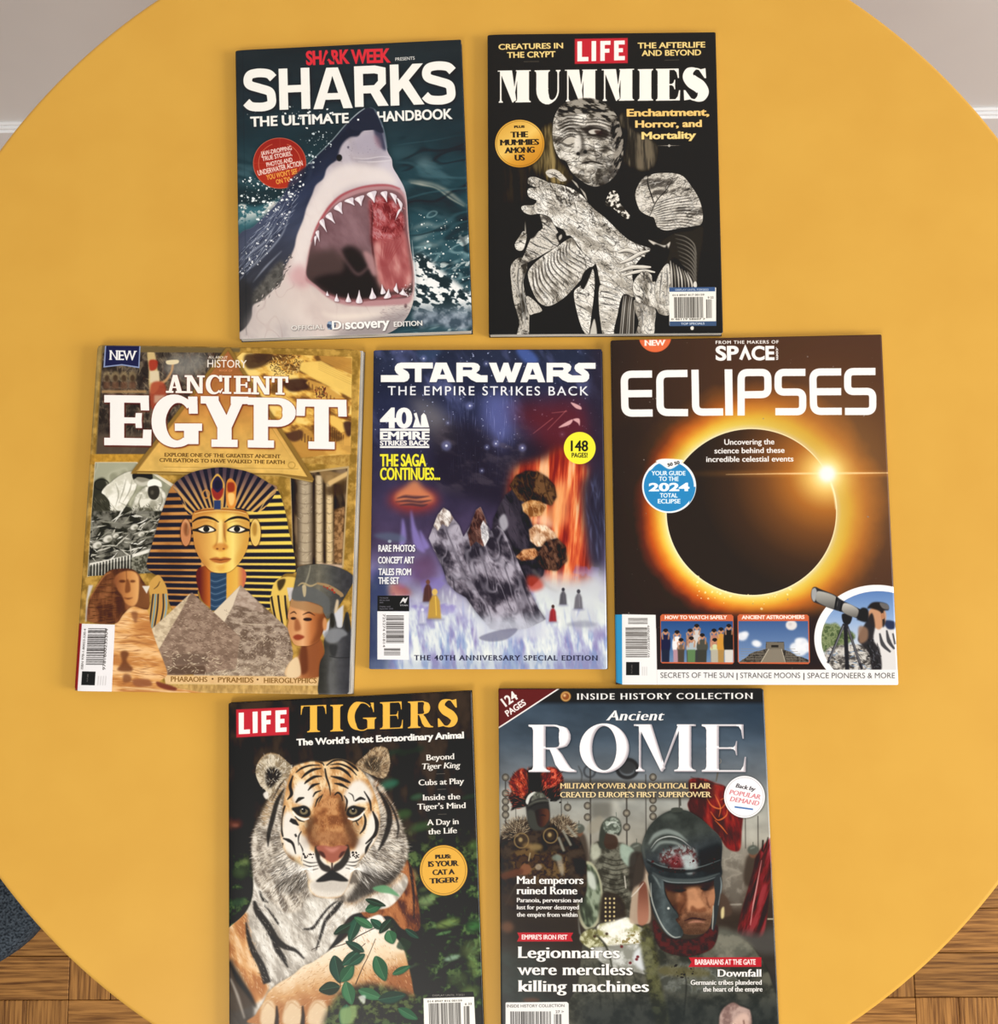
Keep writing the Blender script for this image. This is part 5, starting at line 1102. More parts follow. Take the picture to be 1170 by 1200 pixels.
# ----------------------------------------------------------- eclipse cover
Q_ECL = [(716.2, 398.6), (1034, 391.6), (1053.4, 802.7), (722.7, 802.3)]
def art_eclipse():
    c = Cover(Q_ECL, 3, '2d2522')
    cx, cy, rx, ry = 880.5, 600., 99.5, 97.3
    def sky(x, y):
        r = np.hypot((x-cx)/rx, (y-cy)/ry); an = np.degrees(np.arctan2(y-cy, x-cx))   # 0 = right, -90 = up
        n = fbm(x, y, 22, 3, 3)
        right = ss(0, 1, .5+.5*np.cos(np.radians(an+28)))       # brighter towards the diamond
        wdt = .135+.04*n+.035*right
        d = np.maximum(r-1, 0)/wdt
        core = ramp(np.clip(d/2.6, 0, 1), [(0, 'fff8d0'), (.08, 'fdec8a'), (.22, 'f8cc4c'), (.36, 'ea8e2e'), (.54, 'c2521e'), (.76, '5e2a1a'), (1, '2c2421')])
        core2 = ramp(np.clip(d/3.4, 0, 1), [(0, 'fffbd0'), (.1, 'fce65e'), (.24, 'f6cc40'), (.38, 'e29a34'), (.55, 'b86c2a'), (.78, '7c4a26'), (1, '4a3226')])
        base = core*(1-right[..., None])+core2*right[..., None]
        hz = np.hypot(x-969, y-556)
        warm = (ss(150, 0, hz)*.5)[..., None]; warm2 = (ss(300, 40, hz)*.28)[..., None]
        bg = np.array(hx('2c2523'))
        out = np.where((d > 2.6)[..., None], base, base)
        out = out*(1-warm2)+np.array(hx('74482a'))*warm2
        return out*(1-warm*.8*(r > 1)[..., None])+np.array(hx('c8914a'))*warm*.8*(r > 1)[..., None]
    c.fill(sky)
    c.fill('2a2422', lambda x, y: .4*ss(.45, .75, fbm(x, y, 60, 5, 2))*ss(820, 760, x)*ss(640, 500, y))
    c.dots(60, [(718, 400), (1034, 394), (1050, 800), (722, 800)], .25, .9, '8d8078', 3, .8)
    # the dark disc
    def disc(x, y):
        hz = np.hypot(x-969, (y-556)*1.05)
        return ramp(np.clip(hz/150, 0, 1), [(0, 'f2cd74'), (.14, 'dba24c'), (.3, 'a8672c'), (.5, '6f4526'), (.75, '3f2d22'), (1, '2c2521')])
    c.ell(cx, cy, rx+.9, ry+.9, 'fff3c0', .9, .5); c.ell(cx, cy, rx, ry, disc)
    c.dots(34, [(790, 640), (830, 690), (900, 700), (940, 685), (900, 715), (820, 705)], .5, 1.6, 'fff0b0', 6, .7)
    c.fill('d98a3a', lambda x, y: .35*ss(6, 0, np.abs(y-555))*ss(760, 960, x)*ss(1200, 960, x))
    c.line('850,556 910,555 969,554.6 1045,554', [.4, 1.1, 3, .8], 'f6cf94', .9, .4, False)
    c.ell(969.5, 555, 26, 25, 'f8e08a', .55, 10); c.ell(969.5, 555, 15, 15, 'fbeeb4', .8, 5); c.ell(969.5, 555, 9.5, 9.5, 'f4eceb', 1, 2.2)
    c.line([(974, 566), (978, 580), (980, 597)], [2.2, 1], 'fdf0c0', .9, .5)
    # title strokes
    c.frame(708, 385, 5.717)
    W = 'f4f1ee'; t = 49
    def strokes(p, w=t, cl=False): c.many([q for q in miter(p, w)], W)
    def rr(pts, r=44):
        """polyline with rounded corners"""
        p = pts_of(pts); out = [p[0]]
        for i in range(1, len(p)-1):
            a = p[i]-(p[i]-p[i-1])/np.linalg.norm(p[i]-p[i-1])*r; b = p[i]+(p[i+1]-p[i])/np.linalg.norm(p[i+1]-p[i])*r
            for k in np.linspace(0, 1, 9): out.append(a*(1-k)**2+2*p[i]*k*(1-k)+b*k*k)
        out.append(p[-1]); return np.array(out)
    def E(x0, y0, x1, y1, rs):
        strokes(rr([(x1, y0+t/2+rs), (x0+t/2, y0+t/2), (x0+t/2+6, y1-t/2), (x1+4, y1-t/2+rs)], 52)); strokes([(x0+t*.6, (y0+y1)/2), (x1, (y0+y1)/2+rs)])
    def S(x0, y0, x1, y1, rs):
        m = (y0+y1)/2
        strokes(rr([(x1-6, y0+t/2+rs), (x0+t/2, y0+t/2), (x0+t/2, m), (x1-t/2, m+rs), (x1-t/2, y1-t/2), (x0+6, y1-t/2)], 42))
    E(110, 282, 320, 592, -2); strokes(rr([(556, 300), (371, 303), (374, 562), (560, 563)], 52)); strokes(rr([(606, 275), (611, 560), (795, 558)], 50)); strokes([(830, 272), (835, 582)], 52)
    c.frame(870, 385, 5.714); dx = -923
    strokes(rr([(-11, 582), (-11, 294), (168, 292), (170, 440), (-8, 443)], 44))
    S(213, 268, 428, 580, -1); E(447, 265, 664, 578, -1); S(683, 262, 902, 578, -1)
    c.frame(708, 385, 5.717)
    c.clip([(150, 60), (500, 55), (500, 200), (150, 200)], False)
    c.ell(340, 52, 108, 106, 'd8623a'); c.ell(340, 52, 102, 100, 'e06c42'); c.clip(); c.text('NEW', 268, 114, 412, 112, 36, 'f6ece4', (.09, .03), (.06, .05))
    c.text('FROM THE MAKERS OF', 744, 102, 1168, 98, 21, 'efebe6', (.05, .03), None, 1.2)
    c.text('SP', 744, 210, 900, 208, 90, W, (.06, .05)); c.many(miter([(912, 207), (943, 132), (975, 207)], 22), W); c.text('CE', 985, 208, 1140, 206, 88, W, (.06, .05)); c.text('.com', 1150, 122, 1151, 208, 19, W, (.05, .04))
    c.text('Uncovering the', 802, 778, 1139, 774, 36, W, (.035, .02)); c.text('science behind these', 736, 836, 1208, 831, 36, W, (.035, .02)); c.text('incredible celestial events', 681, 893, 1268, 889, 36, W, (.035, .02))
    # blue roundel
    c.ell(434, 1056, 180, 180, 'f0f4f6'); c.ell(432, 1058, 167, 167, '2e86bf'); c.ell(434, 1056, 176, 176, '2e86bf', .0)
    c.poly('345,888 400,872 520,880 510,900 440,942 380,910', 'f6f6f4', 1, 1); c.poly('296,940 340,900 350,905 310,950', 'f6f6f4', 1, 1); c.text('50 50', 425, 925, 505, 905, 20, '1c1c1c', (.06, .04))
    c.clip([(590, 1060), (640, 1060), (640, 1200), (560, 1200)], False); c.ell(434, 1056, 176, 176, '2e86bf'); c.clip()
    for s, a, b, y, h in [('YOUR GUIDE', 315, 543, 983, 28), ('TO THE', 365, 497, 1021, 28), ('TOTAL', 372, 490, 1132, 28), ('ECLIPSE', 358, 509, 1171, 28)]: c.text(s, a, y, b, y, h, 'eef6fa', (.05, .03))
    c.text('2024', 298, 1088, 570, 1086, 50, 'f6fafc', (.06, .06))
    # foot of the cover
    c.frame(708, 590, 5.4555)
    c.poly([(330, 700), (1900, 700), (1920, 1062), (338, 1062)], '231d1b', .8, 26, False)
    c.poly([(72, 710), (120, 710), (122, 1158), (80, 1145)], '3493c6', 1, 0, False)
    c.poly([(116, 708), (329, 712), (338, 1062), (2000, 1062), (2000, 1165), (118, 1165)], 'ecebe9', 1, 0, False); c.line([(333, 800), (338, 1160)], 1.5, 'bdbbb9', 1, 0, False)
    c.barcode([(155, 733), (155, 774), (278, 733)], 6, seed=20, col='55504c'); c.barcode([(138, 792), (140, 985), (275, 792)], 26, seed=21, col='55504c'); c.text('9772052807009', 292, 985, 289, 780, 12, '6a6664', (.02, .01)); c.rect(142, 1014, 226, 1098, '151313'); c.text('FUTURE', 182, 1086, 182, 1030, 8, '8a8682', (.02, .01))
    for i in range(3): c.line([(246+i*13, 1100), (246+i*13, 1044)], 4, 'b9b7b5', .8, 1, False)
    T = lambda s, a, b, y: c.text(s, a, y, b, y, 34, '3c3836', (-.005, -.008)); T('SECRETS OF THE SUN', 360, 823, 1115); T('|', 844, 850, 1117); T('STRANGE MOONS', 868, 1251, 1116)
    T('|', 1272, 1278, 1117); T('SPACE PIONEERS & MORE', 1298, 1862, 1117)
    # picture 1: watching the sky
    def panel(p): c.poly(p, 'd9693f', 1, 1)
    c.poly([(358, 720), (370, 708), (812, 710), (824, 722), (828, 1015), (818, 1027), (370, 1022), (360, 1012)], 'c8623e', 1, 0, False)
    c.clip([(362, 752), (820, 752), (824, 1016), (364, 1014)], False); c.fill(lin((0, 750), (0, 1010), [(0, '2c4c80'), (.5, '3f659a'), (1, '6a86a8')]))
    R = np.random.RandomState(4)
    ppl = [(x_, y_, a_, b_, w_*1.12) for x_, y_, a_, b_, w_ in [(392, 820, '1c2340', '23283a', 46), (465, 830, 'ece6e6', 'b08a96', 44), (490, 880, '6d5a4c', '4a4038', 38), (548, 820, '8a6a60', '4a4640', 40), (590, 790, 'c8c4c0', '3a3a3a', 36), (556, 870, 'a8b2b8', '5d7c52', 46), (625, 850, '4a4a42', '3c3c36', 52), (700, 820, 'b07a6a', '8a7a6c', 38), (705, 880, 'c8cfa0', 'b0aa98', 44), (745, 812, 'c98f3a', 'a88248', 36), (795, 790, '1e1e1e', 'd0ccc4', 50)]]
    for x, y, a, b, w in ppl:
        c.poly([(x-w*.55, y+40), (x, y+18), (x+w*.55, y+40), (x+w*.5, 940), (x-w*.5, 940)], a, 1, 2); c.poly([(x-w*.5, 935), (x+w*.5, 935), (x+w*.45, 1030), (x-w*.45, 1030)], b, 1, 1, False)
        c.ell(x, y+2, 14, 18, 'b98468'); c.ell(x, y-8, 16, 12, '241c1a'); c.line([(x-w*.35, y+50), (x-22, y+10), (x-8, y)], 9, 'c2906f', .9, 1, False); c.line([(x+w*.35, y+50), (x+22, y+10), (x+8, y)], 9, 'b5815f', .9, 1, False)
    c.clip(); c.text('HOW TO WATCH SAFELY', 387, 739, 784, 739, 22, 'f6e8de', (.07, .05))
    # picture 2: stepped temple
    c.poly([(850, 720), (862, 708), (1296, 710), (1308, 722), (1314, 1015), (1304, 1027), (864, 1024), (852, 1012)], 'c8623e', 1, 0, False)
    c.clip([(856, 752), (1302, 752), (1308, 1016), (858, 1016)], False); c.fill(lin((0, 750), (0, 1010), [(0, '3f5c8c'), (1, '7a93b8')]))
    c.ell(1195, 778, 36, 32, 'e2dcd8', .95, 3); c.ell(1188, 772, 12, 10, 'b8b0b0', .5, 4)
    for x, y, r in [(880, 850, 34), (900, 835, 22), (965, 893, 24), (980, 900, 24), (1225, 920, 40), (1262, 890, 40), (1295, 920, 40), (1250, 940, 44), (1240, 880, 24)]: c.ell(x, y, r, r*.8, 'e6e8ec', .9, 6)
    st = '858,1016 880,1000 905,985 930,960 970,945 1000,940 1030,930 1032,885 1148,885 1150,935 1190,950 1230,975 1270,985 1306,1000 1306,1020 858,1020'
    c.poly(st, mott(['2e2a26', '6a6258', '4a443c'], 12, 9, 3), 1, 0, False); c.clip([(858, 885), (1306, 885), (1306, 1016), (858, 1016)], False)
    for i in range(6): c.line([(870, 1010-i*16), (1020+i*1, 1010-i*16)], 3, '8a8274', .7, 0, False); c.line([(1160, 1010-i*16), (1300-i*16, 1010-i*16)], 3, '8a8274', .7, 0, False)
    c.poly([(1035, 888), (1146, 888), (1148, 930), (1034, 930)], '6f675a', 1, 0, False); c.rect(1066, 905, 1112, 920, '2a2622'); c.poly([(1050, 930), (1130, 930), (1152, 1020), (1000, 1020)], '82796a', 1, 0, False); c.line([(1050, 930), (998, 1020)], 5, 'bdb4a0', .9, 0, False); c.line([(1132, 930), (1156, 1020)], 5, 'bdb4a0', .9, 0, False)
    c.clip(); c.text('ANCIENT ASTRONOMERS', 876, 739, 1280, 737, 22, 'f6e8de', (.07, .05))
    # picture 3: photographer in a round window
    c.frame(870, 590, 5.4526)
    c.clip([(400, 500), (1000, 500), (1010, 1066), (400, 1066)], False)
    c.ell(862, 862, 404, 342, 'f1efed'); c.clip([(400, 500), (970, 500), (1000, 1062), (500, 1062)], False)
    t_ = np.linspace(0, 2*np.pi, 60); inner = np.stack([872+368*np.cos(t_), 870+310*np.sin(t_)], 1)
    bm = c.mask([inner]); keep = c.clipm.copy(); c.clipm = None; z = np.zeros((c.H, c.W), np.float32); z[bm[0][0]:bm[0][1], bm[0][2]:bm[0][3]] = bm[1]; c.clipm = z*keep
    c.fill(lin((0, 540), (0, 900), [(0, '5578b0'), (.5, '88a4cc'), (1, 'c6d0dc')]))
    c.poly('500,780 560,770 600,765 640,800 700,820 720,860 640,920 560,960 500,920', mott(['4a5a3a', '8a946a', '5f6e48'], 22, 4, 3), 1, 5)
    c.poly('540,930 700,900 800,920 860,1000 860,1062 560,1062', mott(['4a4644', '9a958e', 'c9c5be'], 26, 5, 3), 1, 3); c.hair(70, '560,930 780,920 820,1060 560,1060', 10, 40, 6, ['e6e2dc', '2c2a28', '6c87a8'], 5, .8, 30)
    sh = '840,800 900,790 975,800 985,1062 880,1062 860,950 820,880'; c.poly(sh, 'd9d6d4', 1, 3); 
    for p in ['880,830 900,900 950,950', '925,810 940,880 975,930', '965,830 980,900']: c.line(p, [10, 26, 12], '3c3c40', .95, 2)
    c.poly('910,750 975,755 975,800 930,800', '2b3450', 1, 3); c.poly('805,700 840,660 890,660 920,700 915,760 880,805 845,790 815,760', 'c08e6c', 1, 3); c.poly('800,670 830,635 880,630 930,645 938,680 905,690 915,760 900,790 890,700 830,672', '241e1c', 1, 3); c.poly('880,635 930,645 938,675 900,670', '6d6a68', .9, 2)
    c.ell(900, 720, 12, 20, 'b07a58')
    c.poly('740,860 790,760 830,700 850,780 840,870 880,940 890,1062 830,1062 810,960 760,900', '232022', .95, 4); c.poly('745,790 800,800 800,870 750,890', '8a6a54', .9, 6); c.hair(60, '800,860 880,900 880,1060 820,1060', 60, 26, 6, ['0e0e10', '55565c'], 6, .8, 30)
    c.clip()
    c.line([(650, 770), (545, 1020)], 16, '2b2a2e', 1, 1, False); c.line([(658, 770), (670, 1060)], 26, '232226', 1, 1, False); c.line([(665, 770), (765, 1060)], 16, '2b2a2e', 1, 1, False); c.line([(648, 780), (556, 1000)], 5, 'a9aab0', .8, 1, False); c.line([(676, 800), (752, 1020)], 4, 'a9aab0', .8, 1, False)
    c.poly('640,705 700,715 690,765 660,775 640,750', '1f1e22', 1, 2)
    lens = '445,545 465,533 500,548 590,585 640,620 760,678 790,690 770,745 735,735 640,695 590,680 480,640 450,625 438,590'
    c.poly(lens, '2a2a2c', 1, 1); c.poly('490,560 600,598 590,672 480,630 470,590', lin((0, 550), (0, 670), [(0, 'b5b3ac'), (.5, '8f8d86'), (1, '5c5a56')]), 1, 2); c.poly('655,636 740,675 725,728 640,690', lin((0, 640), (0, 720), [(0, 'bdbab2'), (1, '6d6a64')]), 1, 2); c.poly('445,550 465,540 475,570 462,625 446,615 440,585', '9fa0a0', 1, 2); c.line([(605, 600), (592, 676)], 14, '1c1c1e', 1, 0, False); c.line([(640, 622), (624, 690)], 14, '1c1c1e', 1, 0, False); c.poly('760,670 805,680 800,755 740,745 735,735', '1a1a1c', 1, 3)
    return c
# ------------------------------------------------------------- tiger cover
Q_TIGER = [(267.3, 824.2), (552.6, 809.7), (567.4, 1219.9), (268.4, 1233.4)]
def leaf(c, x, y, L, w, ang, col, vein='8fb08a', a=1.0, blur=1):
    r = math.radians(ang); u = np.array([math.cos(r), math.sin(r)]); v = np.array([-u[1], u[0]]); o = np.array([x, y])
    p = [o, o+u*L*.25+v*w*.42, o+u*L*.6+v*w*.46, o+u*L, o+u*L*.6-v*w*.46, o+u*L*.25-v*w*.42]
    c.poly([q+np.array([3, 5]) for q in p], '0c140e', .4*a, 4); c.poly(p, col, a, blur); c.poly([o, o+u*L*.3+v*w*.34, o+u*L*.6+v*w*.36, o+u*L*.95, o+u*L*.5], [min(1, k*1.45+.03) for k in hx(col)], .45*a, blur+2); c.line([o, o+u*L*.9], 1.6, vein, .6*a, .6, False)

def art_tiger():
    c = Cover(Q_TIGER, 3, '1d1a18')
    c.frame(260, 800, 6)
    c.fill(lambda x, y: ramp(ss(.3, .75, fbm(x, y, 130, 3, 4, 90, 2)), [(0, '161412'), (.5, '231e1b'), (1, '3a2e26')]))
    c.fill('3d3026', lambda x, y: .5*ss(.5, .8, fbm(x, y, 60, 4, 3, 90, 3))*ss(480, 100, x)*ss(1100, 700, y)); c.ell(90, 990, 60, 26, '7a3a2c', .7, 22); c.ell(95, 1000, 26, 12, 'a86a58', .5, 8)
    c.fill(lambda x, y: ramp(ss(.3, .75, fbm(x, y, 55, 6, 4)), [(0, '10120e'), (.55, '1a2016'), (.85, '2e4226'), (1, '546c3c')]), lambda x, y: np.clip(ss(1060, 1250, x)*ss(900, 1300, y)*.95+ss(260, 160, x)*ss(1150, 1300, y)*ss(1800, 1700, y)*.8, 0, 1))
    for x, y, rx, ry, col, a in [(1180, 710, 70, 30, '2f6a52', .8), (1370, 800, 50, 22, '3f6a4c', .6), (1280, 920, 60, 34, '35502c', .8), (1400, 1010, 80, 30, '3d5c34', .7), (1440, 1530, 60, 36, '8aa468', .8), (1590, 1690, 90, 28, '7f9a50', .8), (1350, 1650, 60, 30, '4a7a58', .6), (1770, 1710, 50, 36, '3d7a3c', .8), (1750, 1880, 70, 60, '6a7f48', .6), (1770, 2000, 30, 80, '7c9a4e', .6), (1620, 1935, 60, 18, '8fae94', .8), (1360, 1990, 60, 12, '8fae94', .5), (1660, 2080, 80, 50, '3c4a2e', .8), (1560, 1760, 60, 10, '55804f', .7), (1740, 2180, 70, 50, '7a9a52', .6), (1740, 800, 60, 20, '2a4030', .6), (1790, 1140, 60, 36, '4a6a34', .7), (1350, 1350, 26, 50, '8a6a48', .7), (1420, 1450, 40, 20, '50603c', .7), (130, 1330, 60, 46, '3c4e30', .8), (160, 1260, 36, 20, '6a7c48', .7), (110, 1540, 60, 30, '2e4a30', .7), (1160, 500, 120, 20, '223026', .8), (1330, 480, 100, 30, '1e2c24', .8)]:
        c.ell(x, y, rx, ry, col, a, min(rx, ry)*.5, rot=-15)
    c.hair(220, '1300,1400 1800,1300 1820,2150 1350,2150', 20, 80, 12, ['2a3c24', '11160f', '4a6a44', '1a2418', '5c7c52'], 7, .45, 60, blur=4)
    c.poly('1060,1560 1400,1600 1440,1900 1480,2150 1320,2250 1330,1900', '12120f', .8, 30)
    # far shoulder
    sh = '900,1400 1250,1280 1300,1240 1345,1330 1370,1460 1390,1600 1385,1740 1270,1730 1180,1640 1000,1640'
    c.poly(sh, lambda x, y: ramp(ss(.3, .7, fbm(x, y, 60, 9, 4, 70, 2)), [(0, '4a2618'), (.5, '7d4426'), (1, 'a8683c')]), 1, 4)
    c.clip(sh); c.line('1310,1180 1330,1330 1350,1500 1350,1660', [8, 22, 16, 8], '1a100c', .9, 5); c.hair(240, sh, 75, 28, 4, ['c98a5a', '4a2618', '9a5c36'], 8, .6, 14); c.clip()
    # body: orange flank at the left, pale chest
    body = '40,1740 50,1720 160,1620 215,1500 225,1330 260,1150 700,1350 1200,1320 1310,1400 1200,1560 1060,1600 900,1640 800,1800 640,2020 500,2110 400,2200 330,2400 40,2420'
    c.poly(body, lambda x, y: ramp(ss(.25, .75, fbm(x, y, 45, 11, 4, 60, 2.5)), [(0, '9f978c'), (.5, 'c9c2b6'), (1, 'e6e2d8')]), 1, 3)
    c.clip(body)
    c.poly('40,1720 170,1610 180,1700 230,1900 300,2080 330,2150 260,2240 60,2300 40,2000', lambda x, y: ramp(ss(.3, .7, fbm(x, y, 70, 12, 3, 70, 3)), [(0, 'a86c3e'), (.5, 'd09a62'), (1, 'e6c49a')]), 1, 10)
    c.hair(260, '50,1740 170,1620 290,2060 240,2180 60,1960', 62, 34, 4, ['f0d8b4', 'b47a48', 'e2b480'], 13, .6, 12)
    c.poly('50,1960 100,2000 180,2140 230,2270 200,2400 40,2400', '3c3631', .9, 12); c.line('50,1960 110,2080 190,2190 240,2280', [10, 36, 30, 10], '191715', .9, 7); c.line('60,2080 110,2200 160,2360', [10, 20, 10], 'b5ada2', .8, 6)
    c.hair(900, '230,1350 640,1300 800,1440 760,1800 500,2150 330,2150 220,1800', 62, 36, 4, ['f2efe8', 'b0a89c', 'dcd6cb', '8d867c', 'fbf9f4'], 14, .6, 20)
    c.hair(420, '800,1440 1160,1330 1240,1400 1000,1640 700,1760', 120, 34, 4, ['f0ebe0', 'b9ab98', 'd8c8ae', 'fbf7ee'], 15, .6, 22)
    c.poly('1150,1330 1280,1350 1200,1420 980,1520 900,1560 860,1520 1000,1420', 'b8875a', .6, 18); c.hair(200, '1000,1450 1280,1330 1200,1420 900,1560', 110, 22, 4, ['e8c898', 'a06c40', 'f2e2c4'], 16, .6, 20)
    blk = '1c1917'
    for p, w in [('228,1530 250,1600 320,1700 380,1800 440,1850 520,1880 580,1940', [18, 50, 54, 46, 26, 8]), ('350,1780 390,1870 430,1930 465,2000', [20, 40, 34, 8]), ('170,1680 190,1790 225,1890 280,1990 320,2110', [8, 30, 44, 50, 56]), ('850,1520 800,1590 730,1670 700,1760 660,1880', [26, 34, 22, 20, 6]), ('570,1730 640,1720 700,1640 760,1570 830,1520', [8, 20, 14, 12, 8]), ('265,1460 290,1520 330,1540', [10, 18, 6]), ('300,1560 350,1620 400,1700', [6, 12, 4]), ('370,1650 400,1690', [10, 12]), ('840,1860 880,1830 920,1810', [8, 16, 8])]:
        c.line(p, w, blk, .92, 4); q = spline(p, False); 
        c.hair(int(len(q)*2.2), q if False else ribbon(q, [v*1.5 for v in w]), 60, 26, 3, [blk, '2e2a26', 'd0c9be'], 17, .7, 14, sm=False)
    c.clip()
    # ruff round the face
    ruff = '430,640 360,780 300,880 245,980 215,1080 208,1180 215,1300 235,1400 300,1480 380,1560 460,1620 560,1590 620,1500 900,1540 1000,1500 1120,1440 1220,1370 1290,1270 1310,1180 1300,1100 1270,1010 1230,910 1180,820 1130,740 1060,670 960,600 700,560 520,580'
    c.poly(ruff, lambda x, y: ramp(ss(.3, .7, fbm(x, y, 40, 19, 4, 70, 2)), [(0, '6a6056'), (.5, 'a89d8e'), (1, 'd6cdbf')]), 1, 8)
    c.poly('430,640 340,800 280,920 300,1000 380,860 480,700', 'a88a64', .8, 14); c.poly('1080,680 1180,830 1240,940 1200,960 1100,800', 'a07450', .8, 12)
    fan = lambda x, y: np.degrees(np.arctan2(y-1050, x-780))
    c.hair(1100, '215,1080 300,880 440,680 500,900 480,1200 620,1420 500,1600 300,1480 220,1300', fan, 44, 5, ['f2eee5', '9a8f80', 'd0c7b8', '6d6458', 'e6ddcc'], 20, .6, 14)
    c.hair(900, '1080,700 1200,860 1300,1100 1290,1280 1100,1450 900,1520 1000,1300 1080,1000', fan, 44, 5, ['ece6db', '8f8577', 'c9bfae', '5d544a', 'e2d6c2'], 21, .6, 14)
    c.poly('1000,1290 1180,1330 1280,1250 1200,1400 1050,1480 880,1540 960,1400', '1e1a17', .75, 16); c.hair(260, '950,1150 1280,1100 1260,1280 1000,1420', lambda x, y: fan(x, y), 90, 4, ['f4f0e8', 'cfc8bc', '4a443c'], 22, .7, 12)
    c.poly('380,1380 560,1340 620,1420 520,1480 420,1460', '3a342e', .6, 16); c.hair(220, '370,1180 560,1150 600,1400 400,1440', fan, 80, 5, ['f4f0e8', '2b2723', 'b5ac9f', '5d564d'], 23, .75, 14)
    for p, w in [('440,740 390,830 355,960 330,1060 325,1150', [8, 30, 34, 30, 6]), ('500,590 420,700 350,830', [6, 12, 4]), ('1090,730 1160,860 1180,960 1150,1080 1100,1180', [10, 34, 40, 34, 10]), ('1130,770 1200,880 1240,1000 1230,1100', [4, 16, 16, 4])]: c.line(p, w, blk, .9, 5)
    # ears
    e1 = '238,640 250,570 290,515 340,495 400,505 450,545 500,600 460,660 400,720 350,790 330,820 300,800 310,760 270,720'
    c.poly(e1, '14110f', .6, 6); c.poly(e1, lambda x, y: ramp(ss(.3, .7, fbm(x, y, 26, 25, 3)), [(0, '8a7a62'), (1, 'cfc3ac')]), 1, 2); c.poly('310,620 350,590 400,610 420,650 380,700 340,740 310,700', '1a1613', .92, 8)
    c.hair(190, e1, lambda x, y: np.degrees(np.arctan2(y-680, x-360)), 30, 4, ['e6dcc8', '6d6050', 'f0e9dc', 'a08c6c'], 26, .75, 20); c.poly('290,780 320,760 330,800 310,815', 'e9e4da', .9, 3); c.line('250,570 300,508 370,497 440,540', [6, 10, 6], '8a6a44', .7, 3)
    e2 = '940,575 1000,515 1060,462 1120,447 1168,470 1182,560 1165,640 1130,670 1060,650 1000,620'
    c.poly(e2, '14110f', .6, 6); c.poly(e2, lambda x, y: ramp(ss(.3, .7, fbm(x, y, 26, 27, 3)), [(0, '6d5842'), (1, 'b39a78')]), 1, 2); c.poly('1000,560 1060,520 1110,540 1110,620 1050,620', '2e2720', .8, 10)
    c.hair(170, e2, lambda x, y: np.degrees(np.arctan2(y-640, x-1060)), 30, 4, ['d9c8ac', '4e4234', 'c0a884', '8a6c4a'], 28, .75, 20); c.line('1160,480 1178,560 1160,640', [4, 8, 4], 'c9b496', .7, 3); c.ell(1122, 745, 22, 20, 'cfc6b4', .8, 8)
    # face
    face = '495,600 560,565 640,548 720,555 800,535 880,548 950,590 1010,650 1060,740 1100,860 1110,980 1080,1100 1010,1200 940,1290 905,1370 880,1440 830,1500 740,1510 650,1490 610,1430 600,1340 560,1290 480,1230 430,1150 415,1050 425,920 440,800 465,690'
    org = lambda x, y: ramp(ss(.3, .7, fbm(x, y, 44, 30, 4, 80, 2)), [(0, 'b58450'), (.5, 'd2a470'), (1, 'e8cda0')])
    c.poly(face, org, 1, 5); c.clip(face, blur=3)
    c.hair(700, face, lambda x, y: np.degrees(np.arctan2(y-1000, x-760)), 26, 4, ['f2cf9a', 'b87c44', 'd89c60', '8a5630'], 31, .55, 12)
    # white areas of the face
    for p in ['500,760 540,690 600,700 650,760 640,850 610,880 540,850 500,830', '870,760 930,690 990,690 1050,760 1050,830 960,850 890,880 860,830', '430,940 480,900 530,980 560,1060 620,1100 600,1200 480,1210 425,1100', '1060,900 1100,940 1100,1060 1050,1160 950,1230 940,1120 1000,1060 1030,960', '600,1230 680,1200 770,1280 880,1200 960,1240 920,1340 880,1400 650,1400 590,1330']:
        c.poly(p, 'e9e4da', .95, 12)
    c.poly('610,1420 660,1380 780,1340 880,1380 910,1430 860,1490 760,1510 660,1495', 'ddd6ca', .98, 8)
    c.hair(300, '600,1240 950,1240 900,1500 640,1500', 90, 22, 3, ['fbf9f4', 'b5ad9f', 'e0d9cc'], 32, .6, 20)
    # nose bridge
    c.poly('690,770 740,740 780,760 850,800 870,900 900,980 940,1080 930,1150 860,1170 770,1165 680,1165 620,1130 600,1060 640,960 655,860', lambda x, y: ramp(ss(.25, .75, fbm(x, y, 60, 34, 3)+.12*ss(900, 760, y)), [(0, '7c4828'), (.5, 'a0683c'), (1, 'c08a58')]), .97, 12)
    c.hair(500, '690,770 850,790 930,1120 620,1120', 88, 16, 4, ['8a5230', 'd39a68', '6b3c20', 'c08050'], 35, .6, 16)
    c.poly('820,790 870,860 900,980 960,1100 920,1160 870,1040 830,900', '4a2a18', .65, 12); c.poly('600,950 640,940 640,1010 610,1060 590,1020', '4a2a18', .6, 10); c.poly('640,1060 770,1040 890,1060 900,1120 770,1130 650,1120', '9a6844', .5, 14)
    c.fill('4a2c1a', lambda x, y: .35*ss(90, 0, np.abs(np.abs(x-775)-130-.12*(y-900)))*ss(900, 1000, y)*ss(1180, 1100, y))
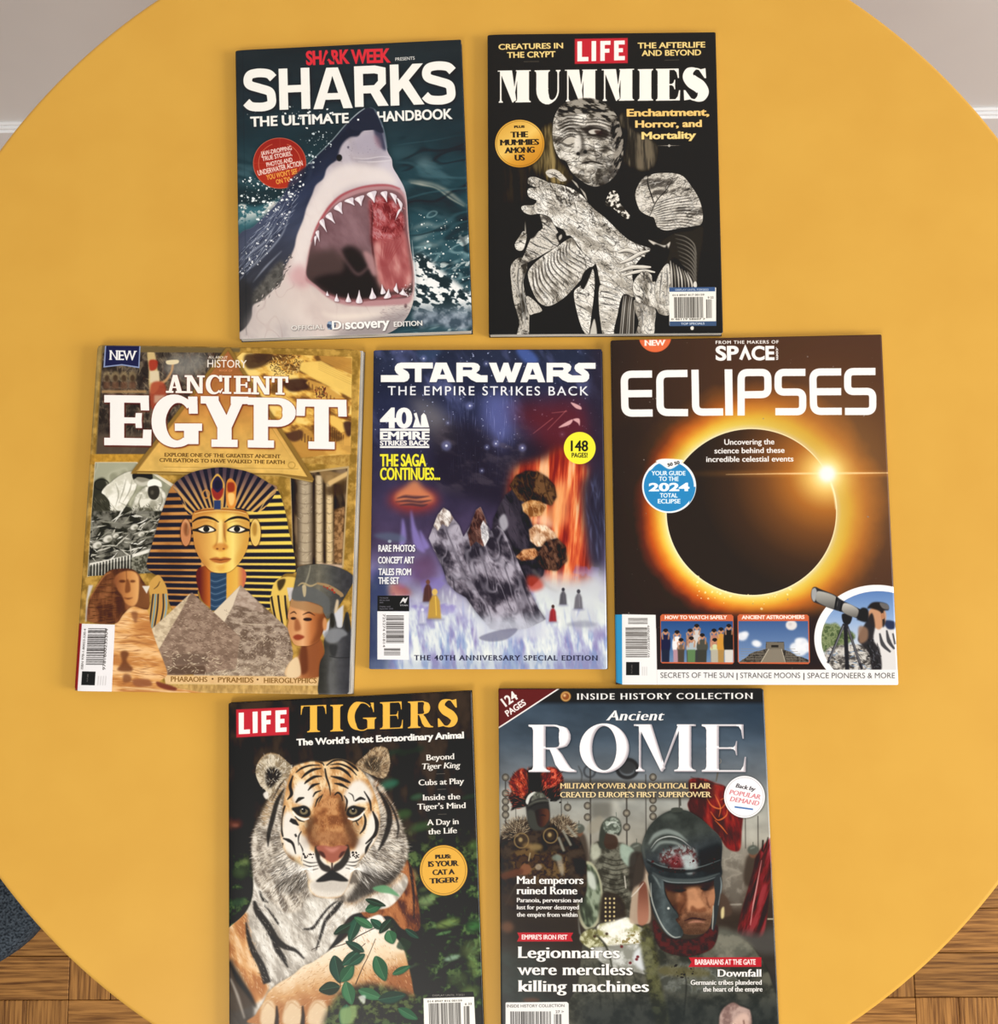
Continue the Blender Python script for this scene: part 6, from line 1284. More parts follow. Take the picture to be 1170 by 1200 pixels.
    # forehead and cheek stripes
    st = [('725,600 735,660 755,720 765,790', [10, 14, 10, 4]), ('700,600 640,610 590,640 560,670', [6, 20, 18, 5]), ('760,600 830,600 880,630 910,665', [6, 20, 20, 6]), ('705,655 650,660 600,690 580,710', [5, 20, 18, 5]), ('765,655 830,670 880,690 905,702', [6, 24, 20, 6]), ('690,705 640,720 605,755', [5, 22, 6]), ('790,705 840,715 890,742', [6, 22, 6]),
          ('510,580 560,560 640,545 700,560 720,580', [6, 14, 12, 12, 6]), ('735,580 790,545 860,545 930,590 960,620', [8, 14, 14, 20, 8]), ('520,630 560,600 620,580 690,578', [6, 14, 12, 5]), ('760,575 830,570 900,600 950,650', [5, 12, 16, 5]),
          ('500,650 480,720 490,780 460,820', [8, 22, 24, 6]), ('640,800 660,770 700,755', [6, 14, 5]), ('655,870 672,820 700,790', [5, 12, 4]), ('790,790 815,770 840,790 850,830', [5, 14, 12, 5]), ('680,840 700,800 712,780', [4, 9, 4]), ('520,840 545,815 580,805', [10, 26, 8]), ('935,830 975,810 1010,820', [8, 22, 8]), ('860,790 880,830 870,900', [5, 14, 6]), ('890,770 920,790 930,830', [3, 8, 3]),
          ('445,860 420,930 415,1010 430,1080', [10, 24, 22, 10]), ('430,1090 470,1105 500,1130 520,1200', [8, 24, 18, 6]), ('420,1120 405,1170 430,1230', [30, 46, 10]), ('480,960 510,975 540,1000', [26, 36, 8]), ('515,1060 525,1080', [14, 14]), ('560,1040 540,1080 540,1140', [6, 10, 4]), ('1000,760 1040,830 1050,900', [6, 16, 8]), ('1060,900 1090,980 1080,1060 1010,1130', [10, 30, 28, 8]), ('990,900 1010,960 1000,1020 970,1060', [8, 16, 18, 6]), ('1060,1100 1020,1160 1010,1230', [6, 22, 8]), ('940,960 960,1000', [6, 8]), ('545,1120 570,1180 560,1250', [4, 10, 4])]
    for p, w in st: c.line(p, w, blk, .95, 1.8)
    # eyes
    for ex, s in ((573, 1), (927, -1)):
        X = lambda q: [(ex+s*a, b) for a, b in q]
        c.poly(X([(-82, 880), (-40, 868), (10, 862), (44, 885), (50, 925), (20, 945), (-30, 935), (-60, 910)]), '17130f', .97, 3)
        c.line(X([(-76, 900), (-46, 938), (0, 958), (42, 950)]), [8, 20, 18, 8], 'f2eee4', .95, 2); c.line(X([(-60, 935), (-30, 962), (10, 975)]), [5, 12, 5], '1c1814', .9, 2)
        c.ell(ex+s*4, 900, 30, 25, '5c5240', 1, 2); c.ell(ex+s*4, 902, 24, 18, '857858', .8, 3); c.ell(ex+s*2, 896, 14, 14, '0c0a09', 1, 1); c.ell(ex-6, 884, 6, 5, 'f6f4ee', .95, 1); c.line(X([(-46, 888), (0, 872), (42, 890)]), [8, 20, 8], '0d0b0a', 1, 1.5)
    c.poly('560,1190 640,1180 700,1270 770,1300 860,1270 900,1180 960,1190 960,1270 900,1330 840,1345 775,1322 720,1345 650,1350 580,1300', 'e8e2d8', .9, 8)
    c.poly('430,1180 520,1240 590,1320 610,1400 560,1370 470,1290', '3a332d', .55, 14); c.poly('1010,1200 950,1290 915,1380 960,1370 1040,1290 1090,1150', '2a2420', .6, 14)
    c.poly('640,1400 780,1385 900,1400 880,1450 780,1470 660,1450', 'a8a096', .45, 12)
    # nose and mouth
    c.poly('655,1150 690,1150 700,1180 690,1230 720,1270 760,1290 775,1330 700,1310 660,1220', '1a1613', .9, 5); c.poly('890,1140 860,1150 860,1200 830,1250 790,1280 775,1330 850,1300 900,1220', '1a1613', .9, 5)
    c.poly('664,1148 720,1140 775,1150 830,1140 884,1146 870,1180 840,1225 800,1252 775,1262 748,1250 710,1222 680,1185', '9c5846', 1, 4); c.poly('720,1150 775,1160 830,1150 800,1180 775,1190 750,1180', 'c88474', .8, 8); c.poly('680,1180 715,1190 730,1228 700,1215', '3a1e18', .9, 4); c.poly('868,1180 838,1190 822,1228 850,1212', '3a1e18', .9, 4)
    c.line('775,1262 775,1325', 12, '2a1a16', .9, 2, False); c.poly('775,1318 720,1345 662,1392 710,1396 775,1386 845,1394 890,1388 835,1345', '141110', .97, 4)
    for i in range(3):
        c.line([(570, 1245+i*26), (620, 1262+i*26), (680, 1258+i*22)], [4, 8, 3], '1f1b18', .85, 1.5); c.line([(975, 1240+i*26), (930, 1258+i*26), (870, 1254+i*22)], [4, 8, 3], '1f1b18', .85, 1.5)
    c.dots(14, '570,1195 660,1190 660,1230 580,1230', 4, 10, '1f1612', 36); c.dots(14, '890,1190 970,1190 960,1230 890,1230', 4, 10, '1f1612', 37); c.clip()
    for k in range(16):
        a = math.radians(150+k*5); c.line([(640, 1290+k*3), (640+130*math.cos(a), 1290+k*3+110*math.sin(a)*.8), (640+300*math.cos(a), 1300+k*3+250*math.sin(a)*.75)], [3, 2.5, 1], 'f6f3ec', .75, .6)
        a = math.radians(30-k*5); c.line([(900, 1290+k*3), (900+130*math.cos(a), 1290+k*3+110*math.sin(a)*.8), (900+300*math.cos(a), 1300+k*3+250*math.sin(a)*.75)], [3, 2.5, 1], 'f6f3ec', .75, .6)
    # forelegs and paw
    leg = '230,2400 240,2330 290,2250 330,2170 400,2110 500,2050 570,1990 640,1960 740,1890 860,1800 960,1700 1060,1640 1130,1640 1200,1760 1270,1850 1310,1980 1345,2160 1340,2280 1000,2400'
    c.poly(leg, '1a1613', .5, 10)
    c.poly(leg, lambda x, y: ramp(np.clip(ss(-160, 420, (y-1900)+.25*(x-800)+120*fbm(x, y, 60, 40)), 0, 1), [(0, 'efeae2'), (.5, 'e6d0b0'), (.85, 'c89a68'), (1, 'a87044')]), 1, 3)
    c.clip(leg); c.hair(900, leg, lambda x, y: np.where(x < 900, -30., 60.)+0*x, 30, 4, ['f2dab4', 'a06434', 'd8a068', 'f6efe2', '8a5228'], 41, .5, 16)
    c.poly('1180,2000 1340,2060 1340,2260 1180,2240', '8a4e2c', .6, 20); c.hair(160, '1000,2000 1330,2000 1340,2200 1050,2200', 60, 30, 6, ['6b3818', 'e0b080', 'a0602f'], 42, .6, 16)
    for x, w in [(330, 90), (500, 110), (680, 120)]:
        c.poly([(x-w*.6, 2400), (x-w*.55, 2290), (x-w*.2, 2235), (x+w*.3, 2240), (x+w*.55, 2310), (x+w*.5, 2400)], 'e2cfae', .8, 8); c.line([(x+w*.62, 2270), (x+w*.66, 2340), (x+w*.6, 2420)], [10, 24, 34], '241b15', .9, 5, False); c.line([(x-w*.5, 2300), (x-w*.1, 2246), (x+w*.45, 2290)], [3, 9, 3], 'a8744a', .6, 4)
    c.clip()
    # leaves in front
    c.poly('800,2210 1000,2120 1180,2140 1360,2200 1450,2180 1500,2260 1480,2500 760,2500', lambda x, y: ramp(ss(.3, .7, fbm(x, y, 34, 44, 4)), [(0, '0f120d'), (.55, '1e2819'), (1, '465a34')]), .92, 20)
    c.line('780,1860 900,1820 960,1780 1060,1730 1140,1700', [4, 7, 6, 4], '2a2018', .95, 1); c.line('835,2140 830,2020 870,1930 940,1890 1010,1830', [4, 7, 5, 4], '2a2018', .9, 1); c.line('940,2120 990,2000 1030,1920 1080,1800', [7, 5, 4], '3a2a1e', .9, 1); c.line('690,1850 640,1870 632,1880', [5, 3], '2a2018', .9, 1)
    G = ['17352a', '1c4030', '245034', '132c20', '2f5c3c']
    for i, (x, y, L, w, an) in enumerate([(790, 1915, 200, 105, 78), (850, 1985, 170, 70, -42), (840, 2100, 150, 90, -55), (830, 2135, 150, 95, 170), (870, 2100, 170, 95, 75), (820, 1750, 200, 70, -22), (960, 1640, 190, 80, 110), (1010, 1600, 120, 70, -20), (900, 1700, 130, 60, 150), (1060, 1720, 150, 60, -150), (1000, 1890, 150, 60, -150), (900, 1980, 130, 64, -35), (1080, 1920, 190, 100, 68), (1010, 1520, 150, 46, 18), (1170, 1740, 100, 90, 70), (1290, 1730, 120, 46, 35), (1130, 1730, 110, 60, -140), (1200, 2050, 140, 50, -25), (1190, 1660, 130, 60, 130), (960, 2160, 180, 80, 20), (1100, 2230, 200, 90, -10), (880, 2260, 170, 90, 100), (1240, 2290, 160, 70, 30)]):
        leaf(c, x, y, L, w, an, G[i % 5])
    c.poly('1060,1440 1140,1420 1200,1450 1250,1500 1180,1480 1110,1470', '5c9468', .9, 4); c.poly('830,2300 880,2280 940,2270 950,2340 900,2400 840,2400', '8aa468', .8, 8)
    c.poly('1270,1790 1330,1830 1310,1880 1230,1860', '1e3426', .8, 5); c.poly('960,2210 1010,2200 1000,2260', 'e6e8e2', .7, 4)
    # lettering
    c.poly([(98, 188), (472, 172), (474, 366), (100, 386)], '9c242e', 1, 0, False); c.poly([(102, 192), (468, 177), (470, 362), (104, 381)], 'c02a36', 1, 0, False)
    for p in ['117,212 154,210 154,330 197,327 197,358 118,362', '215,205 251,203 251,352 217,355', '277,201 346,197 346,228 312,230 312,262 342,260 342,291 312,293 312,350 279,353', '376,196 454,192 454,222 410,225 410,255 440,253 440,284 410,286 410,316 455,313 455,344 377,348']: c.poly(p, 'faf6ef', 1, 0, False)
    up = [((2, 4), 4, '0c0a09', .7)]
    put_serif(c, [('T', 556, 162, 733, 350, -6), ('I', 762, 157, 852, 343, -3), ('G', 884, 142, 1078, 338, -4), ('E', 1112, 138, 1272, 327, -7), ('R', 1308, 133, 1487, 320, -7), ('S', 1518, 120, 1664, 312, -6)], 50, 7, 20, 7, 'edb64a', under=up)
    c.text("The World's Most Extraordinary Animal", 525, 440, 1704, 388, 44, 'f4f1ea', (.075, .045), shadow=((1, 2), 3, '0c0a09', .6))
    T = lambda s, x0, y0, x1, y1, h=40, it=0: c.text(s, x0, y0, x1, y1, h, 'f0ece4', (.045, 0), (.04, .05), it=it, shadow=((1, 2), 3, '0c0a09', .6))
    T('Beyond', 1438, 545, 1637, 535); T('Tiger King', 1402, 607, 1676, 596, it=.2); T('Cubs at Play', 1384, 720, 1706, 708); T('Inside the', 1413, 825, 1678, 816); T("Tiger's Mind", 1374, 889, 1717, 879); T('A Day in', 1442, 1000, 1668, 991); T('the Life', 1450, 1064, 1655, 1054)
    for x, y in ((1538, 638), (1545, 747), (1550, 922)): c.line([(x-30, y+1), (x+32, y-1)], 2.5, '8a857c', .9, 0, False)
    c.ell(1561, 1318, 172, 180, '080706', .5, 8); c.ell(1560, 1317, 168, 178, 'b8862e'); c.ell(1560, 1317, 165, 175, 'e0aa44'); c.ell(1560, 1317, 156, 166, '5a3c12', .9, 0, ring=2.5)
    B = lambda s, x0, y0, x1, y1, h, w=(.08, 0), sf=(.05, .05): c.text(s, x0, y0, x1, y1, h, '1c1408', w, sf)
    B('PLUS:', 1501, 1234, 1612, 1230, 25, (.1, .06), None); B('IS YOUR', 1450, 1292, 1668, 1284, 38); B('CAT A', 1482, 1350, 1640, 1343, 36); B('TIGER?', 1461, 1410, 1664, 1400, 36)
    c.poly([(1478, 2180), (1768, 2174), (1775, 2210), (1420, 2224)], '141211', 1, 0, False); c.text('DISPLAY UNTIL 7/2021', 1482, 2207, 1706, 2202, 13, '9c9890', (.02, .02)); c.poly([(1418, 2220), (1774, 2210), (1790, 2520), (1425, 2520)], 'f0ede6', 1, 0, False)
    c.text('014 8947 816 00159', 1445, 2248, 1690, 2242, 12, '5a564e', (.03, .02)); c.text('6 33', 1710, 2268, 1758, 2266, 14, '5a564e', (.03, .02)); c.barcode([(1455, 2256), (1682, 2250), (1462, 2500)], 32, seed=24, col='33302c'); c.barcode([(1702, 2276), (1744, 2274), (1706, 2500)], 7, seed=26, col='33302c')
    return c
# -------------------------------------------------------------- Rome cover
Q_ROME = [(584.3, 807.5), (895.3, 807.5), (914.9, 1234.9), (587.4, 1232.4)]
def armour(c, p, a, b, sd=1, s=30, blur=3, al=1.0):
    c.poly(p, '100d0b', .6*al, 8); c.poly(p, lambda x, y: ramp(ss(.28, .72, fbm(x, y, s, sd, 4)), [(0, a), (1, b)]), al, blur)

def art_rome():
    c = Cover(Q_ROME, 3, '2c2622')
    c.frame(578, 800, 6)
    c.fill(lambda x, y: ramp(np.clip(y/2500, 0, 1), [(0, '26303a'), (.06, '35424f'), (.16, '45525f'), (.26, '6a7075'), (.34, '95968f'), (.44, '908c80'), (.52, '5f5448'), (.62, '3a2e26'), (.8, '302c28'), (1, '242628')])*(.78+.45*fbm(x, y, 150, 2, 4, 10, 2)[..., None]))
    c.fill('2a3a4c', lambda x, y: .55*ss(1500, 1900, x)*ss(500, 200, y)+.5*ss(1500, 1850, x)*ss(2000, 2350, y))
    c.fill('bfbdb0', lambda x, y: .55*ss(.4, .8, fbm(x, y, 160, 4, 3))*ss(700, 800, y)*ss(1250, 1050, y)*ss(650, 900, x)); c.poly('1560,1100 1700,1060 1780,1300 1750,1560 1660,1540 1560,1300', mott(['7d796e', '9a9588', '6d685e'], 90, 6, 4), .7, 30)
    c.rect(55, 740, 230, 950, 'c2bfb4', .6, 30)
    # standards, poles, far crowd
    for x, y0, y1, w in [(88, 650, 1180, 8), (160, 880, 1000, 4), (480, 800, 930, 5), (685, 600, 1200, 10), (940, 700, 1160, 10), (1075, 640, 1130, 6), (525, 830, 900, 4), (1310, 780, 900, 8), (1864, 930, 1180, 6), (1775, 940, 1160, 5)]: c.line([(x, y0), (x+2, y1)], w, '2c2824', .8, 2, False)
    for x, ys in [(88, (662, 775, 830, 878, 925)), (665, (860, 940)), (525, (872,)), (940, (912, 1010)), (1126, (660, 820, 880, 935))]:
        for y in ys: c.ell(x, y, 26, 27, '6d665a', .85, 2); c.ell(x, y, 25, 26, '2e2a25', .8, 2, ring=6); c.ell(x, y, 10, 10, 'a09884', .7, 2)
    c.ell(945, 600, 84, 76, '1e1d1d', .85, 5, ring=26); c.ell(945, 590, 60, 50, '2a2a2a', .8, 6); c.ell(680, 620, 46, 48, '2e3033', .75, 5, ring=14); c.line('600,580 625,640 620,700', [6, 10, 4], '2a2a2a', .7, 3)
    c.rect(690, 830, 835, 950, '5a5850', .7, 16)
    c.poly('700,960 760,930 780,1000 700,1060 660,1020', '8a8474', .7, 8)
    # far soldiers
    for x, y, r in [(605, 1020, 40), (1010, 1160, 50), (1830, 1170, 40)]:
        c.poly([(x-r*1.5, y+240), (x-r*1.2, y+60), (x, y+30), (x+r*1.2, y+60), (x+r*1.5, y+240)], '3c322a', .9, 8); c.ell(x, y+26, r*.7, r*.8, '6b4a38', .95, 3); c.ell(x, y, r, r*.85, '4c5048', .95, 3); c.line([(x, y-r*1.4), (x, y-r*.6)], 5, '4c5048', .9, 1, False); c.line([(x-r*.5, y-r*.2), (x+r*.3, y-r*.5)], 5, 'a8b0a4', .7, 3, False)
    # middle soldier in mail
    armour(c, '690,1160 740,1110 800,1130 900,1120 960,1160 1010,1260 1000,1500 960,1700 760,1720 700,1500 680,1300', '35332b', '6f6e60', 11, 40)
    for i in range(9): c.line([(770, 1220+i*34), (860, 1245+i*34), (950, 1225+i*34)], [5, 10, 5], '24221c', .7, 2)
    c.poly('690,1140 740,1130 760,1200 700,1240', 'b9bca8', .8, 8); c.poly('900,1130 980,1160 1010,1240 960,1290 900,1220', '9db0a0', .85, 6)
    c.poly('760,1050 860,1070 880,1130 850,1165 790,1150', '3a2a22', .95, 4); c.poly('745,1100 760,1000 800,950 850,935 890,960 905,1020 885,1070 860,1055 800,1050 780,1120 790,1160 750,1150', '33362f', .98, 3); c.poly('775,990 810,950 860,945 895,985 890,1040 840,1060 790,1040', lambda x, y: ramp(ss(.3, .7, fbm(x, y, 20, 12)), [(0, '4d544a'), (1, '9aa396')]), .95, 4); c.line('800,1000 840,975 885,990', [4, 12, 4], 'e0e6dc', .85, 3); c.line('866,905 868,940', 6, '6a7068', .9, 1, False)
    # oval shield
    c.poly('595,1330 610,1280 650,1250 700,1265 745,1340 770,1450 768,1580 740,1680 690,1740 640,1720 600,1640 590,1480', 'a9a98c', .95, 3); c.poly('606,1340 625,1290 655,1270 695,1285 735,1350 756,1450 754,1570 730,1660 690,1710 650,1700 615,1620 602,1480', lambda x, y: ramp(ss(.3, .7, fbm(x, y, 50, 14, 3, 80, 2)), [(0, '2c3228'), (.6, '55604c'), (1, '8a9680')]), .97, 4)
    c.poly('650,1330 690,1320 720,1370 725,1450 690,1440 665,1400', 'd6dcd0', .8, 9); c.line('660,1480 700,1560 720,1640', [6, 18, 6], '8f9a84', .7, 5); c.line('600,1650 610,1750 630,1780', [5, 10, 4], 'b0b8ac', .7, 3)
    c.poly('770,1480 900,1500 930,1660 760,1690', '2a221a', .9, 10)
    for i in range(6):
        for j in range(3): c.ell(792+j*30, 1512+i*31, 7, 8, 'dcc890', .95, 1.5)
    c.line([(925, 1350), (935, 1440)], 9, 'cfcabc', .8, 2, False); c.ell(928, 1322, 18, 14, '8d8878', .8, 3)
    # standard-bearer with the red and black crest
    armour(c, '50,1110 90,1030 150,970 250,960 330,1000 450,940 540,960 590,1060 640,1180 660,1340 640,1500 500,1560 200,1600 60,1500', '1a1512', '3e3229', 16, 60)
    c.hair(420, '60,1020 150,940 260,960 240,1040 90,1100', lambda x, y: np.degrees(np.arctan2(y-1060, x-180)), 36, 4, ['8a7a62', '3c3026', 'b5a68a', '5d4e3e'], 18, .8, 20); c.hair(420, '400,960 500,925 590,1000 570,1080 460,1010', lambda x, y: np.degrees(np.arctan2(y-1060, x-460)), 36, 4, ['8a7a62', '3c3026', 'b5a68a', '5d4e3e'], 19, .8, 20)
    for x, y in ((200, 1105), (405, 1070)): c.ell(x, y, 54, 56, '7d6844', .95, 2, ring=9); c.ell(x, y, 32, 34, '3a2e22', .9, 3); c.ell(x-6, y-6, 14, 16, 'b39a68', .8, 4)
    for i, p in enumerate(['460,1080 500,1180', '490,1030 550,1140', '520,1000 590,1080']): c.line(p, 18, '8f8e80', .8, 3, False)
    c.poly('130,1200 260,1160 330,1200 420,1180 520,1230 500,1400 330,1420 180,1380', mott(['4a3420', '261a14', '6e5432'], 44, 20, 4), .8, 10); c.ell(300, 1150, 50, 26, 'b89a60', .6, 10); c.ell(240, 1140, 30, 20, '8d6f42', .6, 8)
    c.poly('190,1300 215,1270 255,1275 270,1310 250,1340 200,1345', '7a4e36', .95, 4); c.poly('60,1340 190,1300 210,1335 120,1370 70,1380', '5c3626', .9, 6); c.line('250,1250 262,1190', 9, 'a89878', .8, 2); c.ell(320, 1290, 24, 22, 'a89a84', .7, 5); c.line([(88, 1560), (170, 1400), (200, 1350)], 7, '8d8474', .7, 3, False)
    c.poly('440,1210 480,1220 500,1320 480,1350', 'b5ac98', .6, 6); c.ell(450, 1225, 36, 22, '6d7a70', .8, 6); c.poly('60,1480 130,1500 160,1560 90,1560', '6b4430', .7, 14)
    c.poly('120,700 150,640 210,600 260,620 310,585 350,610 420,590 470,620 495,690 470,740 480,800 430,830 380,800 300,780 260,800 240,860 160,880 125,895 135,860 108,800 130,760', '171211', .97, 4)
    c.poly('115,700 150,635 205,598 245,640 250,740 215,800 160,790 125,740', lambda x, y: ramp(ss(.3, .7, fbm(x, y, 22, 22, 4, 80, 2)), [(0, '5c1a12'), (.5, 'a83a26'), (1, 'd46a4c')]), .97, 6); c.poly('330,640 370,595 430,595 480,640 488,690 440,720 370,740 340,690', lambda x, y: ramp(ss(.3, .7, fbm(x, y, 22, 23, 4)), [(0, '5c1a12'), (.5, 'a83022'), (1, 'd86a50')]), .97, 6)
    c.hair(240, '110,700 160,620 300,590 480,620 490,760 400,820 200,880 110,860', lambda x, y: np.degrees(np.arctan2(y-860, x-310)), 44, 5, ['14100f', 'c25a42', '2e1a16', '8a2a1c'], 24, .7, 14); c.poly('250,600 330,595 345,700 320,760 270,760 245,700', '15110f', .85, 8); c.dots(14, '110,740 250,860 470,800 480,860 130,900', 4, 10, '14100f', 25)
    c.poly('235,900 230,830 250,785 300,760 350,770 380,810 395,850 400,960 370,1020 300,1035 255,1000', '2a2928', 1, 3); c.poly('300,900 370,880 395,900 392,960 350,1010 310,990', lambda x, y: ramp(ss(300, 395, x), [(0, '221612'), (1, '5c3628')]), .95, 5); c.line('330,930 350,925 372,932', [4, 9, 4], '1a0f0c', .9, 2)
    c.poly('230,830 250,785 290,762 300,775 265,800 245,850', 'd9dad2', .95, 2); c.poly('300,765 345,770 372,800 310,810 270,830 280,790', lambda x, y: ramp(fbm(x, y, 20, 26), [(.2, '3e4038'), (.8, '8a8c7e')]), .9, 4); c.line('245,860 300,832 360,822 398,830', [6, 12, 12, 6], '5a5c52', .9, 3); c.line('250,880 300,850 380,838', [3, 6, 3], '1a1918', .9, 2); c.poly('240,900 290,900 320,1000 370,1020 300,1032 255,1000', '3c3d38', .9, 6)
    # lower left dusk
    c.fill('2a2420', lambda x, y: .72*ss(1320, 1480, y)*ss(640, 560, x)*ss(2100, 1700, y)); c.ell(100, 1715, 46, 40, '6d4a36', .8, 14)
    c.fill('3c4642', lambda x, y: .6*ss(1800, 1950, y)*ss(500, 300, x)*ss(2400, 2200, y)*fbm(x, y, 80, 30)*1.6)
    # red banner
    c.poly('1380,680 1480,670 1560,700 1640,730 1660,820 1680,900 1755,900 1750,1040 1740,1160 1700,1180 1640,1150 1580,1060 1500,1000 1420,960 1370,860 1385,800', lambda x, y: ramp(ss(.3, .7, fbm(x, y, 60, 32, 4, 80, 3)), [(0, '3a0f0e'), (.5, '701a18'), (1, '962e26')]), .97, 4)
    for p in ['1500,800 1540,860 1600,880 1640,840', '1560,780 1600,870 1590,940', '1530,900 1580,960 1640,930 1650,880', '1600,820 1650,800 1630,860', '1560,960 1610,1010 1650,1060', '1520,1000 1560,1060 1600,1080']: c.line(p, [4, 10, 4], 'd8743c', .85, 2.5)
    c.line('1690,920 1720,1000 1710,1120', [8, 20, 8], '5a1410', .7, 6); c.line('1390,658 1480,690 1620,720', [4, 8, 4], '3a3430', .9, 2); c.ell(1594, 548, 13, 18, '8a8276', .95, 1, ring=5); c.line('1590,570 1580,640 1570,690', [8, 12, 8], '5a544a', .9, 1.5)
    # blood-red cloak hanging at the right
    c.poly('1860,1200 1960,1080 1965,1200 1950,1400 1930,1600 1905,1760 1850,1790 1800,1780 1725,1760 1740,1640 1790,1460 1830,1320', lambda x, y: ramp(ss(.3, .7, fbm(x, y, 42, 33, 4, 108, 5)), [(0, '2c0a0c'), (.5, '5c1418'), (1, '8c3034')]), .97, 4)
    c.line('1890,1240 1860,1400 1830,1560 1810,1700', [4, 9, 9, 4], 'e0a8a0', .8, 2.5); c.poly('1720,1740 1900,1750 1960,1700 1990,1900 1700,1850', '4c4a46', .8, 24); c.line([(1930, 1656), (1972, 1656)], 10, 'c9c2a4', .8, 2, False); c.line([(1660, 1555), (1750, 1552)], 8, 'b5b0a2', .8, 3, False)
    c.line([(1900, 1100), (1895, 1180)], 12, '1c1816', .9, 2, False); c.line('1935,1080 1925,1130 1900,1190', [6, 14, 6], '1c1816', .9, 2)
    # hero: cuirass and shoulder plates
    armour(c, '640,1790 700,1720 880,1690 960,1650 1020,1700 1150,1760 1300,1860 1500,1880 1600,1740 1760,1800 1860,1900 1960,2100 1990,2500 560,2500 600,2100', '2c2d27', '58574b', 35, 80)
    c.poly('1560,1740 1640,1720 1760,1790 1830,1880 1700,1960 1560,1920', mott(['5a5a50', '787668'], 60, 36), .9, 16)
    armour(c, '610,1790 640,1745 700,1725 760,1760 800,1850 760,1900 690,1870 630,1830', '6d6a42', 'c9c8a4', 37, 26)
    armour(c, '730,1710 860,1670 950,1645 1010,1700 1080,1740 1090,1840 900,1850 800,1850', '8f8c5c', 'eceade', 38, 44); c.poly('760,1705 940,1652 985,1700 830,1760', 'f4f4ec', .85, 12); c.dots(30, '860,1760 1080,1740 1080,1850 860,1850', 4, 14, '6d5a24', 39, .7); 
    armour(c, '690,1870 800,1850 1080,1840 1130,1950 1140,2050 1000,2030 850,2000 760,1960', '86867c', 'c9cac4', 40, 50); c.poly('1000,1880 1090,1850 1125,1960 1060,2020 990,1960', 'd4d8da', .9, 8)
    for x, y in ((965, 1965), (1010, 1940), (905, 1850), (1018, 1922), (715, 1778), (800, 1760)): c.ell(x, y, 11, 10, '5a1418' if x > 900 else '3a2a1c', .9, 2)
    c.line('720,1760 790,1840 830,1960 850,2100', [6, 14, 12, 8], '2a2a20', .9, 4)
    for i in range(5): c.line([(700+i*90, 1960+i*14), (740+i*90, 2080+i*10), (760+i*95, 2300)], [5, 10, 6], '24251f', .7, 4)
    c.poly('1050,1700 1100,1720 1160,1900 1180,2100 1240,2400 1150,2400 1080,2080 1040,1860', mott(['2e2d20', '4a4a2e', '5e5e3c'], 50, 42, 4), .9, 10)
    c.poly('1160,2000 1320,1960 1500,2000 1700,2040 1700,2160 1400,2180 1220,2160 1180,2080', mott(['44463f', '6e716a', '55564a'], 70, 43, 4), .85, 12); c.poly('1190,1990 1480,2010 1500,2060 1200,2050', '5e5630', .6, 10); c.line('1340,2020 1360,2120 1340,2360', [4, 9, 5], '1e1e1a', .9, 3); c.dots(16, '1230,1980 1420,1980 1420,2100 1230,2100', 3, 10, '1c1812', 44, .9)
    c.fill('22282a', lambda x, y: .62*ss(2080, 2330, y)*ss(500, 700, x))
    # leather flap
    c.poly('972,1520 1010,1240 1060,1200 1090,1260 1100,1450 1110,1660 1060,1690 990,1690 960,1660', 'b09a84', .9, 4); c.poly('1030,1420 1080,1420 1092,1660 1020,1680', lambda x, y: ramp(ss(1420, 1680, y), [(0, '6a3a2c'), (1, 'a06a54')]), .9, 4); c.poly('960,1220 1020,1180 1070,1230 1060,1380 1000,1430 960,1460', '2c2622', .9, 8); c.line('972,1500 1020,1450 1060,1400', [5, 10, 5], 'cfc9bc', .8, 2)
    # scarf, neck
    armour(c, '1130,1660 1200,1760 1320,1800 1440,1790 1560,1700 1580,1760 1540,1860 1420,1910 1300,1910 1190,1870 1140,1780', '2a0f10', '4e1a1a', 46, 30)
    # face
    fc = '1180,1390 1560,1380 1570,1480 1555,1600 1530,1690 1490,1750 1400,1765 1330,1750 1260,1690 1210,1600'
    c.poly(fc, lambda x, y: ramp(ss(.25, .75, fbm(x, y, 50, 48, 4)+.1*ss(1300, 1450, x)), [(0, '4e3224'), (.5, '7c523a'), (1, 'a07050')]), 1, 2)
    c.clip(fc)
    c.poly('1340,1420 1420,1430 1450,1500 1490,1570 1480,1600 1420,1610 1370,1590 1360,1500', 'c08a64', .8, 9); c.poly('1350,1430 1365,1500 1355,1580 1300,1620 1290,1560 1320,1500', '5a3422', .75, 10); c.poly('1400,1560 1440,1585 1490,1570 1500,1600 1450,1610 1390,1600', '6a3e28', .8, 6)
    c.poly('1200,1380 1570,1370 1570,1420 1500,1450 1440,1430 1370,1440 1300,1470 1240,1460', '1e1512', .85, 10); c.line('1260,1450 1310,1458 1360,1450', [8, 18, 8], '150e0c', .95, 3); c.line('1460,1440 1510,1450 1550,1436', [8, 18, 8], '150e0c', .95, 3); c.poly('1230,1470 1300,1480 1350,1500 1300,1540 1240,1540', '8c5c40', .55, 10); c.poly('1500,1460 1560,1440 1560,1540 1520,1560 1480,1500', 'a87454', .6, 9)
    c.poly('1200,1380 1290,1440 1290,1560 1330,1740 1240,1700 1190,1560', '2e1c14', .6, 16); c.poly('1330,1740 1400,1720 1500,1730 1540,1690 1500,1780 1380,1790', '241610', .6, 10)
    c.line('1500,1500 1515,1560 1530,1580', [5, 10, 4], '4a2a1c', .7, 3); c.line('1350,1540 1320,1590 1310,1640', [5, 12, 4], '43261a', .7, 4)
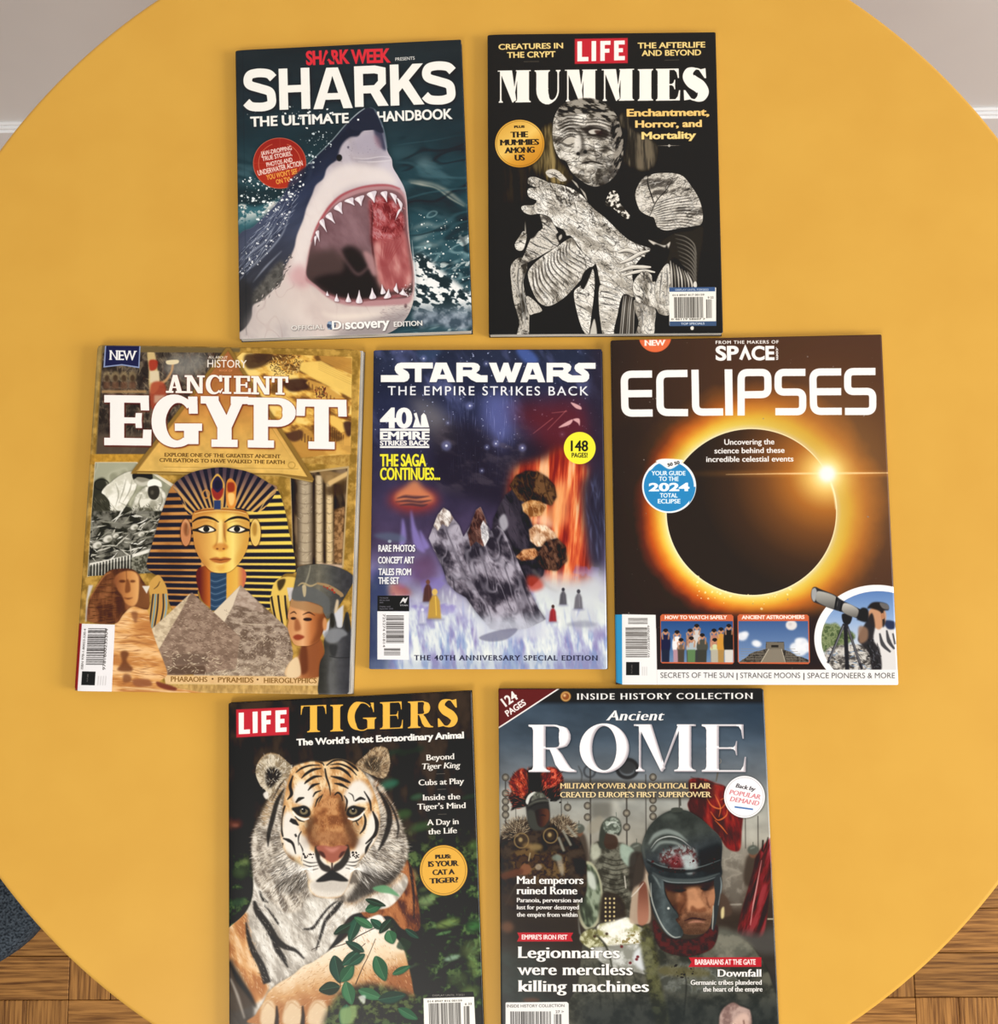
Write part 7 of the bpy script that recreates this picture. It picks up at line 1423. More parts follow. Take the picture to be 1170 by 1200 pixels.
    c.poly('1340,1640 1400,1610 1450,1615 1520,1620 1540,1680 1500,1750 1400,1762 1330,1740 1310,1690', '4a3226', .6, 14); c.line('1345,1668 1400,1650 1450,1655 1500,1662', [5, 12, 12, 5], '2a1510', .95, 2); c.line('1370,1684 1430,1672 1490,1680', [6, 18, 6], 'b07a64', .85, 4); c.line('1390,1705 1440,1700 1480,1706', [4, 8, 4], '3a2218', .7, 3); c.hair(220, '1320,1620 1540,1600 1520,1750 1340,1750', 90, 9, 2, ['33221a', '8a6a54'], 50, .6, 25)
    c.clip()
    # helmet: dome, brow band, cheek guards
    dome = '1050,1200 1055,1110 1090,1020 1150,950 1220,905 1290,888 1380,900 1470,955 1540,1020 1590,1070 1612,1130 1605,1260 1600,1360 1450,1405 1300,1410 1170,1390 1090,1330'
    c.poly(dome, '0e0d0c', .6, 10); c.poly(dome, lambda x, y: ramp(ss(880, 1400, y+.25*(x-1300)), [(0, '2e322f'), (.3, '3c413d'), (.6, '33383a'), (1, '23282a')])*(.75+.5*fbm(x, y, 50, 52, 4)[..., None]), 1, 2)
    c.clip(dome)
    for p, w in [('1095,1130 1140,1070 1220,1040 1300,1060 1370,1110', [8, 30, 36, 26, 6]), ('1120,1180 1180,1120 1280,1120 1360,1160', [8, 20, 22, 6]), ('1110,1160 1160,1100 1240,1075 1320,1095 1390,1150', [2, 6, 8, 6, 2])]: c.line(p, w, '8f9a94' if w[1] > 10 else 'e6eae6', .75, 6 if w[1] > 10 else 2)
    c.line('1170,950 1240,930 1310,950', [10, 40, 10], '5c645c', .6, 16)
    c.poly('1180,1200 1280,1150 1360,1150 1430,1180 1450,1260 1400,1340 1350,1290 1250,1270 1180,1260', lambda x, y: ramp(ss(.3, .7, fbm(x, y, 24, 54, 4)), [(0, '5a2a2a'), (.5, '7a7674'), (1, 'a8adac')]), .8, 12); c.poly('1240,1240 1310,1200 1330,1290 1260,1310', '6b1c20', .7, 12); c.hair(60, '1180,1160 1430,1150 1420,1300 1200,1310', 80, 24, 5, ['5a1418', '2a1414', 'b0b0ae'], 56, .7, 50)
    c.poly('1330,1210 1400,1210 1440,1290 1380,1340 1350,1310', 'aebab9', .8, 8); c.poly('1440,1180 1600,1130 1605,1330 1500,1330 1450,1280', '17191b', .7, 12)
    c.line('1080,1250 1180,1300 1300,1320 1450,1310 1600,1260', [10, 22, 24, 22, 10], '1a1d1e', .9, 3); c.line('1085,1235 1180,1282 1300,1300 1450,1290 1600,1240', [3, 6, 6, 6, 3], '8a9692', .7, 2)
    c.line('1120,1330 1200,1372 1300,1385 1450,1380 1598,1335', [10, 26, 28, 26, 10], '4a5252', .9, 4); c.line('1130,1345 1220,1390 1320,1400 1460,1394 1595,1352', [3, 5, 5, 5, 3], 'b9c4c2', .7, 2); c.dots(26, '1080,1230 1600,1230 1590,1330 1100,1330', 3, 9, '3c1418', 57, .9); c.clip()
    c.poly('1256,880 1290,872 1330,878 1330,900 1260,905', '3c403a', 1, 2); c.line('1318,780 1320,860', [6, 8], '2e2e2a', .9, 1.5, False); c.line('1070,1080 1055,1150 1070,1230', [6, 16, 8], '4a4f4a', .9, 3)
    ck = '1095,1340 1160,1360 1200,1390 1215,1480 1255,1560 1290,1600 1305,1640 1285,1660 1320,1710 1338,1750 1325,1785 1290,1796 1230,1770 1170,1690 1125,1600 1100,1480'
    c.poly(ck, '0e0c0b', .6, 8); c.poly(ck, lambda x, y: ramp(ss(1100, 1330, x), [(0, '2a2f30'), (.4, '4c5657'), (1, '333a3b')])*(.8+.4*fbm(x, y, 34, 58, 3)[..., None]), 1, 2)
    c.line('1110,1400 1118,1520 1160,1640 1210,1730 1270,1782 1320,1780', [4, 9, 9, 9, 9, 5], 'b9bdb4', .8, 2); c.line('1120,1340 1150,1380 1180,1440', [6, 16, 6], '7d8886', .7, 4); c.ell(1234, 1580, 9, 9, 'd6d8d0', .9, 2); c.line('1200,1390 1214,1480 1256,1560 1300,1620', [3, 6, 6, 3], '15181a', .9, 2); c.line('1078,1340 1095,1430 1110,1500', [8, 14, 6], 'b5a894', .8, 2)
    c.poly('1555,1380 1600,1340 1612,1420 1590,1560 1560,1720 1545,1740 1535,1690 1545,1600 1562,1500', '2c3032', 1, 2); c.line('1600,1360 1606,1430 1585,1560', [4, 10, 5], '8f9a9a', .8, 2); c.line('1550,1560 1548,1640 1542,1730', [5, 9, 5], 'c9c8b8', .85, 2); c.poly('1600,1480 1650,1510 1680,1610 1640,1640 1600,1620', '4a3a30', .9, 6); c.poly('1605,1590 1625,1570 1625,1640 1605,1650', 'd6c690', .9, 3)
    # hand at the foot
    armour(c, '1590,2400 1600,2320 1640,2270 1690,2245 1740,2270 1790,2290 1810,2310 1820,2400 1780,2520 1600,2520', '7a605a', 'b0968c', 60, 50); c.poly('1690,2380 1740,2330 1790,2330 1800,2420 1700,2440', 'd0b0a0', .8, 8); c.line([(1700, 2400), (1712, 2440)], 8, '4a2a24', .8, 3, False); c.line([(1762, 2370), (1768, 2410)], 8, '4a2a24', .8, 3, False); c.line([(1690, 2395), (1700, 2440)], 5, 'f2e0c8', .8, 1, False)
    c.ell(270, 2230, 60, 16, '6b4434', .6, 8)
    # masthead bar, ribbon corner
    c.fill('1b1b1d', lambda x, y: ss(165, 120, y)); c.poly('462,690 500,676 1560,690 1560,816 470,816', '2a241e', .55, 10, False)
    c.poly([(36, 40), (462, 40), (38, 312)], '5e181c', 1, 0, False); c.line([(470, 38), (36, 318)], 10, 'e9e4e0', 1, 0, False)
    c.text('124', 88, 170, 180, 108, 62, 'efe9e4', (.06, .04), lean=-.05); c.text('PAGES', 104, 238, 236, 150, 42, 'efe9e4', (.06, .04))
    c.ell(512, 97, 38, 37, '8a6434'); c.ell(512, 97, 33, 32, 'b88a50'); c.ell(512, 97, 24, 23, '8a4e28'); c.ell(504, 90, 10, 10, 'e6c088', .9, 4)
    c.text('INSIDE HISTORY COLLECTION', 590, 119, 1830, 114, 42, 'eeebe6', (.05, .0), (.05, .05), 1.25)
    c.text('Ancient', 795, 264, 1198, 264, 68, 'f2f0ee', (.055, -.015), (.03, .03), 1.1, it=.3, shadow=((2, 3), 4, '1c2026', .7))
    sp = [('R', 250, 294, 588, 626, 0), ('O', 610, 290, 958, 626, 0), ('M', 992, 292, 1428, 622, 0), ('E', 1470, 292, 1778, 624, 0)]
    al = put_serif(c, sp, 88, 13, 32, 12, 'e6e0e2', under=[((4, 6), 7, '14181e', .6)])
    c.comp(c.mask([g+np.array([5, 5]) for g in al]), 'a89ea4', .0)
    bm = c.mask(al); keep = np.zeros((c.H, c.W), np.float32); keep[bm[0][0]:bm[0][1], bm[0][2]:bm[0][3]] = bm[1]; c.clipm = keep
    c.comp(c.mask(al), 'a49ca2', .85); c.comp(c.mask([g+np.array([-9, -5]) for g in al], 2), 'd9d3d6', .9); c.comp(c.mask([g+np.array([-17, -8]) for g in al], 2), 'f4f1f2', .95); c.clipm = None
    T = lambda s, x0, y0, x1, y1, h, col='f2efea', w=(.08, .01), sf=(.05, .05), **k: c.text(s, x0, y0, x1, y1, h, col, w, sf, shadow=((1, 2), 3, '14100e', .8), **k)
    T('MILITARY POWER AND POLITICAL FLAIR', 472, 740, 1538, 740, 38, 'e8cc94', (.05, -.005)); T("CREATED EUROPE'S FIRST SUPERPOWER", 472, 802, 1538, 800, 38, 'ecd4a0', (.05, -.005))
    c.ell(1772, 800, 147, 150, '14120f', .5, 6); c.ell(1770, 798, 144, 147, 'f2f0f1'); c.ell(1770, 798, 134, 137, 'a8a4a8', .9, 0, ring=3)
    c.text('Back by', 1705, 730, 1842, 758, 28, '3a3438', (.05, 0), (.03, .05), 1.0, it=.25); c.text('POPULAR', 1660, 778, 1882, 816, 32, 'cf7a80', (.05, 0), (.04, .05), 1.05, it=.2); c.text('DEMAND', 1664, 826, 1868, 860, 32, 'cf7a80', (.05, 0), (.04, .05), 1.05, it=.2); c.poly([(1700, 862), (1830, 880), (1830, 891), (1700, 874)], '4a74ae', 1, 0, False)
    T('Mad emperors', 166, 1409, 637, 1409, 54, w=(.06, 0), sf=(.035, .04)); T('ruined Rome', 166, 1482, 594, 1482, 54, w=(.06, 0), sf=(.035, .04)); T('Paranoia, perversion and', 166, 1538, 630, 1538, 30, w=(.05, .01)); T('lust for power destroyed', 166, 1588, 606, 1588, 30, w=(.05, .01)); T('the empire from within', 166, 1640, 596, 1640, 30, w=(.05, .01))
    c.poly('170,1752 565,1752 548,1782 562,1814 168,1816 184,1784', 'b5242e', 1, 0, False); c.text("EMPIRE'S IRON FIST", 202, 1800, 524, 1800, 32, 'f2e9e4', (.06, .03))
    T('Legionnaires', 174, 1932, 893, 1932, 80, w=(.06, .0), sf=(.035, .04), track=1.06); T('were merciless', 170, 2052, 984, 2052, 80, w=(.06, .0), sf=(.035, .04), track=1.06); T('killing machines', 176, 2170, 1097, 2170, 80, w=(.06, .0), sf=(.035, .04), track=1.06)
    c.poly('1376,1926 1888,1926 1888,1994 1374,1994 1396,1960', 'b5242e', 1, 0, False); c.text('BARBARIANS AT THE GATE', 1420, 1977, 1848, 1977, 36, 'f2e9e4', (.06, .03))
    T('Downfall', 1578, 2063, 1890, 2063, 52, w=(.06, 0), sf=(.035, .04), track=1.05); T('Germanic tribes plundered', 1390, 2120, 1892, 2120, 34, w=(.05, .01)); T('the heart of the empire', 1476, 2168, 1896, 2168, 34, w=(.05, .01))
    c.poly([(94, 2248), (520, 2242), (532, 2254), (536, 2540), (88, 2540), (88, 2254)], 'e9e7e3', 1, 0, False); c.text('INSIDE HISTORY COLLECTION', 98, 2284, 502, 2278, 20, '55504c', (.01, .005)); c.barcode([(122, 2312), (408, 2310), (124, 2520)], 30, seed=31, col='33302e'); c.barcode([(430, 2330), (484, 2329), (431, 2520)], 8, seed=32, col='33302e'); c.text('27 >', 440, 2322, 498, 2320, 18, '55504c', (.02, .01))
    return c
# ----------------------------------------------------------------------------
# MATERIALS
# ----------------------------------------------------------------------------
def mat(name, col, rough=.5, spec=.5):
    m = bpy.data.materials.new(name); m.use_nodes = True; b = m.node_tree.nodes['Principled BSDF']
    b.inputs['Base Color'].default_value = (*[((k+.055)/1.055)**2.4 if k > .04 else k/12.92 for k in hx(col)], 1)
    b.inputs['Roughness'].default_value = rough; b.inputs['Specular IOR Level'].default_value = spec
    return m
def nodes(m): return m.node_tree.nodes, m.node_tree.links, m.node_tree.nodes['Principled BSDF']
def lin3(c): return (*[((k+.055)/1.055)**2.4 if k > .04 else k/12.92 for k in hx(c)], 1)

def noise_mix(m, c0, c1, scale, detail=4, stretch=(1, 1, 1), bump=0, lo=.35, hi=.65, rnd=0.0):
    n, l, b = nodes(m)
    tc = n.new('ShaderNodeTexCoord'); mp = n.new('ShaderNodeMapping'); mp.inputs['Scale'].default_value = stretch
    nz = n.new('ShaderNodeTexNoise'); nz.inputs['Scale'].default_value = scale; nz.inputs['Detail'].default_value = detail
    l.new(tc.outputs['Object'], mp.inputs['Vector'])
    if rnd:
        oi = n.new('ShaderNodeObjectInfo'); ml = n.new('ShaderNodeMath'); ml.operation = 'MULTIPLY'; ml.inputs[1].default_value = 40
        cx = n.new('ShaderNodeCombineXYZ'); l.new(oi.outputs['Random'], ml.inputs[0])
        for k in range(3): l.new(ml.outputs[0], cx.inputs[k])
        l.new(cx.outputs[0], mp.inputs['Location'])
    l.new(mp.outputs[0], nz.inputs['Vector'])
    cr = n.new('ShaderNodeValToRGB'); cr.color_ramp.elements[0].position = lo; cr.color_ramp.elements[1].position = hi
    cr.color_ramp.elements[0].color = lin3(c0); cr.color_ramp.elements[1].color = lin3(c1)
    l.new(nz.outputs['Fac'], cr.inputs['Fac']); out = cr.outputs['Color']
    if rnd:
        hs = n.new('ShaderNodeHueSaturation'); mr = n.new('ShaderNodeMapRange'); mr.inputs['To Min'].default_value = 1-rnd; mr.inputs['To Max'].default_value = 1+rnd
        l.new(oi.outputs['Random'], mr.inputs['Value']); l.new(mr.outputs[0], hs.inputs['Value']); l.new(out, hs.inputs['Color']); out = hs.outputs['Color']
    l.new(out, b.inputs['Base Color'])
    if bump:
        bp = n.new('ShaderNodeBump'); bp.inputs['Strength'].default_value = bump; bp.inputs['Distance'].default_value = .001
        l.new(nz.outputs['Fac'], bp.inputs['Height']); l.new(bp.outputs[0], b.inputs['Normal'])
    return m

M_YELLOW = noise_mix(mat('yellow_lacquer', 'dca844', .42, .35), 'dba640', 'dfab44', 14, 3, bump=.05)
M_WALL = noise_mix(mat('white_wall_paint', 'e6e3e0', .8, .3), 'dfdbd8', 'e5e2df', 3, 3, bump=.1)
M_TRIM = mat('white_gloss_trim', 'f2f3f4', .35, .5)
M_GAP = mat('dark_floor_joint', '2a1a0e', .8, .2)
M_WOOD = noise_mix(mat('oiled_oak', '9a6c3a', .5, .25), '5a340f', 'aa773c', 24, 10, (.55, 11, 11), .6, .30, .62, rnd=.16)
M_CHAIR = noise_mix(mat('charcoal_wool', '3a4148', .95, .1), '1b2026', '4a535c', 380, 3, (1, 1, 1), .8)
M_METAL = mat('black_steel', '1c1c1e', .4, .5)
M_WHITE = mat('white_lacquer', 'e8e6e2', .35, .5)
M_PAGES = noise_mix(mat('page_edges', 'd6d2ca', .85, .2), 'aaa59c', 'dedad2', 900, 2, (.02, .02, 4))
M_PAPER = mat('cover_paper_edge', 'dcd9d3', .6, .3)

def print_mat(name, c, back=None):
    """glossy print; the artwork is painted by the code above, nothing is loaded"""
    im = bpy.data.images.new(name, c.W, c.H, alpha=False)
    px = np.ones((c.H, c.W, 4), np.float32); px[..., :3] = np.clip(c.img[::-1], 0, 1)
    im.pixels.foreach_set(px.ravel()); im.update(); im.pack()
    m = mat(name, '808080', .38, .34); n, l, b = nodes(m)
    t = n.new('ShaderNodeTexImage'); t.image = im; t.interpolation = 'Cubic'; t.extension = 'EXTEND'
    uv = n.new('ShaderNodeUVMap'); uv.uv_map = 'print'; l.new(uv.outputs[0], t.inputs['Vector'])
    mx = n.new('ShaderNodeVectorMath'); mx.operation = 'MULTIPLY_ADD'; k = 1.12; mx.inputs[1].default_value = (k, k, k); mx.inputs[2].default_value = (-.016,)*3
    cl = n.new('ShaderNodeVectorMath'); cl.operation = 'MAXIMUM'; cl.inputs[1].default_value = (.001,)*3
    l.new(t.outputs['Color'], mx.inputs[0]); l.new(mx.outputs[0], cl.inputs[0]); l.new(cl.outputs[0], b.inputs['Base Color'])
    return m

# ----------------------------------------------------------------------------
# BUILDING HELPERS
# ----------------------------------------------------------------------------
def link_mesh(name, bm, mats, parent=None, smooth=False):
    me = bpy.data.meshes.new(name); bm.normal_update(); bm.to_mesh(me); bm.free()
    for m in (mats if isinstance(mats, (list, tuple)) else [mats]): me.materials.append(m)
    if smooth:
        for p in me.polygons: p.use_smooth = True
    o = bpy.data.objects.new(name, me); scene.collection.objects.link(o)
    if parent: o.parent = parent
    return o
def thing(name, label, cat, loc=(0, 0, 0), rz=0, group=None):
    o = bpy.data.objects.new(name, None); o.empty_display_size = .1; scene.collection.objects.link(o)
    o.location = loc; o.rotation_euler = (0, 0, rz); o['label'] = label; o['category'] = cat
    if group: o['group'] = group
    return o
def box(bm, x0, y0, z0, x1, y1, z1, bev=0, seg=2):
    r = bmesh.ops.create_cube(bm, size=1); v = r['verts']
    for q in v: q.co = Vector((x0+(q.co.x+.5)*(x1-x0), y0+(q.co.y+.5)*(y1-y0), z0+(q.co.z+.5)*(z1-z0)))
    if bev: bmesh.ops.bevel(bm, geom=list({e for q in v for e in q.link_edges}), offset=bev, segments=seg, profile=.5, affect='EDGES')
def lathe(bm, prof, n=128, cx=0, cy=0):
    """closed solid of revolution from (r, z) points, first and last on the axis"""
    rings = []
    for r, z in prof:
        if r < 1e-6: rings.append([bm.verts.new((cx, cy, z))])
        else: rings.append([bm.verts.new((cx+r*math.cos(2*math.pi*k/n), cy+r*math.sin(2*math.pi*k/n), z)) for k in range(n)])
    for a, b in zip(rings, rings[1:]):
        for k in range(n):
            j = (k+1) % n
            if len(a) == 1: bm.faces.new((a[0], b[k], b[j]))
            elif len(b) == 1: bm.faces.new((a[k], b[0], a[j]))
            else: bm.faces.new((a[k], b[k], b[j], a[j]))
    bmesh.ops.recalc_face_normals(bm, faces=bm.faces)
def prism(bm, pts, z0, z1):
    a = [bm.verts.new((x, y, z0)) for x, y in pts]; b = [bm.verts.new((x, y, z1)) for x, y in pts]
    bm.faces.new(a[::-1]); bm.faces.new(b)
    for i in range(len(pts)): j = (i+1) % len(pts); bm.faces.new((a[i], a[j], b[j], b[i]))

# ----------------------------------------------------------------------------
# SETTING: parquet floor, white wall, baseboard
# ----------------------------------------------------------------------------
WY = .8021; WA = .0039   # the wall stands just behind the table
def setting(o): o['kind'] = 'structure'; return o
bm = bmesh.new(); box(bm, -2.4, -2.4, -.05, 3.9, 1.45, -.009); floor = setting(link_mesh('floor', bm, M_GAP))
P = .2686; gx0 = gy0 = 0; floor.location = (-.7216, -.6158, 0); floor.rotation_euler = (0, 0, .011); R = random.Random(5)
sl = []
for k in (0, 1):
    bm = bmesh.new(); box(bm, -P/2+.0004, -P/8+.0005, -.009, P/2-.0004, P/8-.0005, 0, .0008, 1)
    o = link_mesh('floor_slat', bm, M_WOOD, floor); sl.append(o)
    break
proto = sl[0]; first = True
for i in range(-2, 7):
    for j in range(-2, 6):
        for s in range(4):
            o = proto if first else proto.copy()
            if not first: scene.collection.objects.link(o)
            first = False; o.parent = floor
            bx, by = gx0+(i+.5)*P, gy0+(j+.5)*P; off = (s-1.5)*P/4
            if (i+j) % 2: o.location = (bx, by+off, R.uniform(-.0003, .0003)); o.rotation_euler = (0, 0, 0)
            else: o.location = (bx+off, by, R.uniform(-.0003, .0003)); o.rotation_euler = (0, 0, math.pi/2)
# farther off than the single slats reach, the same parquet goes on as one piece
bm = bmesh.new()
for i in range(-6, 12):
    for j in range(-7, 6):
        if -2 <= i < 7 and -2 <= j < 6: continue
        for s in range(4):
            bx, by = (i+.5)*P, (j+.5)*P; off = (s-1.5)*P/4; a, b = P/2-.0004, P/8-.0005
            if (i+j) % 2: box(bm, bx-a, by+off-b, -.009, bx+a, by+off+b, R.uniform(-.0003, .0003))
            else: box(bm, bx+off-b, by-a, -.009, bx+off+b, by+a, R.uniform(-.0003, .0003))
o = link_mesh('outer_floor_slats', bm, M_WOOD, floor); o['kind'] = 'stuff'
bm = bmesh.new(); box(bm, -3.2, 0, -.05, 3.2, .25, 2.6); wall = setting(link_mesh('wall_back', bm, M_WALL)); wall.location = (0, WY, 0); wall.rotation_euler = (0, 0, WA)
bm = bmesh.new(); box(bm, -3.2, -.014, 0, 3.2, 0, .108); box(bm, -3.2, -.010, .108, 3.2, 0, .114); box(bm, -3.2, -.006, .114, 3.2, 0, .12, .002)
bb = setting(link_mesh('baseboard_back', bm, M_TRIM)); bb.location = (0, WY, 0); bb.rotation_euler = (0, 0, WA)

# ----------------------------------------------------------------------------
# TABLE
# ----------------------------------------------------------------------------
TX, TY, TR = -.0215, .1243, .5433
t = thing('round_table', 'round yellow table with seven magazines laid out on it', 'table', (TX, TY, 0))
bm = bmesh.new()
prof = [(0, TOP-.022), (TR-.012, TOP-.022), (TR-.004, TOP-.018), (TR, TOP-.011), (TR-.0002, TOP-.003), (TR-.001, TOP-.0012), (TR-.0024, TOP-.0003), (TR-.004, TOP), (0, TOP)]
lathe(bm, prof, 256); o = link_mesh('tabletop', bm, M_YELLOW, t, True)
for p in o.data.polygons: p.use_smooth = abs(p.normal.z) < .999
bm = bmesh.new(); lathe(bm, [(0, .012), (.035, .012), (.035, TOP-.03), (.09, TOP-.022), (0, TOP-.022)], 48); link_mesh('pedestal', bm, M_WHITE, t, True)
bm = bmesh.new(); lathe(bm, [(0, .001), (.235, .001), (.24, .006), (.235, .012), (.06, .022), (.036, .05), (0, .05)], 96); link_mesh('base_plate', bm, M_WHITE, t, True)

# ----------------------------------------------------------------------------
# CHAIR with a charcoal seat, mostly beyond the frame at lower left
# ----------------------------------------------------------------------------
ch = thing('dining_chair', 'chair with charcoal wool seat, its rounded corner showing at lower left', 'chair', (-.764, -.201, 0), 0)
def rounded(hx_, hy_, r, n=10):
    out = []
    for cx, cy, a0 in ((hx_-r, hy_-r, 0), (-hx_+r, hy_-r, 90), (-hx_+r, -hy_+r, 180), (hx_-r, -hy_+r, 270)):
        for k in range(n+1): a = math.radians(a0+90*k/n); out.append((cx+r*math.cos(a), cy+r*math.sin(a)))
    return out
bm = bmesh.new()
prev = None
for s, z in ((.97, .40), (1, .405), (1, .43), (.992, .442), (.97, .449), (.9, .453), (.5, .455)):
    ring = [bm.verts.new((x*s, y*s, z)) for x, y in rounded(.22, .22, .122)]
    if prev is None: bm.faces.new(ring[::-1])
    else:
        for i in range(len(ring)): j = (i+1) % len(ring); bm.faces.new((prev[i], prev[j], ring[j], ring[i]))
    prev = ring
bm.faces.new(prev); link_mesh('seat', bm, M_CHAIR, ch, True)
bm = bmesh.new()
prism(bm, [(x*.9, y*.9) for x, y in rounded(.22, .22, .122)], .385, .40); link_mesh('seat_frame', bm, M_METAL, ch)
for sx in (-1, 1):
    for sy in (-1, 1):
        bm = bmesh.new(); bmesh.ops.create_cone(bm, cap_ends=True, segments=16, radius1=.009, radius2=.014, depth=.39)
        for v in bm.verts: k = .5-v.co.z/.39; v.co += Vector((sx*(.13+.04*k), sy*(.13+.04*k), .195))
        link_mesh('leg', bm, M_METAL, ch, True)
bm = bmesh.new()
n = 14; prevv = None
for k in range(n+1):
    a = math.radians(-55+110*k/n); x, y = -.03-.2*math.cos(a), .23*math.sin(a)
    col = [bm.verts.new((x*q, y*q, z)) for q, z in ((1, .58), (1.06, .82), (1.0, .82), (.94, .58))]
    if prevv:
        for i in range(4): j = (i+1) % 4; bm.faces.new((prevv[i], col[i], col[j], prevv[j]))
    else: bm.faces.new(col)
    prevv = col
bm.faces.new(prevv[::-1]); bmesh.ops.recalc_face_normals(bm, faces=bm.faces); link_mesh('backrest', bm, M_CHAIR, ch, True)
for sy in (-1, 1):
    bm = bmesh.new(); box(bm, -.19, sy*.12-.012, .39, -.17, sy*.12+.012, .64, .004); link_mesh('back_post', bm, M_METAL, ch)

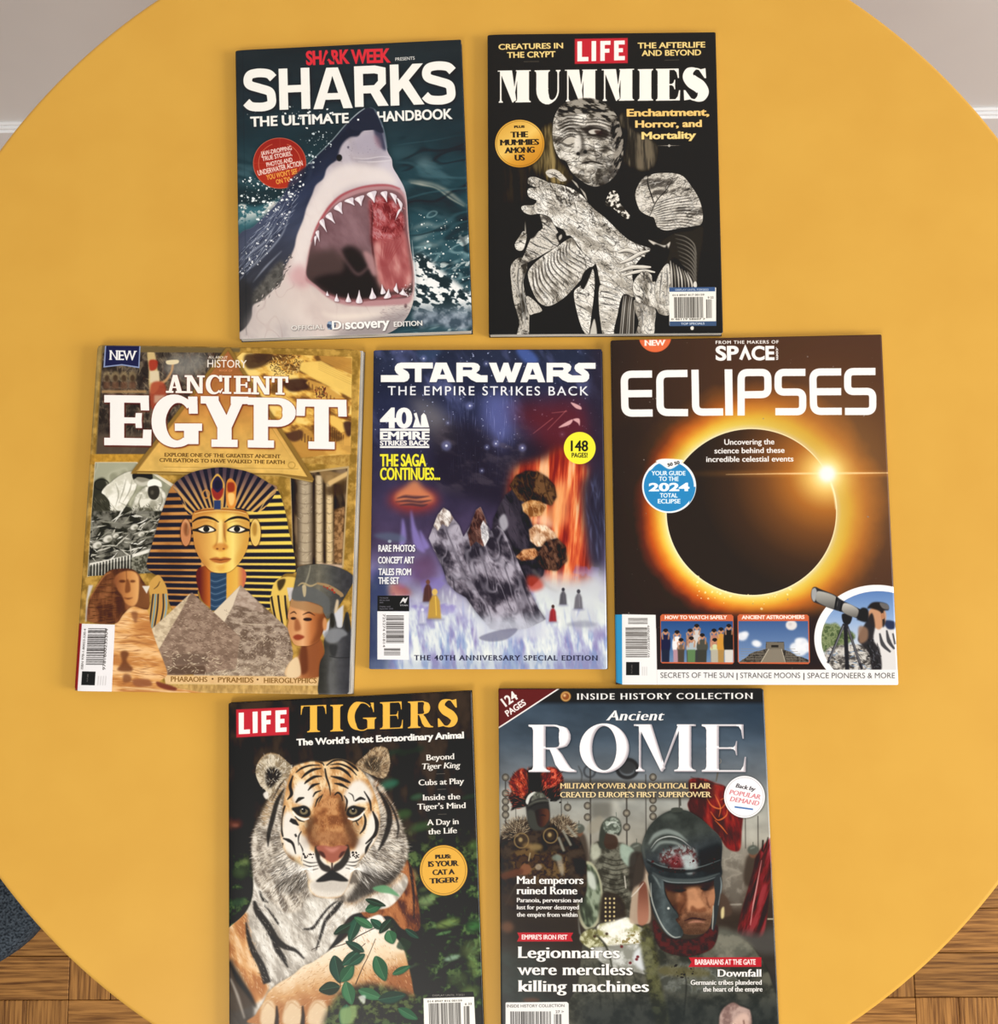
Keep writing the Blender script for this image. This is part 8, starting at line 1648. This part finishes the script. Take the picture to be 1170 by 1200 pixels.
# ----------------------------------------------------------------------------
# MAGAZINES
# ----------------------------------------------------------------------------
def magazine(name, label, art, corners, T, page=(.0, .0), spine='22262a', edge='dcd9d3', curl=.0006, rnd=.0015, seed=1):
    """corners: TL TR BR BL of the front cover on the table; T thickness"""
    C4 = [Vector(c)*((.81005-T)/(.81005-.0057)) for c in corners]; cen = sum(C4, Vector((0, 0)))/4
    root = thing('magazine', label, 'magazine', (cen.x, cen.y, TOP), 0, 'magazines laid out on the yellow table')
    TL, TR_, BR, BL = [c-cen for c in C4]
    def at(u, v): return (TL*(1-u)+TR_*u)*(1-v)+(BL*(1-u)+BR*u)*v
    U = (TR_-TL).normalized(); V = (BL-TL).normalized(); Wd = (TR_-TL).length; Hd = (BL-TL).length
    th = .00035; nu, nv = 26, 34
    R = random.Random(seed); ph = [R.uniform(0, 6.28) for _ in range(4)]
    def lift(u, v):   # the cover lies a little loose: a soft roll near the binding, a faint wave, corners up or down
        return T-th+curl*(math.sin(u*3.1+ph[0])*math.sin(v*2.6+ph[1])-.9)-.0011*math.exp(-u/.02)
    def inset(u, v):  # slightly rounded corners
        x, y = u*Wd, v*Hd; r = rnd
        cx = min(max(x, r), Wd-r); cy = min(max(y, r), Hd-r); dx, dy = x-cx, y-cy; d = math.hypot(dx, dy)
        if dx and dy and d > r: x, y = cx+dx*r/d, cy+dy*r/d
        return x/Wd, y/Hd
    us = [0, .006, .014, .03]+[.06+.94*k/(nu-4)*.99 for k in range(nu-4)]+[.994, 1]; us = sorted(set(us)); vs = sorted(set([0, .004, .01]+[k/nv for k in range(1, nv)]+[.99, .996, 1]))
    bm = bmesh.new(); uvl = bm.loops.layers.uv.new('print'); top = []; bot = []
    for v in vs:
        rt = []; rb = []
        for u in us:
            a, b = inset(u, v); p = at(a, b); z = lift(u, v); rt.append((bm.verts.new((p.x, p.y, z+th)), a, b)); rb.append((bm.verts.new((p.x, p.y, z)), a, b))
        top.append(rt); bot.append(rb)
    def face(q, mi):
        f = bm.faces.new([w[0] for w in q]); f.material_index = mi; f.smooth = mi == 0
        for lp, w in zip(f.loops, q): lp[uvl].uv = (w[1], 1-w[2])
    n, m = len(vs), len(us)
    for i in range(n-1):
        for j in range(m-1):
            face([top[i+1][j], top[i+1][j+1], top[i][j+1], top[i][j]], 0); face([bot[i][j], bot[i][j+1], bot[i+1][j+1], bot[i+1][j]], 1)
    rim = [(0, j) for j in range(m)]+[(i, m-1) for i in range(1, n)]+[(n-1, j) for j in range(m-2, -1, -1)]+[(i, 0) for i in range(n-2, 0, -1)]
    for a, b in zip(rim, rim[1:]+rim[:1]): face([top[a[0]][a[1]], top[b[0]][b[1]], bot[b[0]][b[1]], bot[a[0]][a[1]]], 1)
    bmesh.ops.recalc_face_normals(bm, faces=bm.faces)
    link_mesh('front_cover', bm, [print_mat(name+'_print', art), mat(name+'_cover_edge', edge, .6, .3)], root)
    # pages: a stack of gatherings, each a hair out of line with the next
    bm = bmesh.new(); z = .0004; k = 0; tp = T-th-.0024
    while z < tp-.0002:
        h = min(.0006, tp-z); j1, j2 = R.uniform(-.0004, .0002), R.uniform(-.0003, .0003); f = z/tp
        p0 = at(0, 0)+U*.0016+V*.0012; q = [at(0, 0)+U*.0014+V*.0008, at(1, 0)+U*(-.0012+page[0]*(1-.3*f)+j1)+V*(.0008+j2*.5), at(1, 1)+U*(-.0012+page[0]*(1-.3*f)+j1)+V*(-.0008+page[1]+j2), at(0, 1)+U*.0014+V*(-.0008+page[1]+j2)]
        prism(bm, [(w.x, w.y) for w in q][::-1], z, z+h*.97); z += h; k += 1
    o = link_mesh('page_block', bm, M_PAGES, root)
    bm = bmesh.new(); q = [at(0, 0)+U*.0003, at(1, 0)+U*page[0]*.8, at(1, 1)+U*page[0]*.8+V*page[1]*.8, at(0, 1)+U*.0003+V*page[1]*.8]
    prism(bm, [(w.x, w.y) for w in q][::-1], 0, .0004); link_mesh('back_cover', bm, mat(name+'_back_cover', spine, .4, .4), root)
    bm = bmesh.new(); q = [at(0, .001)+U*.0001, at(0, .001)+U*.0013, at(0, .999)+U*.0013, at(0, .999)+U*.0001]
    prism(bm, [(w.x, w.y) for w in q][::-1], .0004, T-th-.0024); link_mesh('spine', bm, mat(name+'_spine', spine, .4, .4), root)
    return root

SPECS = [
 ('shark_magazine', 'magazine with a gaping white shark in dark teal sea on its cover', art_shark, [(-.2589, .5124), (-.0515, .5199), (-.0405, .2469), (-.247, .2409)], .0078, (.0003, .0012), '22343c'),
 ('mummy_magazine', 'black magazine with a pale bandaged mummy with crossed arms on its cover', art_mummy, [(-.0274, .5242), (.18, .5242), (.1795, .2434), (-.0259, .2434)], .0078, (.0003, .0008), '1b1917'),
 ('ancient_egypt_magazine', 'gold magazine with a striped royal mask and pyramids on its cover', art_egypt, [(-.3736, .2362), (-.1387, .2307), (-.1439, -.0693), (-.38, -.0666)], .0095, (.0032, .0), '8a7448'),
 ('space_film_magazine', 'dark blue magazine with red flames and snow, in the middle of the seven', art_star, [(-.1275, .2299), (.0733, .2299), (.0747, -.0475), (-.1275, -.0478)], .0080, (.0015, .0004), '20243a'),
 ('eclipse_magazine', 'dark brown magazine with a ringed solar eclipse and photo strip on its cover', art_eclipse, [(.0814, .2376), (.3174, .2415), (.3181, -.0603), (.0822, -.0604)], .0080, (.0002, .0004), '2a2220'),
 ('tiger_magazine', 'magazine with a resting tiger behind green leaves on its cover', art_tiger, [(-.247, -.0765), (-.0402, -.0658), (-.0291, -.3464), (-.2375, -.3571)], .0078, (.0003, .0), '1d1a18'),
 ('ancient_rome_magazine', 'magazine with helmeted Roman soldiers and a red corner flash on its cover', art_rome, [(-.0174, -.0642), (.2056, -.0638), (.2104, -.354), (-.0152, -.3544)], .0080, (.0003, .0), '241c1a'),
]
for i, (nm, lb, art, cs, T, page, sp) in enumerate(SPECS):
    magazine(nm, lb, art(), cs, T, page, sp, seed=i+3, rnd=.004 if 'egypt' in nm else .0012)
if 'o' in _TXT: bpy.data.objects.remove(_TXT['o'][1]); bpy.data.curves.remove(_TXT['o'][0])
